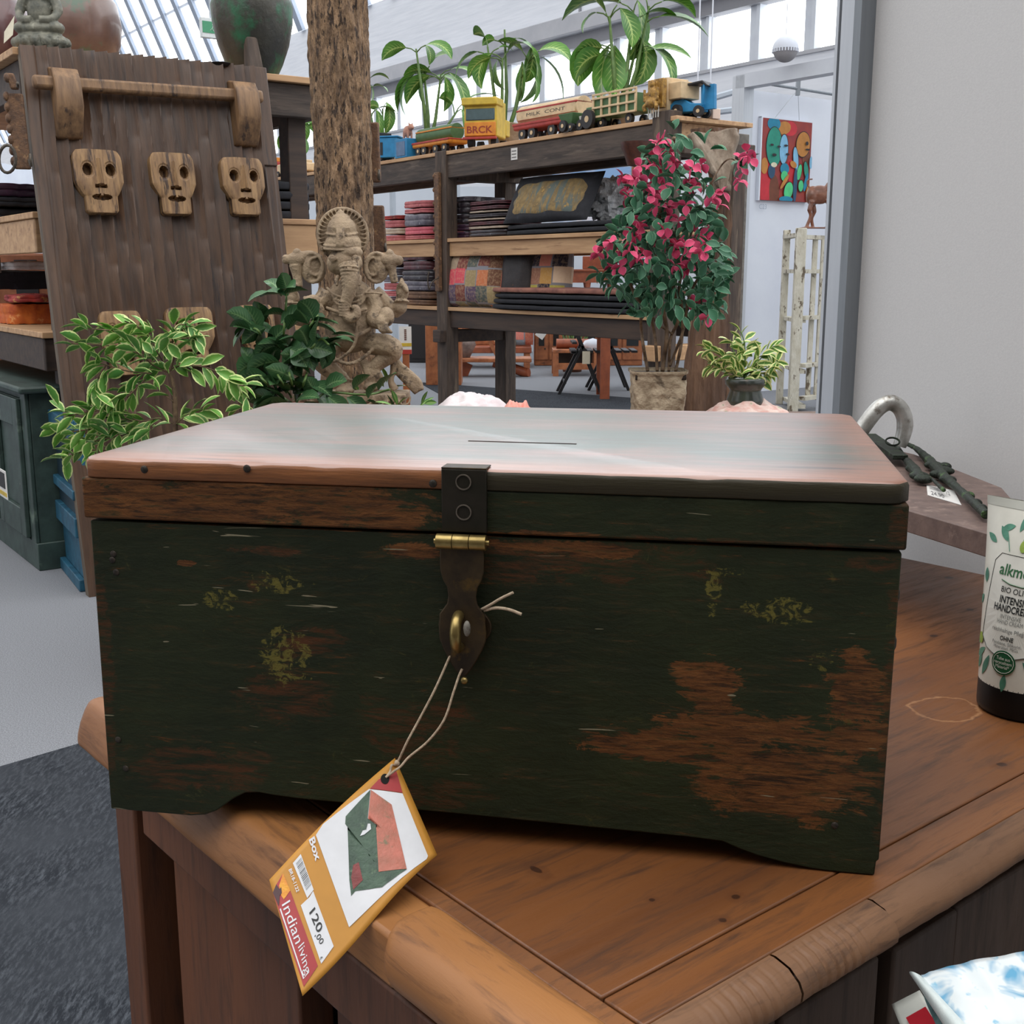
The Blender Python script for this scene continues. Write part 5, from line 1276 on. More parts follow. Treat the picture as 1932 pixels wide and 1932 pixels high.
obj('canopy', MB().prism([(-.03, .175), (.1, .19), (.135, .16), (.125, .155), (.095, .178), (-.03, .163)], -.055, .055), T_blk, t, bevel=.003)
for x, x2 in ((-.02, -.025), (.1, .11)): obj('canopy_post', MB().bar((x, -.045, .06), (x2, -.045, .17), .012, .01), T_blu, t); 
obj('rear_frame', MB().bar((.12, .0, .04), (.115, 0, .17), .03, .08), T_blu, t)
wheels(t, (-.06,), .03, -.045, .045); wheels(t, (.08,), .03, -.045, .045)
p = W(1340, 225, 6.9)
o = obj('small_box', MB().b2(-.05, .05, -.03, .03, 0, .055), plain('pale_pink_card', C(222, 196, 178), .8), None, bevel=.003); o.location = (p.x, p.y, zT+.0005); o.rotation_euler[2] = RU; tag(o, 'pale pink small box at the far right end of the shelf top', 'box')
# blue toys, pig, bits left of the carriage
L = wid(722, 752, .1)
t = toyroot(738, .14, 'toy_bus', 'bright blue toy bus seen end-on beside the tree trunk', rz=R(40)); h = hgt(738, 262, .14)
obj('body', MB().b2(-.09, .09, -.1, .16, .03, h), T_blu, t, bevel=.006); obj('roof', MB().b2(-.1, .1, -.11, .17, h, h+.012), T_blu, t, bevel=.004); obj('side_slot', MB().b2(-.05, -.03, -.104, -.1, .05, h*.8), T_blk, t); wheels(t, (-.07, .07), .03, -.08, .1)
t = toyroot(767, .05, 'toy_crate', 'blue painted toy crate with grey patch under the small pig'); h = hgt(767, 263, .05)
obj('crate', MB().b2(-.09, .09, -.05, .09, 0, h), T_blu, t, bevel=.003); obj('worn_patch', MB().b2(-.06, .065, -.0535, -.05, .015, h*.85), col('greyblue', 92, 118, 150), t)
hpig = h
p = onB(770, z=zT, d=.07)
t = thing('pig_figurine', 'small pinkish wooden pig figure sitting on the blue crate', 'figurine', loc=(p.x, p.y, zT+hpig+.001), rz=RU)
m = MB(); m.ell((0, 0, .06), (.05, .03, .04), 14, Matrix.Rotation(R(-20), 3, 'Y')); m.ell((.05, 0, .085), (.026, .022, .024), 12); m.ell((.075, 0, .08), (.012, .01, .01), 8); m.ell((.045, -.015, .108), (.007, .005, .012), 8); m.ell((.045, .015, .108), (.007, .005, .012), 8)
for x in (-.03, .03):
    for y in (-.015, .015): m.tube([(x, y, .05), (x, y, 0)], .009, 7)
o = obj('body', m, col('pig', 178, 128, 108), t, smooth=180); r_ = o.modifiers.new('remesh', 'REMESH'); r_.mode = 'VOXEL'; r_.voxel_size = .003; r_.use_smooth_shade = True
t = toyroot(715, .1, 'toy_truck', 'black and cream toy truck half hidden behind the trunk bracket'); h = hgt(715, 252, .1)
obj('cab', MB().b2(-.08, .07, -.06, .08, h*.55, h), T_blk, t, bevel=.004); obj('bed', MB().b2(-.08, .08, -.07, .08, h*.3, h*.6), T_brn, t, bevel=.004); wheels(t, (-.05, .05), h*.16, -.05, .06)
# red and pale toys left of the trunk
for px, lab, mt, y in ((519, 'red wooden toy block by the carved door edge', T_red, 298), (540, 'pale cream toy cart left of the tree trunk', T_crm, 304), (575, 'pale toy car with small figures beside the tree trunk', T_crm, 302)):
    t = toyroot(px, .1, 'toy_block' if mt is T_red else 'toy_cart', lab); h = hgt(px, y, .1)
    obj('body', MB().b2(-.09, .09, -.05, .07, .03, h*.8), mt, t, bevel=.012); obj('top_piece', MB().b2(-.05, .06, -.03, .05, h*.8, h), T_org if mt is T_red else T_crm, t, bevel=.006); wheels(t, (-.05, .05), .028, -.05, .06)
# carved hook boards on posts
M_hook = mott('hook_board_wood', C(116, 84, 58), C(78, 56, 42), C(150, 116, 80), s=50, rough=.7, bump=.5, bd=.006)
M_iron = mott('old_iron', C(96, 88, 78), C(66, 60, 54), s=60, rough=.6, metal=.5)
def hookboard(p0, p1, rz, label, n_=7, w_=.055, knobs=True):
    t = thing('hook_board', label, 'hook board', loc=p1, rz=rz, group='carved hook boards'); Hh = p0.z-p1.z; tilt = (p0.x-p1.x)
    dx = (p0-p1).dot(Vector((cos(rz), sin(rz), 0)))
    m = MB(); m.add([(-w_/2, -.03, 0), (w_/2, -.03, 0), (w_/2, .0, 0), (-w_/2, .0, 0), (-w_/2+dx, -.03, Hh), (w_/2+dx, -.03, Hh), (w_/2+dx, 0, Hh), (-w_/2+dx, 0, Hh)], [(3, 2, 1, 0), (4, 5, 6, 7), (0, 1, 5, 4), (1, 2, 6, 5), (2, 3, 7, 6), (3, 0, 4, 7)])
    obj('board', m, M_hook, t, bevel=.006)
    for i in range(n_):
        f = (i+.7)/n_; x = dx*f
        obj('carved_knob', MB().ell((x-w_*.5, -.022, Hh*f), (.012, .016, .018), 10), M_hook, t, smooth=60)
    P = smoothpath([(0+w_*.4, -.03, Hh*.12), (w_*.5, -.09, Hh*.08), (w_*.6, -.12, Hh*.02), (w_*.6, -.13, Hh*.10), (w_*.6, -.12, Hh*.17)], 5)
    obj('hook', MB().tube(P, .005, 7), M_iron, t, smooth=60)
    return t
p0 = W(702, 232, 4.62); p1 = W(708, 345, 4.62); p1.x = W(706, 345, 4.62).x
hookboard(p0, p1, R(0), 'carved brown hook board with iron hook hanging right of the trunk, upper one', 6)
p0 = W(712, 388, 4.8); p1 = W(718, 476, 4.8)
hookboard(p0, p1, R(0), 'carved brown hook board right of the trunk beside the statue crown', 5)
fp = F1+U*(-.02)
p0 = Vector((fp.x, fp.y, W(826, 325, fp.y).z)); p1 = Vector((fp.x, fp.y, W(826, 550, fp.y).z))
off = -V*.012-U*-.03
hookboard(p0+off, p1+off, RU, 'long carved hook board fixed to the shelf post left of the patchwork cushion', 9, .06)
for (x0, y0, x1, y1, Yh, lb, n_) in ((36, 178, 44, 320, 4.68, 'carved orange-brown hook board hanging left of the door, lower end with iron ring', 7), (27, 140, 29, 170, 4.66, 'short carved hook board piece above the long one left of the door', 1)):
    p0 = W(x0-8, y0, Yh); p1 = W(x1, y1, Yh)
    hookboard(p0, p1, RV-.3, lb, n_, .06 if n_ > 1 else .03)
m = MB(); pts = [W(14+16*cos(a), 300+26*sin(a), 4.6) for a in [i*2*pi/20 for i in range(20)]]
tag(obj('iron_ring', MB().tube(pts, .006, 7, closed=True), M_iron, None, smooth=60), 'thin iron ring hanging at the left picture edge beside the hook board', 'ring')
# ---------------- contents of unit A
def onA(px, z, off):       # on the left flank line (x=0 side, running along U)
    lo, hi = -.2, 3
    for _ in range(50):
        t = (lo+hi)/2; p = A0+U*t+V*off+Vector((0, 0, z))
        if proj(p)[0] > px: lo = t
        else: hi = t
    return p
def stackA(px, z, L, D, T, mk, label, off=.2, cat='textile', grp='cloths on the left shelving unit', rz=0, name='folded_textile'):
    p = onA(px, z, off); o = obj(name, fold_mesh(L, D, T, px*.3, 2, .012), TEX[mk] if isinstance(mk, str) else mk, None, smooth=60); o.location = p+Vector((0, 0, .001)); o.rotation_euler[2] = RV+rz; return tag(o, label, cat, grp)
Yw = 5.1
stackA(20, za1, .34, .5, .07, 'black', 'black folded mats lying on the left middle shelf', .22)
stackA(22, za1+.072, .32, .46, .05, 'black', 'black cloth second in the pile on the left middle shelf', .22)
stackA(14, za1+.124, .30, .42, .07, 'plum', 'dark plum cloth topping the pile on the left middle shelf', .22)
stackA(60, za0, .26, .3, .1, 'orange', 'orange patterned cloth beside the door on the left lower shelf', .18)
stackA(18, za0, .24, .34, .075, 'pink', 'pink folded cloth at the picture edge on the left lower shelf', .2)
stackA(66, za0+.102, .22, .3, .04, 'multi', 'red patterned cloth lying over the orange one on the left lower shelf', .18)
stackA(30, za0+.15, .42, .4, .1, 'black', 'big black bundle at the left above the orange cloths', .3)
stackA(52, za0+.25, .22, .3, .045, mott('white_film', C(226, 222, 220), C(200, 190, 184), C(214, 120, 60), s=20, t3=(.66, .7), rough=.3, bump=.5, bd=.01), 'white and orange wrapped cloth on top of the black bundle at the left', .25)
# black mats on the right part of unit A middle shelf
for k in range(4):
    o = obj('folded_mat', fold_mesh(.62, .4, .042, k+9, 1, .006), TEX['black'], None, smooth=60)
    p = A0+V*(.96)+U*.26; o.location = (p.x, p.y, za1+.001+.044*k); o.rotation_euler[2] = RV
    tag(o, 'black folded mat, %s in the pile between the carved door and the trunk' % ('lowest', 'second up', 'third up', 'topmost')[k], 'mat', 'black mats between door and trunk')
# ---------------- jars and figure on top of unit A
M_jar1 = mott('brown_glazed_jar', C(112, 88, 78), C(84, 62, 56), C(70, 92, 74), s=5, t3=(.58, .64), rough=.35, coat=.3, bump=.1)
M_jar2 = mott('green_patina_jar', C(62, 60, 50), C(42, 42, 38), C(36, 92, 62), s=7, t3=(.50, .60), rough=.45, bump=.5, bd=.01, sc=(1, 1, .8))
def jar(px, ybot, Y, prof, mt, label, rings=(), name='clay_jar'):
    p = W(px, ybot, Y); t = thing(name, label, 'jar', loc=(p.x, p.y, ZA))
    obj('body', MB().lathe(prof, 48), mt, t, smooth=60)
    for z, r_ in rings: obj('rib', MB().lathe([(r_-.004, z-.008), (r_+.006, z), (r_-.004, z+.008)], 48), mt, t, smooth=60)
    return t
Yj = 5.35; pxm = lambda n_: n_*Yj*.985/F
k = 1/2200*5.5
jar(480, 130, 5.45, [(.0, 0), (.10, 0), (.125, .05), (.155, .13), (.174, .22), (.178, .29), (.160, .35), (.12, .37), (.10, .39), (.11, .42), (.10, .42)], M_jar2, 'large green patinated jar with ribbed bands left of the tree trunk', ((.335, .166),))
jar(150, 90, 5.45, [(.0, 0), (.08, 0), (.135, .05), (.175, .13), (.185, .21), (.17, .30), (.13, .36), (.08, .39), (.07, .43), (.08, .45)], M_jar1, 'round brown jar with green patch behind the seated stone figure')
jar(-10, 85, 5.6, [(.0, 0), (.08, 0), (.13, .05), (.165, .13), (.175, .21), (.16, .30), (.10, .38), (.07, .42)], mott('plum_glazed_jar', C(96, 62, 62), C(70, 44, 46), s=6, rough=.3, coat=.3), 'plum brown jar cut by the left picture edge')
M_bst = mott('grey_bronze', C(120, 118, 104), C(76, 78, 70), C(146, 146, 130), s=30, rough=.6, bump=.4)
b_ = W(78, 82, 4.86)
t = thing('seated_figure_statue', 'grey seated meditating stone figure on a lotus base with a paper tag', 'statue', loc=(b_.x, b_.y, ZA))
m = MB(); s_ = .105
m.lathe([(.0, 0), (s_*.95, 0), (s_*.98, .02), (s_*.9, .035), (s_*.95, .05), (s_*.8, .06), (0, .06)], 28, sy=.7)
for k in range(16):
    a = 2*pi*k/16; m.ell((s_*.95*cos(a), s_*.66*sin(a), .03), (.018, .014, .02), 8)
m.ell((0, 0, .08), (.095, .06, .03), 16); m.ell((-.06, -.01, .085), (.04, .04, .025), 12); m.ell((.06, -.01, .085), (.04, .04, .025), 12)
m.ell((0, .01, .15), (.05, .036, .075), 16); m.ell((0, .01, .20), (.062, .034, .03), 14)
for sx in (-1, 1): m.tube(smoothpath([(sx*.058, .01, .20), (sx*.075, .0, .15), (sx*.06, -.03, .115), (sx*.015, -.045, .11)], 4), [.02]*5+[.016]*8, 8)
m.tube([(0, .01, .22), (0, .01, .25)], .018, 10); m.ell((0, .005, .275), (.03, .032, .038), 14); m.ell((0, .01, .32), (.014, .014, .02), 10)
o = obj('figure', m, M_bst, t, smooth=180); r_ = o.modifiers.new('remesh', 'REMESH'); r_.mode = 'VOXEL'; r_.voxel_size = .004; r_.use_smooth_shade = True
p = W(18, 84, 4.7)
m = MB(); m.add([W(7, 82, 4.74), W(24, 66, 4.72), W(27, 30, 4.72), W(8, 60, 4.74)], [(0, 1, 2, 3)]); m.v += [v+Vector((0, .002, 0)) for v in m.v]; m.f.append([4, 5, 6, 7][::-1]); m.uv.append(None); 
for i in range(4): j = (i+1) % 4; m.f.append([i, j, 4+j, 4+i][::-1]); m.uv.append(None)
tag(obj('price_tag', m, plain('tag_paper', C(222, 214, 190), .7), None), 'white paper price tag hanging by the seated figure at the top left', 'tag')
for (x, y, l) in ((122, 92, 'small dark object on the shelf top beside the round brown jar'), (416, 124, 'small dark dish on the shelf top left of the green jar')):
    p = W(x, y, 4.95 if x < 200 else 5.2); o = obj('small_dish', MB().lathe([(0, 0), (.035, 0), (.045, .012), (.04, .014), (0, .006)], 20), T_blk, None, smooth=60); o.location = (p.x, p.y, ZA+.0005); tag(o, l, 'dish')
# green exit sign behind the jar
p = W(400, 52, 12.5)
t = thing('exit_sign', 'green and white emergency exit sign high behind the green jar', 'sign', loc=p, rz=RV)
obj('housing', MB().b2(-.11, .11, 0, .06, -.10, .09), plain('sign_white', C(220, 224, 224), .6), t, bevel=.005)
o = obj('face', MB().b2(-.10, .10, -.006, 0, -.055, .055), plain('sign_green', C(70, 150, 110), .5), t)
m = MB(); m.ell((.01, -.008, .028), (.011, .002, .011), 8); m.bar((.008, -.008, .018), (-.004, -.008, -.012), .014, .003); m.bar((-.004, -.008, -.012), (.014, -.008, -.035), .009, .003); m.bar((-.004, -.008, -.012), (-.024, -.008, -.03), .009, .003); m.bar((.006, -.008, .012), (.028, -.008, .0), .007, .003)
obj('pictogram', m, plain('sign_mark', C(214, 226, 220), .6), o)
obj('hanger', MB().tube([(0, .03, .09), (0, .03, 2.2)], .01, 6), M_rail, t)
# ================================================================ RIGHT END OF THE LONG UNIT
M_log = mott('driftwood', C(112, 82, 60), C(66, 46, 36), C(44, 32, 28), sc=(1, 1, .15), s=14, rough=.75, bump=.8, bd=.02)
M_logg = mott('silvered_driftwood', C(150, 136, 120), C(116, 98, 82), C(90, 76, 64), sc=(1, 1, .4), s=16, rough=.75, bump=.6, bd=.015)
Yl = 5.6
rows = [(244, 1342, 36), (262, 1346, 38), (288, 1352, 31), (330, 1359, 20), (380, 1361, 17), (425, 1356, 24), (455, 1348, 28), (520, 1350, 25), (600, 1342, 36), (700, 1336, 45), (770, 1334, 47), (900, 1345, 50), (1120, 1360, 54)]
rz_ = [(W(c_, y, Yl).z, W(c_, y, Yl).x, h*Yl/F) for y, c_, h in rows]
rz_[-1] = (0, rz_[-1][1], rz_[-1][2])
def logf(u, v):
    z = rz_[0][0]*(1-v)
    for (z1, x1, h1), (z2, x2, h2) in zip(rz_, rz_[1:]):
        if z1 >= z >= z2: t = (z1-z)/(z1-z2); x = x1+(x2-x1)*t; h = h1+(h2-h1)*t; break
    a = 2*pi*u; r = h*(1+.16*noise.noise(Vector((cos(a)*2.2, sin(a)*2.2, z*1.2)))-.30*abs(noise.noise(Vector((cos(a)*3+9, sin(a)*3, z*.8)))))+.01*noise.noise(Vector((cos(a)*8, sin(a)*8, z*8)))
    return (x+r*cos(a), Yl+.8*r*sin(a), z)
m = MB(); m.grid(logf, 90, 260)
lg = thing('driftwood_sculpture', 'tall brown driftwood trunk with flared silvery top behind the bougainvillea', 'sculpture', loc=(0, 0, 0))
obj('trunk', m, M_log, lg, smooth=180)
m = MB()   # flared bowl-like head
P = [W(1305, 250, Yl-.12), W(1320, 275, Yl-.14), W(1338, 305, Yl-.15), W(1350, 330, Yl-.15), W(1356, 360, Yl-.12)]
def bowl(u, v):
    i = min(int(v*4), 3); f = v*4-i; L_ = P[i].lerp(P[i+1], f)
    R0 = [W(1384, 242, Yl-.12), W(1385, 262, Yl-.13), W(1382, 300, Yl-.14), W(1376, 330, Yl-.14), W(1366, 360, Yl-.12)]; R_ = R0[i].lerp(R0[i+1], f)
    p = L_.lerp(R_, u); s_ = sin(pi*u); p.y += .07*s_*(1-v)-.02; p.z += .006*noise.noise(Vector((u*4, v*4, 0)))
    p.y += .012*noise.noise(Vector((u*5, v*5, 3))); return p
m.grid(bowl, 26, 26)
o = obj('flared_head', m, M_logg, lg, smooth=180); s_ = o.modifiers.new('solid', 'SOLIDIFY'); s_.thickness = .03; s_.offset = 1
p0 = hit(1380, 340, F0+V*.62-U*-.06, V); 
lp_ = W(1384, 335, 7.15)
o = obj('leaning_plank', MB().b2(-.03, .03, -.02, .02, 0, lp_.z), mott('orange_plank', C(140, 88, 54), C(110, 68, 42), s=20), None, bevel=.003); o.location = (lp_.x, 7.22, 0); tag(o, 'narrow orange-brown plank standing at the right end of the long shelving', 'plank')
p = W(1210, 292, 6.6)
o = obj('carved_corbel', MB().lathe([(.0, -.07), (.05, -.06), (.07, -.0), (.085, .03), (.09, .06), (0, .06)], 24, (0, 0, 0), 1), mott('dark_corbel', C(84, 46, 34), C(58, 32, 26), s=30, rough=.4), None, smooth=50, bevel=0); o.location = (p.x-.03, p.y-.05, p.z); tag(o, 'dark reddish carved wooden corbel fixed on the shelf post above the blossoms', 'corbel')
# crumpled plastic bundle on the middle shelf
p = onB(1156, z=Z1, d=.40)
m = MB(); rw = .17
def crum(u, v):
    a = 2*pi*u; t = pi*v; d = Vector((sin(t)*cos(a), sin(t)*sin(a)*.6, -cos(t)))
    k = 1+.35*noise.noise(d*3.1)+.25*noise.noise(d*7)
    return (d.x*rw*k, d.y*rw*k, .15+d.z*.15*k)
m.grid(crum, 60, 40)
o = obj('wrapped_bundle', m, mott('clear_film_grey', C(236, 238, 242), C(204, 208, 212), C(150, 154, 160), s=14, rough=.2, bump=.8, bd=.02, spec=.8, dist=2), None, smooth=40); o.location = p+Vector((0, 0, .045)); tag(o, 'crumpled plastic-wrapped bundle behind the blossoms on the middle shelf', 'bundle')
# ================================================================ FAR BACKGROUND THROUGH THE SHELVES
M_orw = mott('orange_wood', C(176, 108, 66), C(138, 80, 48), C(104, 62, 40), s=10, rough=.5)
M_orw2 = mott('red_brown_wood', C(158, 84, 52), C(128, 66, 42), s=10, rough=.5)
M_glassd = plain('dark_cabinet_glass', C(42, 44, 44), .15)
a = W(1042, 320, 14.0); b = W(1192, 306, 14.0); c_ = W(1042, 420, 14.0)
n = NT('landscape_picture'); G = n.sep(n.tc.outputs['Object']); nz = n.noise(n.co((1, 1, 2.2)), 2.6, 5, .6)
sky = n.mix(n.ramp(n.math('ADD', nz, n.math('MULTIPLY', G[2], -.25)), .36, .6), C(132, 166, 206), C(218, 214, 218)); sky = n.mix(n.ramp(n.noise(n.co((1, 1, 3), loc=(4, 0, 2)), 3, 4), .55, .7), sky, C(222, 196, 186))
M_land = n.out(sky, .6)
t = thing('landscape_painting', 'big painting of a pale blue cloudy sky seen between the shelves', 'painting', loc=(a.x, 14.0, c_.z))
wL = b.x-a.x; hL = a.z-c_.z+.03
obj('canvas', MB().b2(0, wL, 0, .03, 0, hL), M_land, t); obj('frame_edge', MB().b2(wL-.0, wL+.05, -.01, .04, 0, hL), M_orw, t)
def part(t, nm, m_, *a_, **k_): return obj(nm, MB().b2(*a_), m_, t, **k_)
def fr(px, py): return WZ(px, py, 0)
# low orange cabinets along the back
for k, (x0, x1, lb) in enumerate(((1008, 1062, 'left'), (1066, 1130, 'middle'), (1134, 1212, 'right'))):
    a = fr(x0, 690); b = fr(x1, 690); Yc = a.y; Lc = b.x-a.x
    t = thing('wooden_cabinet', 'low orange-brown cabinet with dark glass panes, %s one of three far behind the shelves' % lb, 'cabinet', loc=(a.x, Yc, 0), group='low cabinets far behind')
    hc = W(x0, 600, Yc).z
    part(t, 'carcass', M_orw, 0, Lc, .02, .4, .0, hc, bevel=.01)
    for j in range(2):
        q0 = Lc*j/2; part(t, 'door', M_orw, q0+.01, q0+Lc/2-.01, 0, .02, .08, hc-.03, bevel=.004); d_ = t.children[-1]
        obj('pane', MB().b2(q0+.06, q0+Lc/2-.06, -.006, 0, hc*.42, hc-.08), M_glassd, d_); obj('knob', MB().ell((q0+(.05 if j else Lc/2-.05), -.015, hc*.36), (.012, .012, .012), 8), M_glassd, d_)
# carved desk standing above
a = W(1064, 548, 15.3); b = W(1165, 548, 15.3); zt2 = W(1064, 508, 15.3).z
t = thing('carved_desk', 'small red-brown desk with turned legs on top of the far cabinets', 'desk', loc=(a.x, 15.3, .0)); L = b.x-a.x; z0 = a.z-.0
z0 = W(1100, 600, 15.3).z
part(t, 'desktop', M_orw2, -.02, L, 0, .5, zt2-.03, zt2, bevel=.006); part(t, 'apron', M_orw2, .02, L-.03, .02, .48, zt2-.17, zt2-.03)
for x in (.05, L*.45, L-.07):
    for y in (.05, .4):
        pr = [(.03, z0), (.045, z0+.05), (.02, z0+.12), (.045, z0+.2), (.02, z0+.27), (.05, z0+.34), (.03, z0+.38), (.04, zt2-.17)]; obj('turned_leg', MB().lathe(pr, 12, (x, y, 0)), M_orw2, t, smooth=60)
part(t, 'back_board', M_orw2, L*.38, L, .42, .46, zt2, zt2+.17, bevel=.01); obj('corner_knob', MB().lathe([(.03, zt2), (.05, zt2+.04), (.03, zt2+.1), (.0, zt2+.1)], 12, (.03, .06, 0)), M_glassd, t)
# bench, brace frame and live-edge table with vase
a = fr(842, 712); Yb = a.y; zb1 = W(850, 676, Yb).z
t = thing('live_edge_bench', 'low live-edge wooden bench far behind the shelf holding a grey vase', 'bench', loc=(a.x, Yb, 0)); L = W(1003, 676, Yb).x-a.x
m = MB(); N = 16; top = [(L*i/N, -.02+.05*noise.noise(Vector((i*.5, 1, 0)))) for i in range(N+1)]; out = top+[(L*(N-i)/N, .38+.05*noise.noise(Vector((i*.5, 5, 0)))) for i in range(N+1)]
m.prismz(out, zb1-.05, zb1); obj('seat_slab', m, M_orw, t, bevel=.01)
m = MB().bar((.12, .2, 0), (.2, .2, zb1-.05), .08, .25); obj('leg', m, M_orw2, t)
m = MB().tube(smoothpath([(L*.55, .15, zb1-.06), (L*.75, .15, zb1-.12), (L*.92, .12, .05), (L*.97, .1, .05)], 5), .06, 8); obj('root_leg', m, M_orw2, t, smooth=60)
p = W(879, 676, Yb+.12)
t = thing('grey_vase', 'rounded grey clay vase with a green shoot on the live-edge bench', 'vase', loc=(p.x, Yb+.15, zb1+.001)); hv = W(879, 636, Yb).z-zb1
obj('body', MB().lathe([(.0, 0), (.05, 0), (.07, .04), (.125, hv*.6), (.11, hv*.78), (.06, hv*.88), (.045, hv*.95), (.06, hv)], 24), mott('grey_clay', C(136, 116, 106), C(100, 84, 78), s=12), t, smooth=60)
m = MB(); m.leaf((0, 0, hv), 0, 1.1, 2.0, .34, .10); m.leaf((0, 0, hv), 2.8, 1.2, 1.4, .2, .08); m.v += []; obj('shoot', m, M_dief, t, smooth=180, fix=False)
a = fr(856, 706); Yc = a.y+.9
t = thing('wooden_settee', 'orange-brown wooden settee with slanting braces far behind the shelf post', 'settee', loc=(W(812, 680, Yc).x, Yc, 0)); L = W(1003, 680, Yc).x-W(812, 680, Yc).x; hb = W(900, 610, Yc).z; hs_ = W(900, 655, Yc).z
part(t, 'back', M_orw, 0, L, .5, .56, hs_, hb, bevel=.01); part(t, 'seat', M_orw2, 0, L, .0, .52, hs_-.08, hs_, bevel=.01)
for x in (.05, L-.1): part(t, 'leg', M_orw, x, x+.08, .02, .1, 0, hs_); part(t, 'rear_leg', M_orw, x, x+.08, .44, .52, 0, hb)
obj('brace', MB().bar((L*.5, -.02, hb-.02), (L*.68, -.02, .12), .09, .05), M_orw, t); obj('brace', MB().bar((L*.56, -.05, hb-.02), (L*.72, -.05, .2), .06, .04), mott('pale_plank', C(206, 168, 130), C(186, 148, 112), s=8), t)
p = W(984, 648, Yc+.2); o = obj('patchwork_cushion', pillow(.42, .38, .14, 3, 14), patchm('patchwork_far', [C(206, 120, 110), C(120, 150, 170), C(214, 190, 160), C(176, 90, 70), C(100, 130, 130)], 9, 2.2), None, smooth=180); o.location = (p.x-.05, Yc+.28, hs_+.2); o.rotation_euler = (R(-12), 0, 0); tag(o, 'patchwork cushion leaning on the far wooden settee', 'cushion')
# low box bench with shell and roller, plant behind
a = fr(1043, 710); Yb = a.y; L = W(1131, 700, Yb).x-a.x; hz = W(1043, 660, Yb).z
t = thing('low_box_bench', 'low open wooden box bench standing behind the black folding chairs', 'bench', loc=(a.x, Yb, 0))
part(t, 'top', M_orw, 0, L, 0, .45, hz-.04, hz, bevel=.006)
for x in (0, L-.07):
    for y in (0, .38): part(t, 'leg', M_orw, x, x+.07, y, y+.07, 0, hz-.04)
part(t, 'rail', M_orw, .07, L-.07, .01, .05, .08, .16); part(t, 'back_board', plain('dim_board', C(70, 58, 50), .8), .07, L-.07, .3, .33, .1, hz-.04)
o = obj('wooden_roller', MB().tube([(0, 0, .06), (.4, 0, .06)], .06, 14), M_orw2, None, smooth=50); o.location = (a.x+.05, Yb+.25, hz+.001); tag(o, 'brown wooden roller lying on the low box bench', 'roller')
o = obj('pale_shell', MB().lathe([(0, 0), (.1, .0), (.14, .05), (.10, .1), (0, .13)], 16, sy=.6), M_white, None, smooth=60); o.location = (a.x+.5, Yb+.2, hz+.001); tag(o, 'pale shell ornament on the low box bench', 'shell')
rnd = random.Random(31); fl = MB(); stm = MB(); pb = W(1080, 655, Yb+.7)
for (x, y, a_) in ((1072, 615, 110), (1082, 618, 70), (1068, 625, 160), (1090, 625, 30), (1078, 630, 90), (1100, 622, 50), (1060, 620, 140), (1110, 620, 160), (1116, 618, 20)):
    pix_leaf(fl, x, y+8, Yb+.7, a_, .3, .08, rnd); stm.tube([(pb.x, Yb+.7, .2), W(x, y+8, Yb+.7)], .012, 5)
root = thing('background_houseplant', 'leafy green houseplant behind the low box bench', 'plant', loc=(pb.x, Yb+.7, 0)); pm = MB(); pm.lathe([(.12, 0.001), (.17, .3), (.15, .3)], 16, (pb.x, Yb+.7, 0))
finish_plant(root, [('foliage', fl, M_dief), ('stem', stm, M_stemg), ('pot', pm, MC['terracotta'])])
# black folding chairs
M_blkm = plain('black_painted_metal', C(30, 30, 32), .4)
for k, (x0, x1, yb2, lb) in enumerate(((1054, 1135, 745, 'left black folding chair, nearest the shelf post, with a price tag'), (1110, 1186, 737, 'right black folding chair partly hidden by the orange table leg'))):
    a = fr(x0, yb2); Yc = a.y; z1 = W(x0, 662, Yc).z; z2 = W(x0, 614, Yc).z; wx = W(x1, yb2, Yc).x-a.x
    t = thing('folding_chair', lb, 'chair', loc=(a.x, Yc, 0), group='black folding chairs')
    for y in (0, .38):
        obj('leg', MB().bar((0, y, 0), (wx*.55, y, z1+.05), .035, .03), M_blkm, t); obj('leg', MB().bar((wx, y, 0), (wx*.35, y, z2), .035, .03), M_blkm, t)
    for s_ in range(5): part(t, 'seat_slat', M_blkm, wx*.28+s_*.085, wx*.28+s_*.085+.06, -.02, .42, z1-.02, z1+.005)
    for s_ in range(3):
        f = .05+s_*.1; obj('back_slat', MB().bar((wx*(.38-.02*s_), -.02, z2-.03-f), (wx*(.38-.02*s_), .42, z2-.03-f), .05, .02), M_blkm, t)
    obj('stretcher', MB().bar((wx*.15, 0, z1*.28), (wx*.15, .38, z1*.28), .025, .025), M_blkm, t)
    if k == 0:
        o = obj('price_tag', MB().b2(-.04, .04, -.002, .002, -.08, .05), MC['tag_paper'], None); p = W(1106, 672, Yc-.05); o.location = p; tag(o, 'small pale price tag hanging on the black folding chair', 'tag')
for (x, y, Yq, lb) in ((1022, 628, 13.0, 'white square tag pair hanging under the lower shelf'), ):
    p = W(x, y, Yq); o = obj('price_tag', MB().box((0, 0, 0), (.10, .004, .12), Matrix.Rotation(R(35), 3, 'Y')), MC['paper_white'], None); o.location = p; tag(o, lb, 'tag')
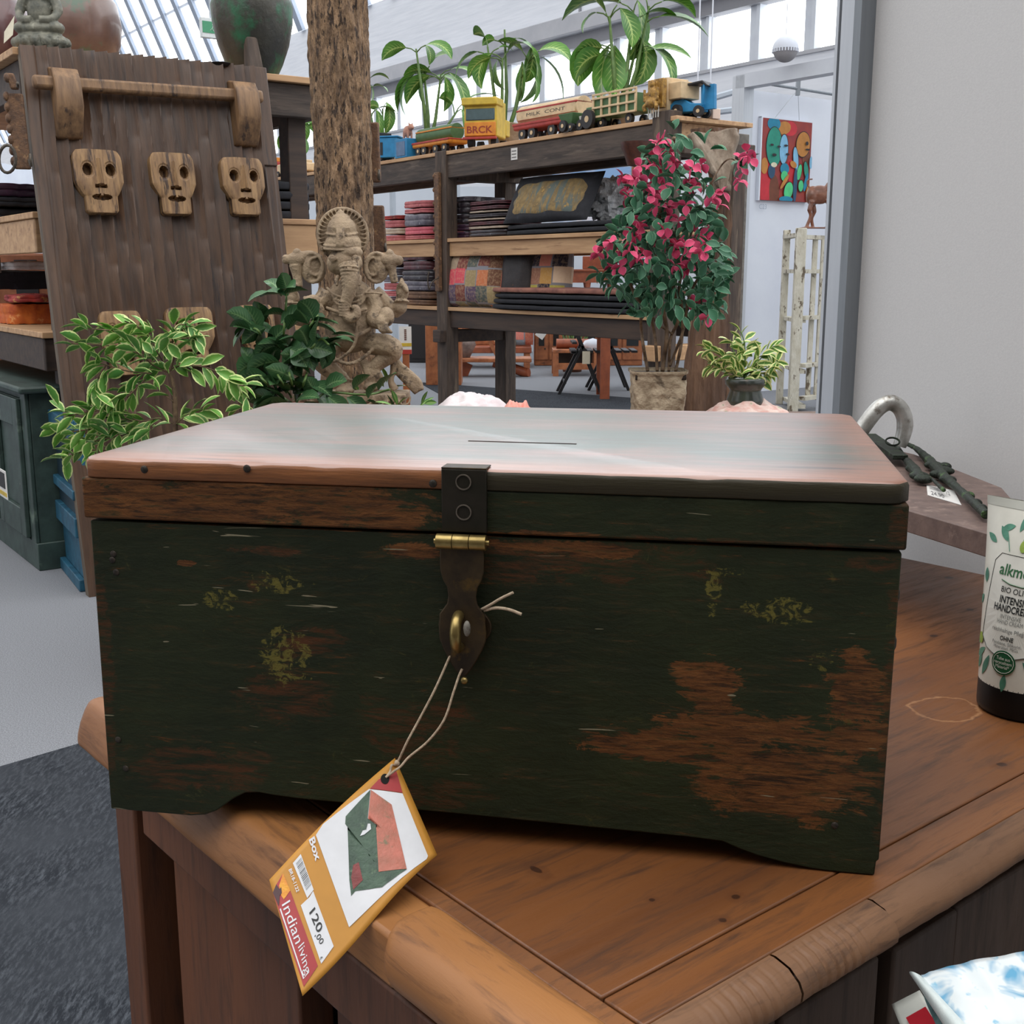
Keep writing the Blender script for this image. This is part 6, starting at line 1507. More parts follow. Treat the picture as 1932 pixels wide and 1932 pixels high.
# orange table with slab legs
a = fr(1132, 754); Yc = a.y; L = W(1213, 754, Yc).x-a.x; hz = W(1132, 622, Yc).z
t = thing('orange_table', 'tall orange-brown table with flat slab legs behind the bougainvillea', 'table', loc=(a.x, Yc, 0))
part(t, 'tabletop', M_orw2, -.03, L+.3, -.03, .6, hz-.02, hz, bevel=.004); part(t, 'leg', M_orw2, 0, W(1150, 754, Yc).x-a.x, 0, .06, 0, hz-.02, bevel=.003); part(t, 'leg', M_orw2, L+.15, L+.26, 0, .06, 0, hz-.02); part(t, 'leg', M_orw2, 0, .1, .5, .56, 0, hz-.02); part(t, 'apron', M_orw2, .1, L+.15, .03, .05, hz-.09, hz-.02)
# dark and orange furniture left of the post; price card
Yc = 16.6; a = W(772, 700, Yc)
t = thing('dark_cabinet', 'tall black cabinet standing far behind between statue and shelf post', 'cabinet', loc=(a.x, Yc, 0)); part(t, 'body', plain('black_lacquer', C(26, 25, 27), .5), 0, .55, 0, .5, 0, W(772, 596, Yc).z, bevel=.01); part(t, 'front_panel', plain('black_panel', C(34, 32, 33), .4), .04, .51, -.01, 0, .06, W(772, 606, Yc).z)
a = W(803, 690, 13.2); t = thing('orange_chest', 'small orange-brown wooden chest peeking out left of the shelf post', 'chest', loc=(a.x, a.y, 0)); hz = W(806, 604, a.y).z; part(t, 'body', M_orw, 0, .4, 0, .4, 0, hz, bevel=.01); part(t, 'lid', M_orw, -.02, .42, -.02, .42, hz, hz+.03, bevel=.006)
p = W(765, 642, 4.3)
t = thing('price_card', 'white price card with red and yellow print standing behind the statue knee', 'card', loc=(p.x, 4.3, W(765, 668, 4.3).z), rz=0); hz = W(765, 616, 4.3).z-t.location.z
obj('card', MB().b2(-.022, .022, 0, .002, 0, hz), MC['paper_white'], t); obj('yellow_band', MB().b2(-.022, .022, -.001, 0, hz*.28, hz*.4), T_yel, t); obj('red_band', MB().b2(-.022, .022, -.001, 0, 0.0, hz*.16), T_red, t)
m = MB()
for i in range(6): m.b2(-.004, .004, -.001, 0, hz*(.5+.07*i), hz*(.55+.07*i))
obj('print', m, plain('card_print', C(110, 80, 70), .8), t)
obj('stand', MB().b2(-.012, .012, .002, .014, ZDT-t.location.z-.003, hz*.9), M_orw, t)
# cloths on the display table behind the lid
def heap(px0, px1, ytop, ybot, Yq, D, mt, label, name='crumpled_cloth'):
    a = W(px0, ybot, Yq); b = W(px1, ybot, Yq); zt_ = W((px0+px1)/2, ytop, Yq).z; L = b.x-a.x; hh_ = zt_-ZDT
    m = MB()
    def fn(u, v):
        x = (u-.5)*2; y = (v-.5)*2; e = max(0, 1-abs(x)**2.5)**.5*max(0, 1-abs(y)**2.5)**.5
        return (x*L/2, y*D/2, hh_*e*(.85+.35*noise.noise(Vector((x*3, y*3, px0))))+.006*abs(noise.noise(Vector((x*9, y*9, 1))))*e)
    m.grid(fn, 50, 24); m.grid(lambda u, v: ((u-.5)*L, (v-.5)*D, 0), 2, 2)
    o = obj(name, m, mt, None, smooth=180); o.location = ((a.x+b.x)/2, Yq, ZDT-.0035); return tag(o, label, 'cloth')
heap(820, 962, 738, 760, 4.06, .28, mott('white_cloth', C(226, 218, 218), C(206, 192, 194), C(222, 170, 160), s=9, t3=(.66, .72), rough=.9, bump=.6, bd=.01), 'crumpled white cloth heap behind the box lid beside the shelf post')
heap(940, 1010, 751, 765, 3.75, .22, mott('coral_cloth', C(222, 132, 118), C(214, 164, 150), s=12, rough=.9, bump=.5), 'coral cloth showing a sliver above the middle of the lid')
heap(1335, 1492, 752, 770, 3.92, .3, mott('floral_cloth', C(206, 188, 178), C(186, 140, 130), C(120, 150, 110), s=24, t3=(.62, .66), rough=.9, bump=.4), 'pale floral cloth under the small dark green pot')
# ================================================================ BOOTH: PAINTING, SCREEN, HORSE, LAMP
bw = Vector((b0.x, b0.y, 0)); nb = U
def bp(px, py): return hit(px, py, bw-U*.03, U)
tl_, tr_, br_, bl_ = bp(1438, 222), bp(1531, 232), bp(1519, 382), bp(1430, 377)
bl_.x = tl_.x; 
PWd = (Vector((tr_.x, tr_.y, 0))-Vector((tl_.x, tl_.y, 0))).length; PH = tl_.z-bp(1430, 377).z
pt = thing('abstract_painting', 'colourful painting of stylised green and orange faces hanging on the white booth wall', 'painting', loc=(tl_.x, tl_.y, tl_.z-PH), rz=RV)
obj('canvas', MB().b2(0, PWd, -.012, .028, 0, PH), mott('maroon_ground', C(126, 44, 48), C(150, 56, 44), C(96, 44, 48), s=5, rough=.6), pt)
obj('canvas_edge', MB().b2(-.02, -.0, -.012, .028, -.005, PH+.012), M_white, pt); obj('canvas_edge', MB().b2(-.02, PWd, -.011, .028, PH, PH+.012), M_white, pt)
def paintc(n_, r, g, b): return mott('art_'+n_, C(r, g, b), tuple(x*.8 for x in C(r, g, b)[:3])+(1,), s=14, rough=.6, bump=.05)
A_ = {'g': paintc('green', 34, 140, 118), 'lb': paintc('lightblue', 126, 182, 214), 'o': paintc('ochre', 186, 124, 54), 'r': paintc('red', 196, 42, 54), 'b': paintc('blue', 24, 128, 160), 'mint': paintc('mint', 78, 196, 128), 'navy': paintc('navy', 36, 74, 104), 'br': paintc('brown', 112, 60, 38), 'k': paintc('black', 34, 28, 34), 'p': paintc('pale', 214, 208, 180)}
# ellipses (cx, cz, rx, rz, rot, key) in fractions of the canvas, z up; drawn back to front
ART = [(.10, .2, .10, .32, 0, 'r'), (.28, .12, .1, .2, 4, 'br'), (.55, .9, .14, .09, 0, 'r'), (.42, .9, .14, .08, 10, 'o'), (.22, .94, .13, .08, 0, 'b'), (.62, .35, .1, .18, 20, 'r'), (.9, .55, .08, .12, 0, 'br'), (.06, .42, .07, .1, 0, 'o'),
       (.24, .66, .165, .25, 2, 'k'), (.24, .66, .155, .24, 2, 'g'), (.43, .64, .095, .19, 0, 'k'), (.43, .64, .085, .18, 0, 'lb'), (.82, .72, .15, .165, -8, 'k'), (.82, .72, .14, .155, -8, 'o'), (.68, .53, .058, .16, 10, 'k'), (.68, .53, .05, .15, 10, 'lb'),
       (.2, .36, .07, .09, 0, 'navy'), (.46, .40, .09, .07, 0, 'b'), (.24, .44, .06, .03, 0, 'p'), (.46, .31, .07, .065, 30, 'mint'), (.76, .37, .05, .11, -12, 'k'), (.76, .37, .043, .1, -12, 'mint'), (.9, .40, .05, .12, 14, 'k'), (.9, .40, .042, .11, 14, 'g'), (.55, .13, .095, .12, -18, 'k'), (.55, .13, .085, .11, -18, 'mint'), (.8, .20, .06, .08, 0, 'k'), (.8, .20, .05, .07, 0, 'mint'),
       (.68, .2, .04, .22, 0, 'navy'), (.9, .25, .035, .12, -14, 'b'), (.46, .24, .03, .12, -40, 'o'), (.96, .1, .05, .12, 0, 'o'), (.5, .02, .14, .04, 0, 'b'), (.62, .46, .07, .04, -20, 'o'), (.98, .5, .03, .08, 0, 'lb')]
ART = [a_ for a_ in ART if a_]
for i, (cx_, cz_, rx, rz2, ro, key) in enumerate(ART):
    out = []
    for k in range(28):
        g = 2*pi*k/28; x = rx*PWd*cos(g); z = rz2*PH*sin(g); c2, s2_ = cos(R(ro)), sin(R(ro))
        X_ = min(max(cx_*PWd+x*c2-z*s2_, .001), PWd-.001); Z_ = min(max(cz_*PH+x*s2_+z*c2, .001), PH-.001); out.append((X_, Z_))
    o2 = [out[0]]
    for p_ in out[1:]:
        if math.hypot(p_[0]-o2[-1][0], p_[1]-o2[-1][1]) > 1e-4: o2.append(p_)
    m = MB(); y_ = -.0125-.0006*i; m.add([(x, y_, z) for x, z in o2], [list(range(len(o2)))])
    obj('painted_shape', m, A_[key], pt, fix=False)
m = MB(); y_ = -.0125-.0006*len(ART)
for cx_, cz_, rx, rz2 in ((.17, .68, .035, .014), (.31, .665, .035, .014), (.225, .56, .045, .018), (.45, .685, .04, .014), (.49, .58, .04, .015), (.88, .735, .03, .025), (.9, .66, .05, .012)):
    m.ell((cx_*PWd, y_, cz_*PH), (rx*PWd, .001, rz2*PH), 10)
obj('eyes_and_mouths', m, A_['k'], pt)
o = obj('floor_number', textmesh('C23', .07, lambda x, y: (x, -.001, y)), M_bar, None); q_ = bp(1432, 394); o.location = (q_.x, q_.y, q_.z); o.rotation_euler[2] = RV; tag(o, 'faint small number written on the booth wall under the painting', 'lettering')
ra = bp(1416, 160); rb = bp(1560, 183); off = U*-.15
tag(obj('hanging_rail', MB().tube([ra+off, rb+off], .015, 8), M_alud, None), 'thin grey metal picture rail across the top of the booth wall', 'rail')
hk = bp(1484, 172)+off
tag(obj('picture_wire', MB().tube([bp(1460, 225), hk, bp(1508, 230)], .003, 5), M_alu, None), 'thin wire in an upturned V holding the painting', 'wire')
tag(obj('rail_clamp', MB().b2(-.02, .02, -.02, .02, -.06, .12), M_alud, None), 'small grey clamp on the picture rail above the painting', 'clamp').location = hk
# painted wooden screen
M_dist = mott('distressed_white_paint', C(206, 202, 188), C(186, 180, 162), C(104, 92, 76), s=22, t3=(.56, .6), rough=.8, bump=.5, bd=.01, sc=(1, 1, .5))
Ys = 10.6
t = thing('wooden_screen', 'tall distressed white wooden lattice screen standing before the booth wall', 'screen', loc=(0, 0, 0)); zz = lambda y, Y_: W(1500, y, Y_).z
def vpost(px, yt, Yq, w_, nm_='stile'): p = W(px, yt, Yq); pb_ = W(px, 600, Yq); return obj(nm_, MB().b2(p.x-w_/2, p.x+w_/2, Yq-.03, Yq+.03, 0, p.z), M_dist, t, bevel=.006), p
vpost(1485, 434, 11.3, .06); vpost(1512, 430, 10.6, .09); vpost(1572, 440, 11.0, .07)
for y in (447, 512, 600, 690, 752):
    for (xa, Ya, xb, Yb_) in ((1485, 11.3, 1512, 10.6), (1512, 10.6, 1572, 11.0)):
        a = W(xa, y, Ya); b = W(xb, y+ (4 if xa == 1485 else -2), Yb_); b.z = a.z; obj('rail', MB().bar(a, b, .08, .035), M_dist, t)
for px in (1537, 1553): p = W(px, 452, 10.8); obj('bar', MB().b2(p.x-.02, p.x+.02, 10.75, 10.79, .1, p.z), M_dist, t)
# horse figure on the screen top
M_horse = mott('brown_horse', C(134, 82, 56), C(96, 56, 40), s=14, rough=.35, coat=.3)
ph = W(1545, 430, 10.75); zh = W(1512, 430, 10.6).z
t = thing('horse_figure', 'brown wooden horse figure on top of the white lattice screen', 'figurine', loc=(ph.x, 10.78, zh), rz=0)
m = MB(); k_ = 10.8/F
def hq(px, py, d=0): return ((px-1545)*k_, d, (430-py)*k_)
m.ell(hq(1545, 370), (22*k_, 10*k_, 17*k_), 18); m.ell(hq(1532, 372), (12*k_, 10*k_, 18*k_), 16)
for pts in ([(1530, 382, -.03), (1526, 398, -.035), (1529, 408, -.03), (1522, 428, -.03)], [(1534, 382, .03), (1538, 400, .03), (1534, 412, .03), (1537, 428, .03)], [(1560, 380, -.03), (1562, 405, -.03), (1560, 428, -.03)], [(1563, 380, .03), (1570, 400, .03), (1566, 428, .03)]):
    m.tube(smoothpath([hq(*p_) for p_ in pts], 4), [.03]+[.022]*4+[.016]*(4*(len(pts)-2)), 8)
m.tube(smoothpath([hq(1562, 365), hq(1572, 345), hq(1578, 330)], 4), [.06]*3+[.045]*3+[.035]*3, 10); m.tube([hq(1574, 332), hq(1592, 346)], [.04, .022], 10)
m.tube(smoothpath([hq(1526, 358), hq(1521, 350), hq(1523, 344), hq(1531, 342)], 4), .008, 6); m.b2(-.16, .2, -.06, .06, 0, .012)
o = obj('body', m, M_horse, t, smooth=180); r_ = o.modifiers.new('remesh', 'REMESH'); r_.mode = 'VOXEL'; r_.voxel_size = .008; r_.use_smooth_shade = True
# hanging globe lamp
p = W(1482, 93, 11.5); t = thing('globe_lamp', 'white and grey ball-shaped pendant lamp hanging near the clerestory windows', 'lamp', loc=p); rL = 23*11.5/F
m = MB(); m.lathe([(rL*cos(R(a_)), rL*sin(R(a_))) for a_ in range(0, 91, 6)], 32); obj('upper_shell', m, M_white, t, smooth=60)
m = MB(); m.lathe([(rL*.97*cos(R(a_)), rL*.97*sin(R(a_))) for a_ in range(-90, 1, 6)], 32); obj('lower_shell', m, mott('grey_plastic', C(150, 148, 150), C(136, 134, 138), s=6), t, smooth=60)
for k in range(28):
    a_ = 2*pi*k/28; m = MB().box((rL*.985*cos(a_), rL*.985*sin(a_), -rL*.12), (.012, .012, rL*.24), Matrix.Rotation(a_, 3, 'Z')); obj('louvre', m, M_white, t)
obj('cord', MB().tube([(0, 0, rL), (0, 0, 2.6)], .004, 6), M_alu, t)
k = 95
for px in (1316, 1340): a = W(px, 165, 9.5); b = W(px, 10, 9.5); struct('trim_%d' % k, MB().tube([a, (a.x, a.y, a.z+2.2)], .006, 6), M_white); k += 1
# ================================================================ LEFT: GREEN CABINET, BLUE FRAME
M_gc = mott('dark_green_cabinet', C(58, 76, 70), C(40, 54, 50), C(92, 108, 96), s=12, t3=(.62, .7), rough=.5, bump=.3)
gp = WZ(80, 1076, 0); hg = W(48, 742, gp.y).z
t = thing('green_cabinet', 'dark green painted cabinet with panelled doors at the left edge', 'cabinet', loc=(gp.x, gp.y, 0), rz=RU)
part(t, 'carcass', M_gc, -1.6, 0, 0, .5, .0, hg, bevel=.006); part(t, 'worktop', M_gc, -1.64, .045, -.045, .54, hg, hg+.03, bevel=.01)
part(t, 'plinth', M_gc, -1.61, .012, -.014, .5, 0, .12, bevel=.004); part(t, 'corner_stile', M_gc, -.075, .004, -.016, .0, .12, hg, bevel=.003)
for k in range(3):
    x1 = -.08-k*.5; d_ = obj('door', MB().b2(x1-.48, x1, -.014, 0, .13, hg-.03), M_gc, t, bevel=.003)
    for (xa, xb, za_, zb2) in ((x1-.48, x1-.40, .13, hg-.03), (x1-.08, x1, .13, hg-.03), (x1-.40, x1-.08, .13, .25), (x1-.40, x1-.08, hg-.15, hg-.03)): obj('door_frame', MB().b2(xa, xb, -.034, -.014, za_, zb2), M_gc, d_, bevel=.004)
p = W(8, 912, gp.y-.45)
t = thing('price_label', 'small white price label with black square at the left picture edge', 'label', loc=(p.x, p.y, p.z), rz=RU)
obj('card', MB().b2(-.09, .03, 0, .003, -.06, .05), MC['paper_white'], t); obj('black_square', MB().b2(-.07, .015, -.002, 0, -.02, .04), T_blk, t); obj('yellow_band', MB().b2(-.09, .03, -.002, 0, -.05, -.035), T_yel, t)
M_bl = mott('blue_painted_wood', C(36, 92, 116), C(26, 70, 92), C(70, 130, 150), s=20, t3=(.62, .7), rough=.55, bump=.3)
q0 = WZ(119, 1062, 0); q1 = WZ(163, 1116, 0); d_ = (q1-q0); Lb_ = .62; ang = math.atan2(d_.y, d_.x); hB = W(88, 768, q0.y).z
t = thing('blue_door_leaf', 'blue painted panelled door leaf standing between green cabinet and carved door', 'door', loc=q0, rz=ang)
part(t, 'carcass', M_bl, 0.01, d_.length, .0, .04, .0, hB, bevel=.004)
for (xa, xb, za_, zb2, nm_) in ((0, .06, 0, hB, 'stile'), (.06, d_.length, hB-.07, hB, 'rail'), (.06, d_.length, hB*.54, hB*.54+.04, 'rail'), (.06, d_.length, .22, .30, 'rail'), (.0, d_.length, 0, .05, 'foot_rail')): part(t, nm_, M_bl, xa, xb, -.025, 0, za_, zb2, bevel=.004)
part(t, 'panel', plain('deep_blue_panel', C(22, 46, 58), .5), .06, d_.length, -.004, 0, .30, hB-.07)
# drawers seen through the left unit, and sundry far left things
p = W(40, 512, 7.5); t = thing('drawer_chest', 'orange wooden chest with dark drawer labels seen through the left shelving', 'chest', loc=(p.x-.5, 7.5, 0)); hz = W(40, 478, 7.5).z
part(t, 'body', M_orw, 0, 1.1, 0, .4, 0, hz, bevel=.01)
for i in range(3):
    for j in range(3): dd = obj('drawer', MB().b2(.02+i*.36, .34+i*.36, -.02, 0, hz-.13-j*.16, hz-.01-j*.16), M_orw, t, bevel=.004); obj('label_plate', MB().b2(.11+i*.36, .25+i*.36, -.026, -.02, hz-.09-j*.16, hz-.04-j*.16), T_blk, dd)
# ================================================================ FOREGROUND: SLAB, PADLOCK, KEYS, TUBE, TAG, POUCH
ZS_ = H-.23
M_slab = mott('brown_speckled_slab', C(112, 92, 84), C(92, 74, 68), C(132, 112, 102), s=60, rough=.55, bump=.1)
pts = [WZ(x, y, ZS_) for x, y in ((1725, 857), (1780, 877), (1890, 920), (1962, 1003), (1925, 1024), (1868, 1008), (1560, 918), (1500, 860), (1560, 835), (1650, 840))]
t = thing('display_pedestal', 'small dark brown angular display slab behind the box holding the padlock', 'pedestal', loc=(0, 0, 0))
obj('slab', MB().prismz([(p.x, p.y) for p in pts][::-1], ZS_-.022, ZS_), M_slab, t, bevel=.001)
c_ = WZ(1535, 866, ZS_)
obj('pillar', MB().b2(c_.x-.05, c_.x+.05, c_.y-.05, c_.y+.05, ZTAB+.02, ZS_-.022), M_slab, t); obj('foot', MB().b2(c_.x-.08, c_.x+.08, c_.y-.08, c_.y+.08, ZTAB+.0008, ZTAB+.02), M_slab, t)
q4 = [WZ(x, y, ZS_+.0006) for x, y in ((1748, 914), (1800, 926), (1814, 953), (1750, 934))]
t = thing('price_sticker', 'white printed price sticker on the dark brown display slab', 'sticker', loc=(0, 0, 0))
m = MB(); m.prismz([(p.x, p.y) for p in q4][::-1], ZS_+.0003, ZS_+.0008); obj('paper', m, MC['paper_white'], t)
def qm(u, v, z=.0012):
    a = q4[0].lerp(q4[1], u); b = q4[3].lerp(q4[2], u); p = b.lerp(a, v); return (p.x, p.y, ZS_+z)
m = MB()
for i in range(14):
    u = .1+i*.03; m.add([qm(u, .6), qm(u+.014, .6), qm(u+.014, .88), qm(u, .88)], [(0, 1, 2, 3)])
vs, fs = text2d('24,90', 1); m.add([qm(.12+x*.19, .12+y*.45) for x, y in vs], fs)
vs, fs = text2d('12', 1); m.add([qm(.66+x*.14, .5+y*.4) for x, y in vs], fs)
obj('print', m, plain('sticker_print', C(120, 118, 120), .8), t)
# padlock with keys
M_steel = mott('worn_steel', C(206, 206, 202), C(168, 166, 160), C(116, 106, 94), s=60, rough=.36, metal=.6, bump=.3, bd=.001)
M_key = mott('green_patina_iron', C(36, 48, 34), C(22, 26, 20), C(72, 100, 56), s=90, t3=(.58, .64), rough=.6, metal=.3, bump=.8, bd=.002)
Yk = 1.46
t = thing('padlock', 'large old padlock with polished steel shackle standing behind the box', 'padlock', loc=(0, 0, 0))
P = [W(x, y, Yk) for x, y in ((1596, 862), (1612, 832), (1630, 804), (1650, 778), (1666, 764), (1682, 760), (1697, 769), (1706, 787), (1707, 808), (1702, 828), (1697, 842))]
P = smoothpath(P, 6)
obj('shackle', MB().tube(P, [.0100 if i < len(P)-14 else .0100-.002*(i-len(P)+14)/14 for i in range(len(P))], 20), M_steel, t, smooth=60)
a = W(1606, 856, Yk); hb_ = a.z-ZS_-.002
m = MB(); m.box((a.x, Yk+.005, ZS_+hb_/2+.001), (.05, .03, hb_)); obj('lock_body', m, M_key, t, bevel=.006)
m = MB().bar(WZ(1640, 822, ZS_+.012), WZ(1699, 863, ZS_+.012), .018, .006); obj('hasp_bar', m, M_key, t, bevel=.001)
def kp(x, y, dz=.008): return WZ(x, y, ZS_+dz)
def ring(c, ax, ay, r): return [c+ax*(r*cos(a_))+ay*(r*sin(a_)) for a_ in [i*2*pi/18 for i in range(18)]]
k1 = thing('key_ring', 'small dark wire ring holding two keys at the foot of the padlock shackle', 'ring', loc=(0, 0, 0))
obj('wire', MB().tube(ring(W(1684, 833, Yk-.02), Vector((1, 0, 0)), Vector((0, .5, .5)), .0085), .0012, 6, closed=True), M_key, k1, smooth=60)
def key(path, rs, lumps, label):
    m = MB(); P = smoothpath([kp(*p_) for p_ in path], 6); N = len(P); R_ = []
    for i in range(N):
        f = i/(N-1)*(len(rs)-1); j = min(int(f), len(rs)-2); R_.append((rs[j]+(rs[j+1]-rs[j])*(f-j))*(1+.22*noise.noise(P[i]*260)))
    m.tube(P, R_, 10)
    for (x, y, rx, ry) in lumps: m.ell(kp(x, y, .007), (rx, ry, .005), 14, Matrix.Rotation(-.75, 3, 'Z'))
    o = obj('key', m, M_key, None, smooth=180); r_ = o.modifiers.new('remesh', 'REMESH'); r_.mode = 'VOXEL'; r_.voxel_size = .0011; r_.use_smooth_shade = True
    return tag(o, label, 'key')
key([(1690, 838), (1702, 858), (1716, 875), (1728, 890), (1738, 902)], [.003, .0035, .005, .006, .005], [(1735, 898, .012, .010), (1742, 904, .011, .008), (1722, 884, .009, .007)], 'shorter dark key ending in a rounded lobe, left of the longer one')
key([(1708, 836), (1728, 846), (1744, 860), (1760, 876), (1780, 898), (1800, 915), (1830, 942), (1861, 971)], [.0028, .0034, .005, .006, .006, .0042, .0040, .0046], [(1762, 878, .012, .009), (1780, 888, .013, .011), (1788, 905, .010, .008), (1770, 895, .010, .008), (1783, 880, .008, .006), (1828, 936, .006, .006), (1842, 950, .006, .006), (1852, 960, .006, .005)], 'longer dark green corroded key lying across the display slab')
key([(1760, 905), (1770, 915), (1781, 925)], [.002, .002, .0026], [], 'thin short dark key tip resting on the price sticker')
# ---- hand cream tube
M_tubew = plain('tube_plastic', C(222, 220, 208), .35, coat=.2)
M_cap = plain('black_cap', C(12, 12, 13), .42, spec=.3)
r0 = .0365
fpt = WZ(1928, 1366, ZTAB); away = Vector((fpt.x, fpt.y, 0)).normalized(); tc = fpt+away*r0; tc.z = ZTAB+.0008
cdir = -away; lft = Vector((cdir.y, -cdir.x, 0)); lft = lft if lft.x < 0 else -lft
bb = (cdir*cos(R(29))+lft*sin(R(29))).normalized(); aa = Vector((-bb.y, bb.x, 0)); aa = aa if aa.dot(lft) < 0 else -aa
hc = .027; ZTOPT = W(1873, 951, tc.y).z-tc.z
tb = thing('hand_cream_tube', 'white hand cream tube with olive branches standing on its black cap', 'tube', loc=tc)
obj('cap', MB().lathe([(r0*.94, 0), (r0*.99, .002), (r0*1.0, .006), (r0*1.0, hc-.002), (r0*.985, hc)], 56), M_cap, tb, smooth=40)
Lc = .0475
def tsurf(phi, s, off=0.0):     # phi 0 = right end of the crimp, 90deg = label centre
    k = min(1, max(0, s))**1.25; R_ = r0+off
    ax = R_*(1-k)+(Lc+off)*k; ay = R_*(1-k**1.6)+(.0012+off)*k**1.6
    c, s2 = cos(phi), sin(phi)
    if k > 0.02:   # push toward a flatter section
        e = 1-.12*k; 
    x = aa*(ax*c)+bb*(ay*s2); return (x.x, x.y, hc-.003+(ZTOPT-hc+.003)*s)
obj('tube_body', MB().grid(lambda u, v: tsurf(2*pi*u, v), 96, 60), M_tubew, tb, smooth=60)
obj('crimp', MB().grid(lambda u, v: tsurf(2*pi*u, .955+.046*v, .0004), 64, 4), plain('crimp_plastic', C(186, 186, 176), .3), tb, smooth=60)
# label space: x mm across (centre 0), y fraction of height
def lab(x, y, off=.0006):    # x,y in metres from label centre line / base of tube body
    s = y/(ZTOPT-hc+.003); k = min(1, max(0, s))**1.25
    ax = r0*(1-k)+Lc*k
    q_ = max(-.999, min(.999, x/ax)); phi = math.acos(q_); return tsurf(phi, s, off)
M_lg = plain('label_green', C(46, 102, 62), .5); M_lk = plain('label_black', C(30, 34, 34), .5); M_lgrey = plain('label_grey', C(120, 122, 120), .5); M_ol = mott('olive_green', C(160, 182, 80), C(128, 156, 60), s=90, rough=.5); M_lvs = mott('printed_leaf', C(88, 148, 124), C(58, 112, 92), s=60, rough=.5)
HB = ZTOPT-hc
def lpoly(out, off, mt, nm_, par=tb, fine=True):
    m = MB(); n_ = len(out); cx_ = sum(p_[0] for p_ in out)/n_; cy_ = sum(p_[1] for p_ in out)/n_
    m.add([lab(cx_, cy_, off)]+[lab(cx_+(x-cx_)*.5, cy_+(y-cy_)*.5, off) for x, y in out]+[lab(x, y, off) for x, y in out], [(0, 1+i, 1+(i+1) % n_) for i in range(n_)]+[(1+i, 1+n_+i, 1+n_+(i+1) % n_, 1+(i+1) % n_) for i in range(n_)])
    return obj(nm_, m, mt, par, fix=False)
def lline(pts, w_, mt, nm_, par, off=.0011, closed=False):
    m = MB(); P = []
    for (x0, y0), (x1, y1) in zip(pts, pts[1:]+([pts[0]] if closed else [])):
        for k in range(6): P.append((x0+(x1-x0)*k/6, y0+(y1-y0)*k/6))
    if not closed: P.append(pts[-1])
    m.tube([lab(x, y, off) for x, y in P], w_, 5, closed=closed, flat=1); return obj(nm_, m, mt, par)
yc = lambda py: (1362-py)/(1362-951)*(ZTOPT)-hc+.003   # rough picture row -> height on the tube
def ltxt(txt, x, y, size, width, mt, nm_, par, off=.0012, bold=.0, rot=0):
    vs, fs = text2d(txt, size, bold, width); m = MB()
    m.add([lab(x-width/2+a_, y+b_, off) for a_, b_ in vs], fs); return obj(nm_, m, mt, par, fix=False)
LW = .0245
lw2 = LW-.005
yt_, ym, yb2_, yv = HB*.735, HB*.69, HB*.265, HB*.225
out = [(-lw2, yt_), (-LW, ym), (-LW, yb2_), (-lw2*.9, HB*.21), (0, HB*.165), (lw2*.9, HB*.21), (LW, yb2_), (LW, ym), (lw2, yt_)]
def dense(o_):
    r_ = []
    for (x0, y0), (x1, y1) in zip(o_, o_[1:]+[o_[0]]):
        for k in range(8): r_.append((x0+(x1-x0)*k/8, y0+(y1-y0)*k/8))
    return r_
# olive branches behind the label
def lleaf(x, y, a_, L, w_, off=.0005):
    out = []
    for k in range(13): f = k/12; out.append((f*L, w_/2*sin(pi*f)**.9))
    for k in range(1, 12): f = 1-k/12; out.append((f*L, -w_/2*sin(pi*f)**.9))
    c, s_ = cos(R(a_)), sin(R(a_)); return lpoly([(x+p_*c-q2*s_, y+p_*s_+q2*c) for p_, q2 in out], off, M_lvs, 'printed_leaf', br_l)
br_l = thing('printed_branches', '', ''); br_l.parent = tb; del br_l['label']; del br_l['category']
for (x, y, a_, L) in ((-.026, .86, 20, .012), (-.018, .80, 130, .014), (-.010, .86, 75, .017), (-.005, .82, 45, .016), (-.028, .78, 150, .012), (.004, .84, 110, .015), (.012, .82, 60, .018), (.018, .86, 30, .014), (.024, .8, 80, .013), (-.020, .20, 225, .016), (-.014, .17, 250, .02), (-.024, .16, 255, .015), (.014, .18, -50, .018), (.02, .14, -80, .014), (.002, .09, 265, .015), (-.028, .22, 200, .012), (.026, .2, -30, .014), (-.031, .55, 100, .012), (-.032, .48, 240, .012)):
    lleaf(x, HB*y, a_, L, .0052)
lline([(-.014, HB*.75), (-.018, HB*.82), (-.022, HB*.88)], .0003, M_lvs, 'printed_twig', br_l, .0006)
lline([(.006, HB*.75), (.008, HB*.82), (.016, HB*.9)], .0003, M_lvs, 'printed_twig', br_l, .0006)
for (x, y) in ((-.003, .79), (.004, .80), (.010, .77), (-.027, .24), (-.003, .14)):
    lpoly([(x+.0032*cos(g), HB*y+.0048*sin(g)) for g in [i*2*pi/16 for i in range(16)]], .0008, M_ol, 'printed_olive', br_l)
lb_ = lpoly(dense(out), .0009, plain('label_paper', C(226, 224, 214), .45), 'label')
lline(out, .00022, M_lk, 'label_border', lb_, .0011, True)
ltxt('alkmene', 0, HB*.625, .0125, .036, M_lg, 'brand_lettering', lb_, bold=.012)
lline([(-.014, HB*.598), (-.006, HB*.582), (.004, HB*.578), (.013, HB*.586)], .0004, M_lg, 'swoosh', lb_, .0013)
ltxt('BIO OLIVE', 0, HB*.535, .0062, .025, M_lk, 'lettering', lb_)
ltxt('INTENSIV', 0, HB*.478, .0078, .024, M_lk, 'lettering', lb_, bold=.02)
ltxt('HANDCREME', 0, HB*.432, .0078, .032, M_lk, 'lettering', lb_, bold=.02)
ltxt('INTENSIVE', 0, HB*.395, .0048, .017, M_lgrey, 'lettering', lb_)
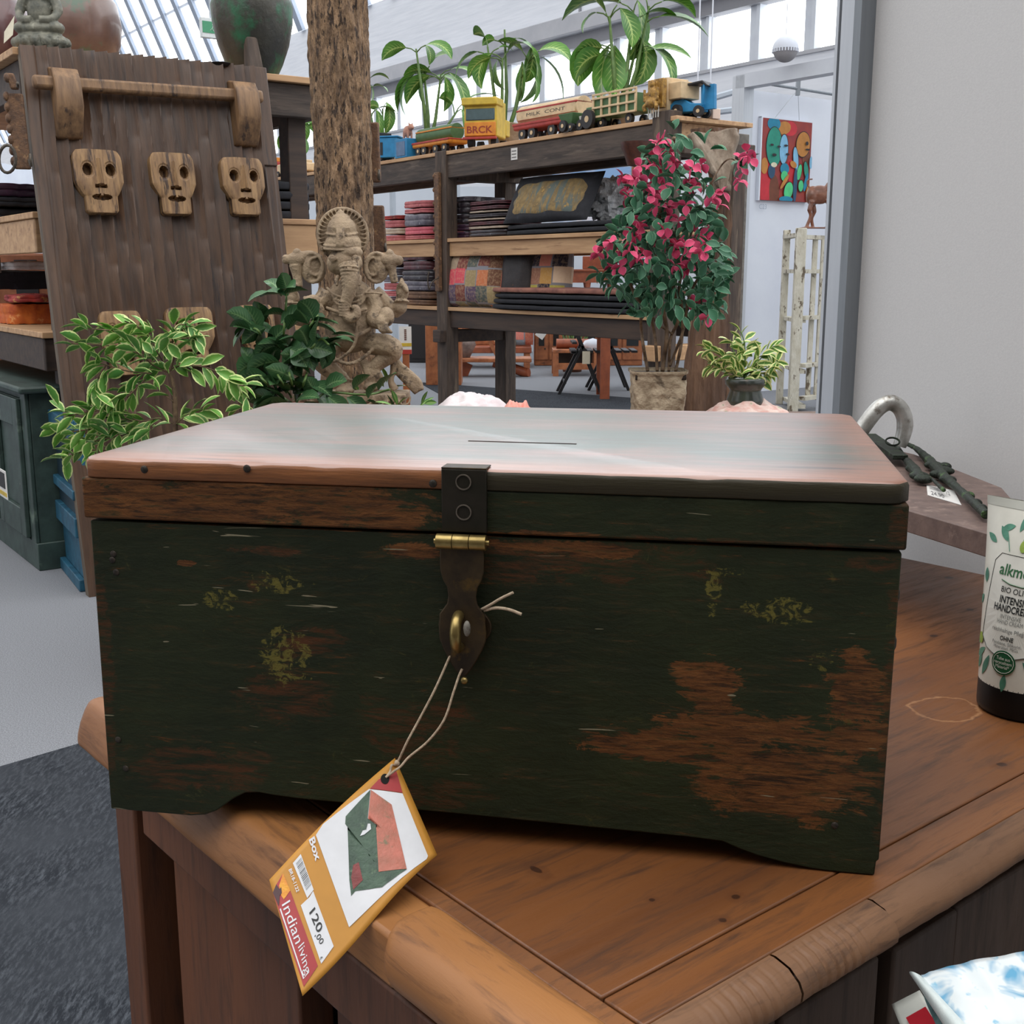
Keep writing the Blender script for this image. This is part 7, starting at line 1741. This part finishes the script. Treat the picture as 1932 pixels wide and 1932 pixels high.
ltxt('HAND CREAM', 0, HB*.366, .0048, .021, M_lgrey, 'lettering', lb_)
ltxt('reichhaltige Pflege', 0, HB*.322, .0046, .028, M_lgrey, 'lettering', lb_)
ltxt('OHNE', 0, HB*.277, .0050, .011, M_lk, 'lettering', lb_, bold=.02)
ltxt('Parabene, Silikone,', 0, HB*.252, .0036, .024, M_lgrey, 'lettering', lb_)
ltxt('Mineraloel, PEGs', 0, HB*.230, .0036, .020, M_lgrey, 'lettering', lb_)
bc = (0, HB*.155); rb_ = .0098
sl_ = lpoly([(bc[0]+rb_*cos(g), bc[1]+rb_*sin(g)) for g in [i*2*pi/32 for i in range(32)]], .0015, plain('seal_green', C(28, 84, 52), .45), 'seal')
lline([(bc[0]+rb_*.86*cos(g), bc[1]+rb_*.86*sin(g)) for g in [i*2*pi/16 for i in range(16)]], .00018, M_tubew, 'seal_ring', sl_, .0017, True)
for i, (s_, w_) in enumerate((('Tube aus', .011), ('recyceltem', .0145), ('Material*', .011))): ltxt(s_, bc[0], bc[1]+.0022-.0034*i, .0038, w_, M_tubew, 'lettering', sl_, .0018)
# ---- paper tag hung on the hasp
TA_, TBq, TCq, TDq = W(745, 1430, .668), W(825, 1613, .628), W(571, 1879, .552), W(508, 1660, .60)
def tg(u, v, off=0.0):     # u 0..1 from D/A side to C/B side, v 0..1 from foot to head
    p = TDq.lerp(TCq, u).lerp(TA_.lerp(TBq, u), v)
    nrm = (TCq-TDq).cross(TA_-TDq).normalized(); nrm = nrm if nrm.y < 0 else -nrm
    b_ = .006*sin(pi*v)*(1-.6*u)-.0045*sin(2*pi*v)*u
    return p+nrm*(off+b_)
tgt = thing('price_tag', 'ochre paper price tag with a box picture hanging on a string from the hasp', 'tag', loc=(0, 0, 0))
M_gold2 = plain('ochre_card', C(206, 146, 58), .55); M_wp = plain('white_card', C(232, 234, 238), .5); M_rd = plain('tag_red', C(176, 56, 58), .5)
m = MB(); m.grid(lambda u, v: tg(u, v), 20, 30)
o = obj('card', m, M_gold2, tgt, smooth=180); s_ = o.modifiers.new('solid', 'SOLIDIFY'); s_.thickness = .0004; s_.offset = -1
card = o
def tpoly(out, off, mt, nm_, par=card):
    # fan of subdivided quads so the print follows the curl
    m = MB(); n_ = len(out); D_ = []
    for (x0, y0), (x1, y1) in zip(out, out[1:]+[out[0]]):
        for k in range(6): D_.append((x0+(x1-x0)*k/6, y0+(y1-y0)*k/6))
    cx_ = sum(p_[0] for p_ in D_)/len(D_); cy_ = sum(p_[1] for p_ in D_)/len(D_); n_ = len(D_); vs = [tg(cx_, cy_, off)]; fs = []
    for r_ in (.2, .4, .6, .8, 1.0): vs += [tg(cx_+(x-cx_)*r_, cy_+(y-cy_)*r_, off) for x, y in D_]
    fs = [(0, 1+i, 1+(i+1) % n_) for i in range(n_)]
    for r_ in range(4):
        for i in range(n_): j = (i+1) % n_; fs.append((1+r_*n_+i, 1+(r_+1)*n_+i, 1+(r_+1)*n_+j, 1+r_*n_+j))
    m.add(vs, fs); return obj(nm_, m, mt, par, fix=False, smooth=180)
def ttxt(txt, u, v, su, sv, mt, nm_, par, off, bold=0, under=False):
    vs, fs = text2d(txt, 1, bold); w_ = max(x for x, y in vs); m = MB(); m.add([tg(u+x/w_*su, v+y*sv, off) for x, y in vs], fs); return obj(nm_, m, mt, par, fix=False)
def tuv(px, py):
    u, v = .5, .5
    for _ in range(12):
        f0 = proj(tg(u, v)); f1 = proj(tg(u+1e-3, v)); f2 = proj(tg(u, v+1e-3))
        a, b, c, d = (f1[0]-f0[0])/1e-3, (f2[0]-f0[0])/1e-3, (f1[1]-f0[1])/1e-3, (f2[1]-f0[1])/1e-3
        ex_, ey_ = px-f0[0], py-f0[1]; D_ = a*d-b*c
        u += (ex_*d-b*ey_)/D_; v += (a*ey_-ex_*c)/D_
    return (u, v)
def Q(*pts): return [tuv(480+x/3.863, 1400+y/3.863) for x, y in pts]
wp = tpoly(Q((835, 345), (1080, 377), (1265, 832), (1255, 855), (690, 1352), (448, 680), (500, 600)), .0004, M_wp, 'picture_panel')
tpoly(Q((905, 275), (1035, 215), (1080, 372), (842, 342)), .0004, M_rd, 'red_corner')
tpoly(Q((845, 350), (825, 560), (885, 590), (905, 950), (1110, 930), (930, 1060), (735, 1090), (705, 1125), (692, 1010), (678, 610), (662, 600), (665, 545)), .0006, mott('print_green', C(78, 104, 84), C(60, 82, 68), C(96, 120, 92), s=120, t3=(.6, .64), rough=.5), 'printed_box', wp)
tpoly(Q((848, 352), (1000, 460), (1110, 928), (905, 950), (885, 600), (828, 562)), .0008, mott('print_pink', C(206, 122, 104), C(176, 112, 92), C(132, 120, 92), s=110, t3=(.56, .62), rough=.5), 'printed_lid', wp)
tpoly(Q((720, 900), (760, 880), (790, 1010), (720, 1080), (705, 990)), .0008, mott('print_redpatch', C(150, 66, 66), C(120, 60, 56), s=100, rough=.5), 'printed_patch', wp)
tpoly(Q((825, 600), (845, 600), (850, 640), (800, 680), (770, 690), (790, 650), (830, 640)), .0010, M_wp, 'printed_clasp', wp)
M_hole = plain('punched_hole', C(22, 20, 18), .9)
tpoly(Q(*[(952+32*cos(a_), 272+38*sin(a_)) for a_ in [i*2*pi/14 for i in range(14)]]), .0007, M_hole, 'punched_hole')
tpoly(Q((338, 818), (432, 1078), (385, 1140), (280, 885)), .0004, M_wp, 'barcode_panel'); bpn = bpy.context.scene.objects[-1] if False else card
def stripquad(x0, x1, p0, p1, p2, p3, off, m):   # fractions along p0->p3 with width p0->p1
    def L(a, b, f): return (a[0]+(b[0]-a[0])*f, a[1]+(b[1]-a[1])*f)
    a, b, c, d = L(p0, p3, x0), L(p1, p2, x0), L(p1, p2, x1), L(p0, p3, x1)
    m.add([tg(*q_, off) for q_ in Q(a, b, c, d)], [(0, 1, 2, 3)])
m = MB(); rnd = random.Random(2); f = .04
while f < .9:
    w_ = rnd.choice((.008, .014, .02)); stripquad(f, f+w_, (300, 880), (338, 836), (425, 1068), (388, 1110), .0006, m); f += w_+rnd.choice((.022, .03, .036))
obj('barcode_bars', m, M_lk, card, fix=False)
def qtext(txt, p0, p1, up, mt, nm_, off=.0007, bold=0.0):
    """text along the crop line p0->p1, letter height given by the vector up"""
    vs, fs = text2d(txt, 1, bold); w_ = max(x for x, y in vs); m = MB(); P = []
    for x, y in vs: P.append((p0[0]+(p1[0]-p0[0])*x/w_+up[0]*y/.73, p0[1]+(p1[1]-p0[1])*x/w_+up[1]*y/.73))
    m.add([tg(*q_, off) for q_ in Q(*P)], fs); return obj(nm_, m, mt, card, fix=False)
qtext('BR18-1122', (250, 935), (308, 1100), (22, -12), M_wp, 'code_lettering', bold=.02)
m = MB(); stripquad(.02, .75, (283, 892), (290, 884), (385, 1130), (378, 1138), .0006, m); 
qtext('Box', (398, 716), (448, 875), (40, -28), M_wp, 'title_lettering', bold=.03)
pp = tpoly(Q((402, 1132), (428, 1088), (578, 1490), (487, 1618), (338, 1192)), .0004, M_wp, 'price_panel')
qtext('120', (400, 1248), (462, 1400), (42, -46), M_lk, 'price_lettering', bold=.01)
qtext(',00', (440, 1412), (482, 1482), (30, -32), M_lk, 'price_lettering')
qtext('\u20ac', (476, 1578), (484, 1594), (16, -18), M_lk, 'price_lettering')
rdp = tpoly(Q((205, 965), (262, 1085), (462, 1632), (360, 1785), (135, 1100), (160, 1040)), .0004, M_rd, 'logo_panel')
tpoly(Q((208, 960), (262, 1085), (215, 1150), (195, 1120), (180, 1050)), .0006, mott('sunset_orange', C(238, 170, 52), C(226, 122, 48), s=120, rough=.5), 'sunset_print')
tpoly(Q((135, 1100), (160, 1040), (182, 1075), (196, 1062), (200, 1105), (186, 1120), (178, 1200)), .0008, plain('skyline_print', C(74, 40, 44), .5), 'skyline_print')
qtext('Indian', (200, 1190), (300, 1480), (62, -40), M_wp, 'logo_lettering', bold=.0)
qtext('living', (318, 1500), (372, 1700), (46, -44), M_wp, 'logo_lettering')
m = MB(); stripquad(.0, 1, (185, 1222), (192, 1214), (362, 1722), (356, 1732), .0007, m); stripquad(.0, 1, (356, 1732), (362, 1722), (392, 1672), (400, 1680), .0007, m); obj('logo_underline', m, M_wp, card, fix=False)
# string: two strands from the hole up to the hasp, with loose ends on the right
M_str = mott('cotton_string', C(206, 186, 160), C(170, 150, 126), sc=(1, 1, 1), s=400, rough=.9, bump=.5, bd=.0006)
def bl(x, z, y=-.007): return bx_M @ Vector((x, y, z))
bx_M = Matrix.Translation(bo) @ Matrix.Rotation(YAW, 4, 'Z')
def bfront(px, py, y=-.007):
    o_ = bx_M @ Vector((0, y, 0)); n_ = bx_M.to_3x3() @ Vector((0, 1, 0)); return hit(px, py, o_, n_)
hole = tg(*tuv(728, 1468), .0008); kn = W(749, 1440, .664)
sg = thing('tag_string', 'thin beige cotton string tying the price tag to the brass hasp', 'string', loc=(0, 0, 0))
m = MB()
P = smoothpath([bfront(853, 1232, -.0035), bfront(848, 1240, -.006), bfront(822, 1298, -.012), bfront(795, 1350, -.016), W(769, 1398, .662), kn, W(739, 1444, .660), W(736, 1456, .658), hole], 6); m.tube(P, .00075, 7)
obj('strand', m, M_str, sg, smooth=60)
m = MB()
P = smoothpath([bfront(872, 1262, -.0075), bfront(866, 1275, -.009), bfront(855, 1308, -.013), bfront(838, 1358, -.016), bfront(808, 1398, -.018), W(772, 1428, .66), W(756, 1446, .658), W(745, 1454, .656), hole], 6); m.tube(P, .00075, 7)
obj('strand', m, M_str, sg, smooth=60)
obj('knot', MB().ell(kn, (.0018, .0016, .0022), 10), M_str, sg, smooth=60)
obj('strand_end', MB().tube(smoothpath([bfront(908, 1150, -.003), bfront(925, 1141, -.008), bfront(945, 1129, -.010), bfront(968, 1118, -.012)], 4), .00085, 7), M_str, sg, smooth=60)
obj('strand_end', MB().tube(smoothpath([bfront(914, 1152, -.003), bfront(935, 1147, -.009), bfront(960, 1150, -.012), bfront(984, 1159, -.013)], 4), .00095, 7), M_str, sg, smooth=60)
obj('strand_knot', MB().ell(bfront(881, 1186, -.016), (.0022, .0022, .005), 10), mott('grey_string', C(140, 136, 126), C(90, 84, 76), s=300), sg, smooth=60)
# ---- patterned pouch at the lower right corner
n = NT('blue_watercolour_foil'); nz = n.noise(n.co((1, 1, 1), rot=(0, .6, 0)), 22, 4, .6, .8); nz2 = n.noise(n.co((2, 1, 1), loc=(1, 2, 3)), 60, 3)
cc = n.mix(n.ramp(nz, .50, .60), C(230, 238, 240), C(96, 168, 206)); cc = n.mix(n.ramp(nz2, .62, .7), cc, C(150, 200, 224))
M_pch = n.out(cc, .35, coat=.2)
pch = thing('patterned_pouch', 'white pouch with blue watercolour blots and a curled open edge, lower right corner', 'pouch', loc=(0, 0, 0))
TP = [W(1736, 1850, .560), W(1733, 1841, .556), W(1742, 1836, .553), W(1758, 1835, .552)]
def cover(u, v):
    top = [W(1738, 1841, .556), W(1765, 1831, .553), W(1832, 1814, .552), W(1940, 1796, .556), W(2060, 1778, .562)]
    bot = [W(1838, 1950, .49), W(1868, 1945, .488), W(1930, 1935, .486), W(2020, 1960, .49), W(2120, 1990, .50)]
    k = u*4; i = min(int(k), 3); f = k-i; a = top[i].lerp(top[i+1], f); b = bot[i].lerp(bot[i+1], f); p = a.lerp(b, v*1.4)
    p.y -= .010*sin(pi*min(1, v*1.1)); p.z += .002*noise.noise(Vector((u*6, v*5, 1))); return p
m = MB(); m.grid(cover, 40, 30); o = obj('front_sheet', m, M_pch, pch, smooth=180); s_ = o.modifiers.new('solid', 'SOLIDIFY'); s_.thickness = .0012; s_.offset = 0
def curl(u, v):
    a = W(1738, 1841, .556).lerp(W(1838, 1950, .49), v*1.4); d_ = W(1733, 1852, .572).lerp(W(1800, 1960, .51), v*1.4); g = pi*u
    mid = (a+d_)/2; h_ = (a-d_)/2; return mid+h_*cos(g)+Vector((-.006, 0, .004))*sin(g)
m = MB(); m.grid(curl, 12, 24); o = obj('rolled_edge', m, mott('pale_sheet', C(222, 232, 230), C(200, 214, 214), s=30, rough=.4), pch, smooth=180)
m = MB(); m.grid(lambda u, v: W(1745, 1846, .566).lerp(W(1862, 1975, .50), v).lerp(W(1733, 1856, .575).lerp(W(1790, 1990, .515), v), u)+Vector((0, .004*sin(u*5+v*7), 0)), 14, 20)
obj('teal_lining', m, mott('teal_grey_lining', C(112, 142, 142), C(66, 92, 96), C(150, 176, 172), s=30, rough=.4, bump=.5), pch, smooth=180)
m = MB(); m.grid(lambda u, v: W(1682, 1895, .585).lerp(W(1735, 1868, .582), u).lerp(W(1722, 1990, .54).lerp(W(1805, 1985, .53), u), v), 8, 8)
o = obj('inner_packet', m, mott('packet_white', C(206, 208, 200), C(190, 194, 188), s=20, rough=.35), pch, smooth=180); s_ = o.modifiers.new('solid', 'SOLIDIFY'); s_.thickness = .001
def pq(px, py): return hit(px, py, W(1735, 1868, .5795), (W(1735, 1868, .582)-W(1682, 1895, .585)).cross(W(1722, 1990, .54)-W(1682, 1895, .585)).normalized())
m = MB(); m.add([pq(1709, 1920), pq(1746, 1899), pq(1785, 1960), pq(1745, 1985)], [(0, 1, 2, 3)]); obj('red_square', m, plain('packet_red', C(186, 38, 52), .4), o)
m = MB(); m.add([pq(1714, 1930)+Vector((0, -.0003, 0)), pq(1725, 1921)+Vector((0, -.0003, 0)), pq(1742, 1955)+Vector((0, -.0003, 0)), pq(1730, 1962)+Vector((0, -.0003, 0))], [(0, 1, 2, 3)]); obj('white_mark', m, M_wp, o)
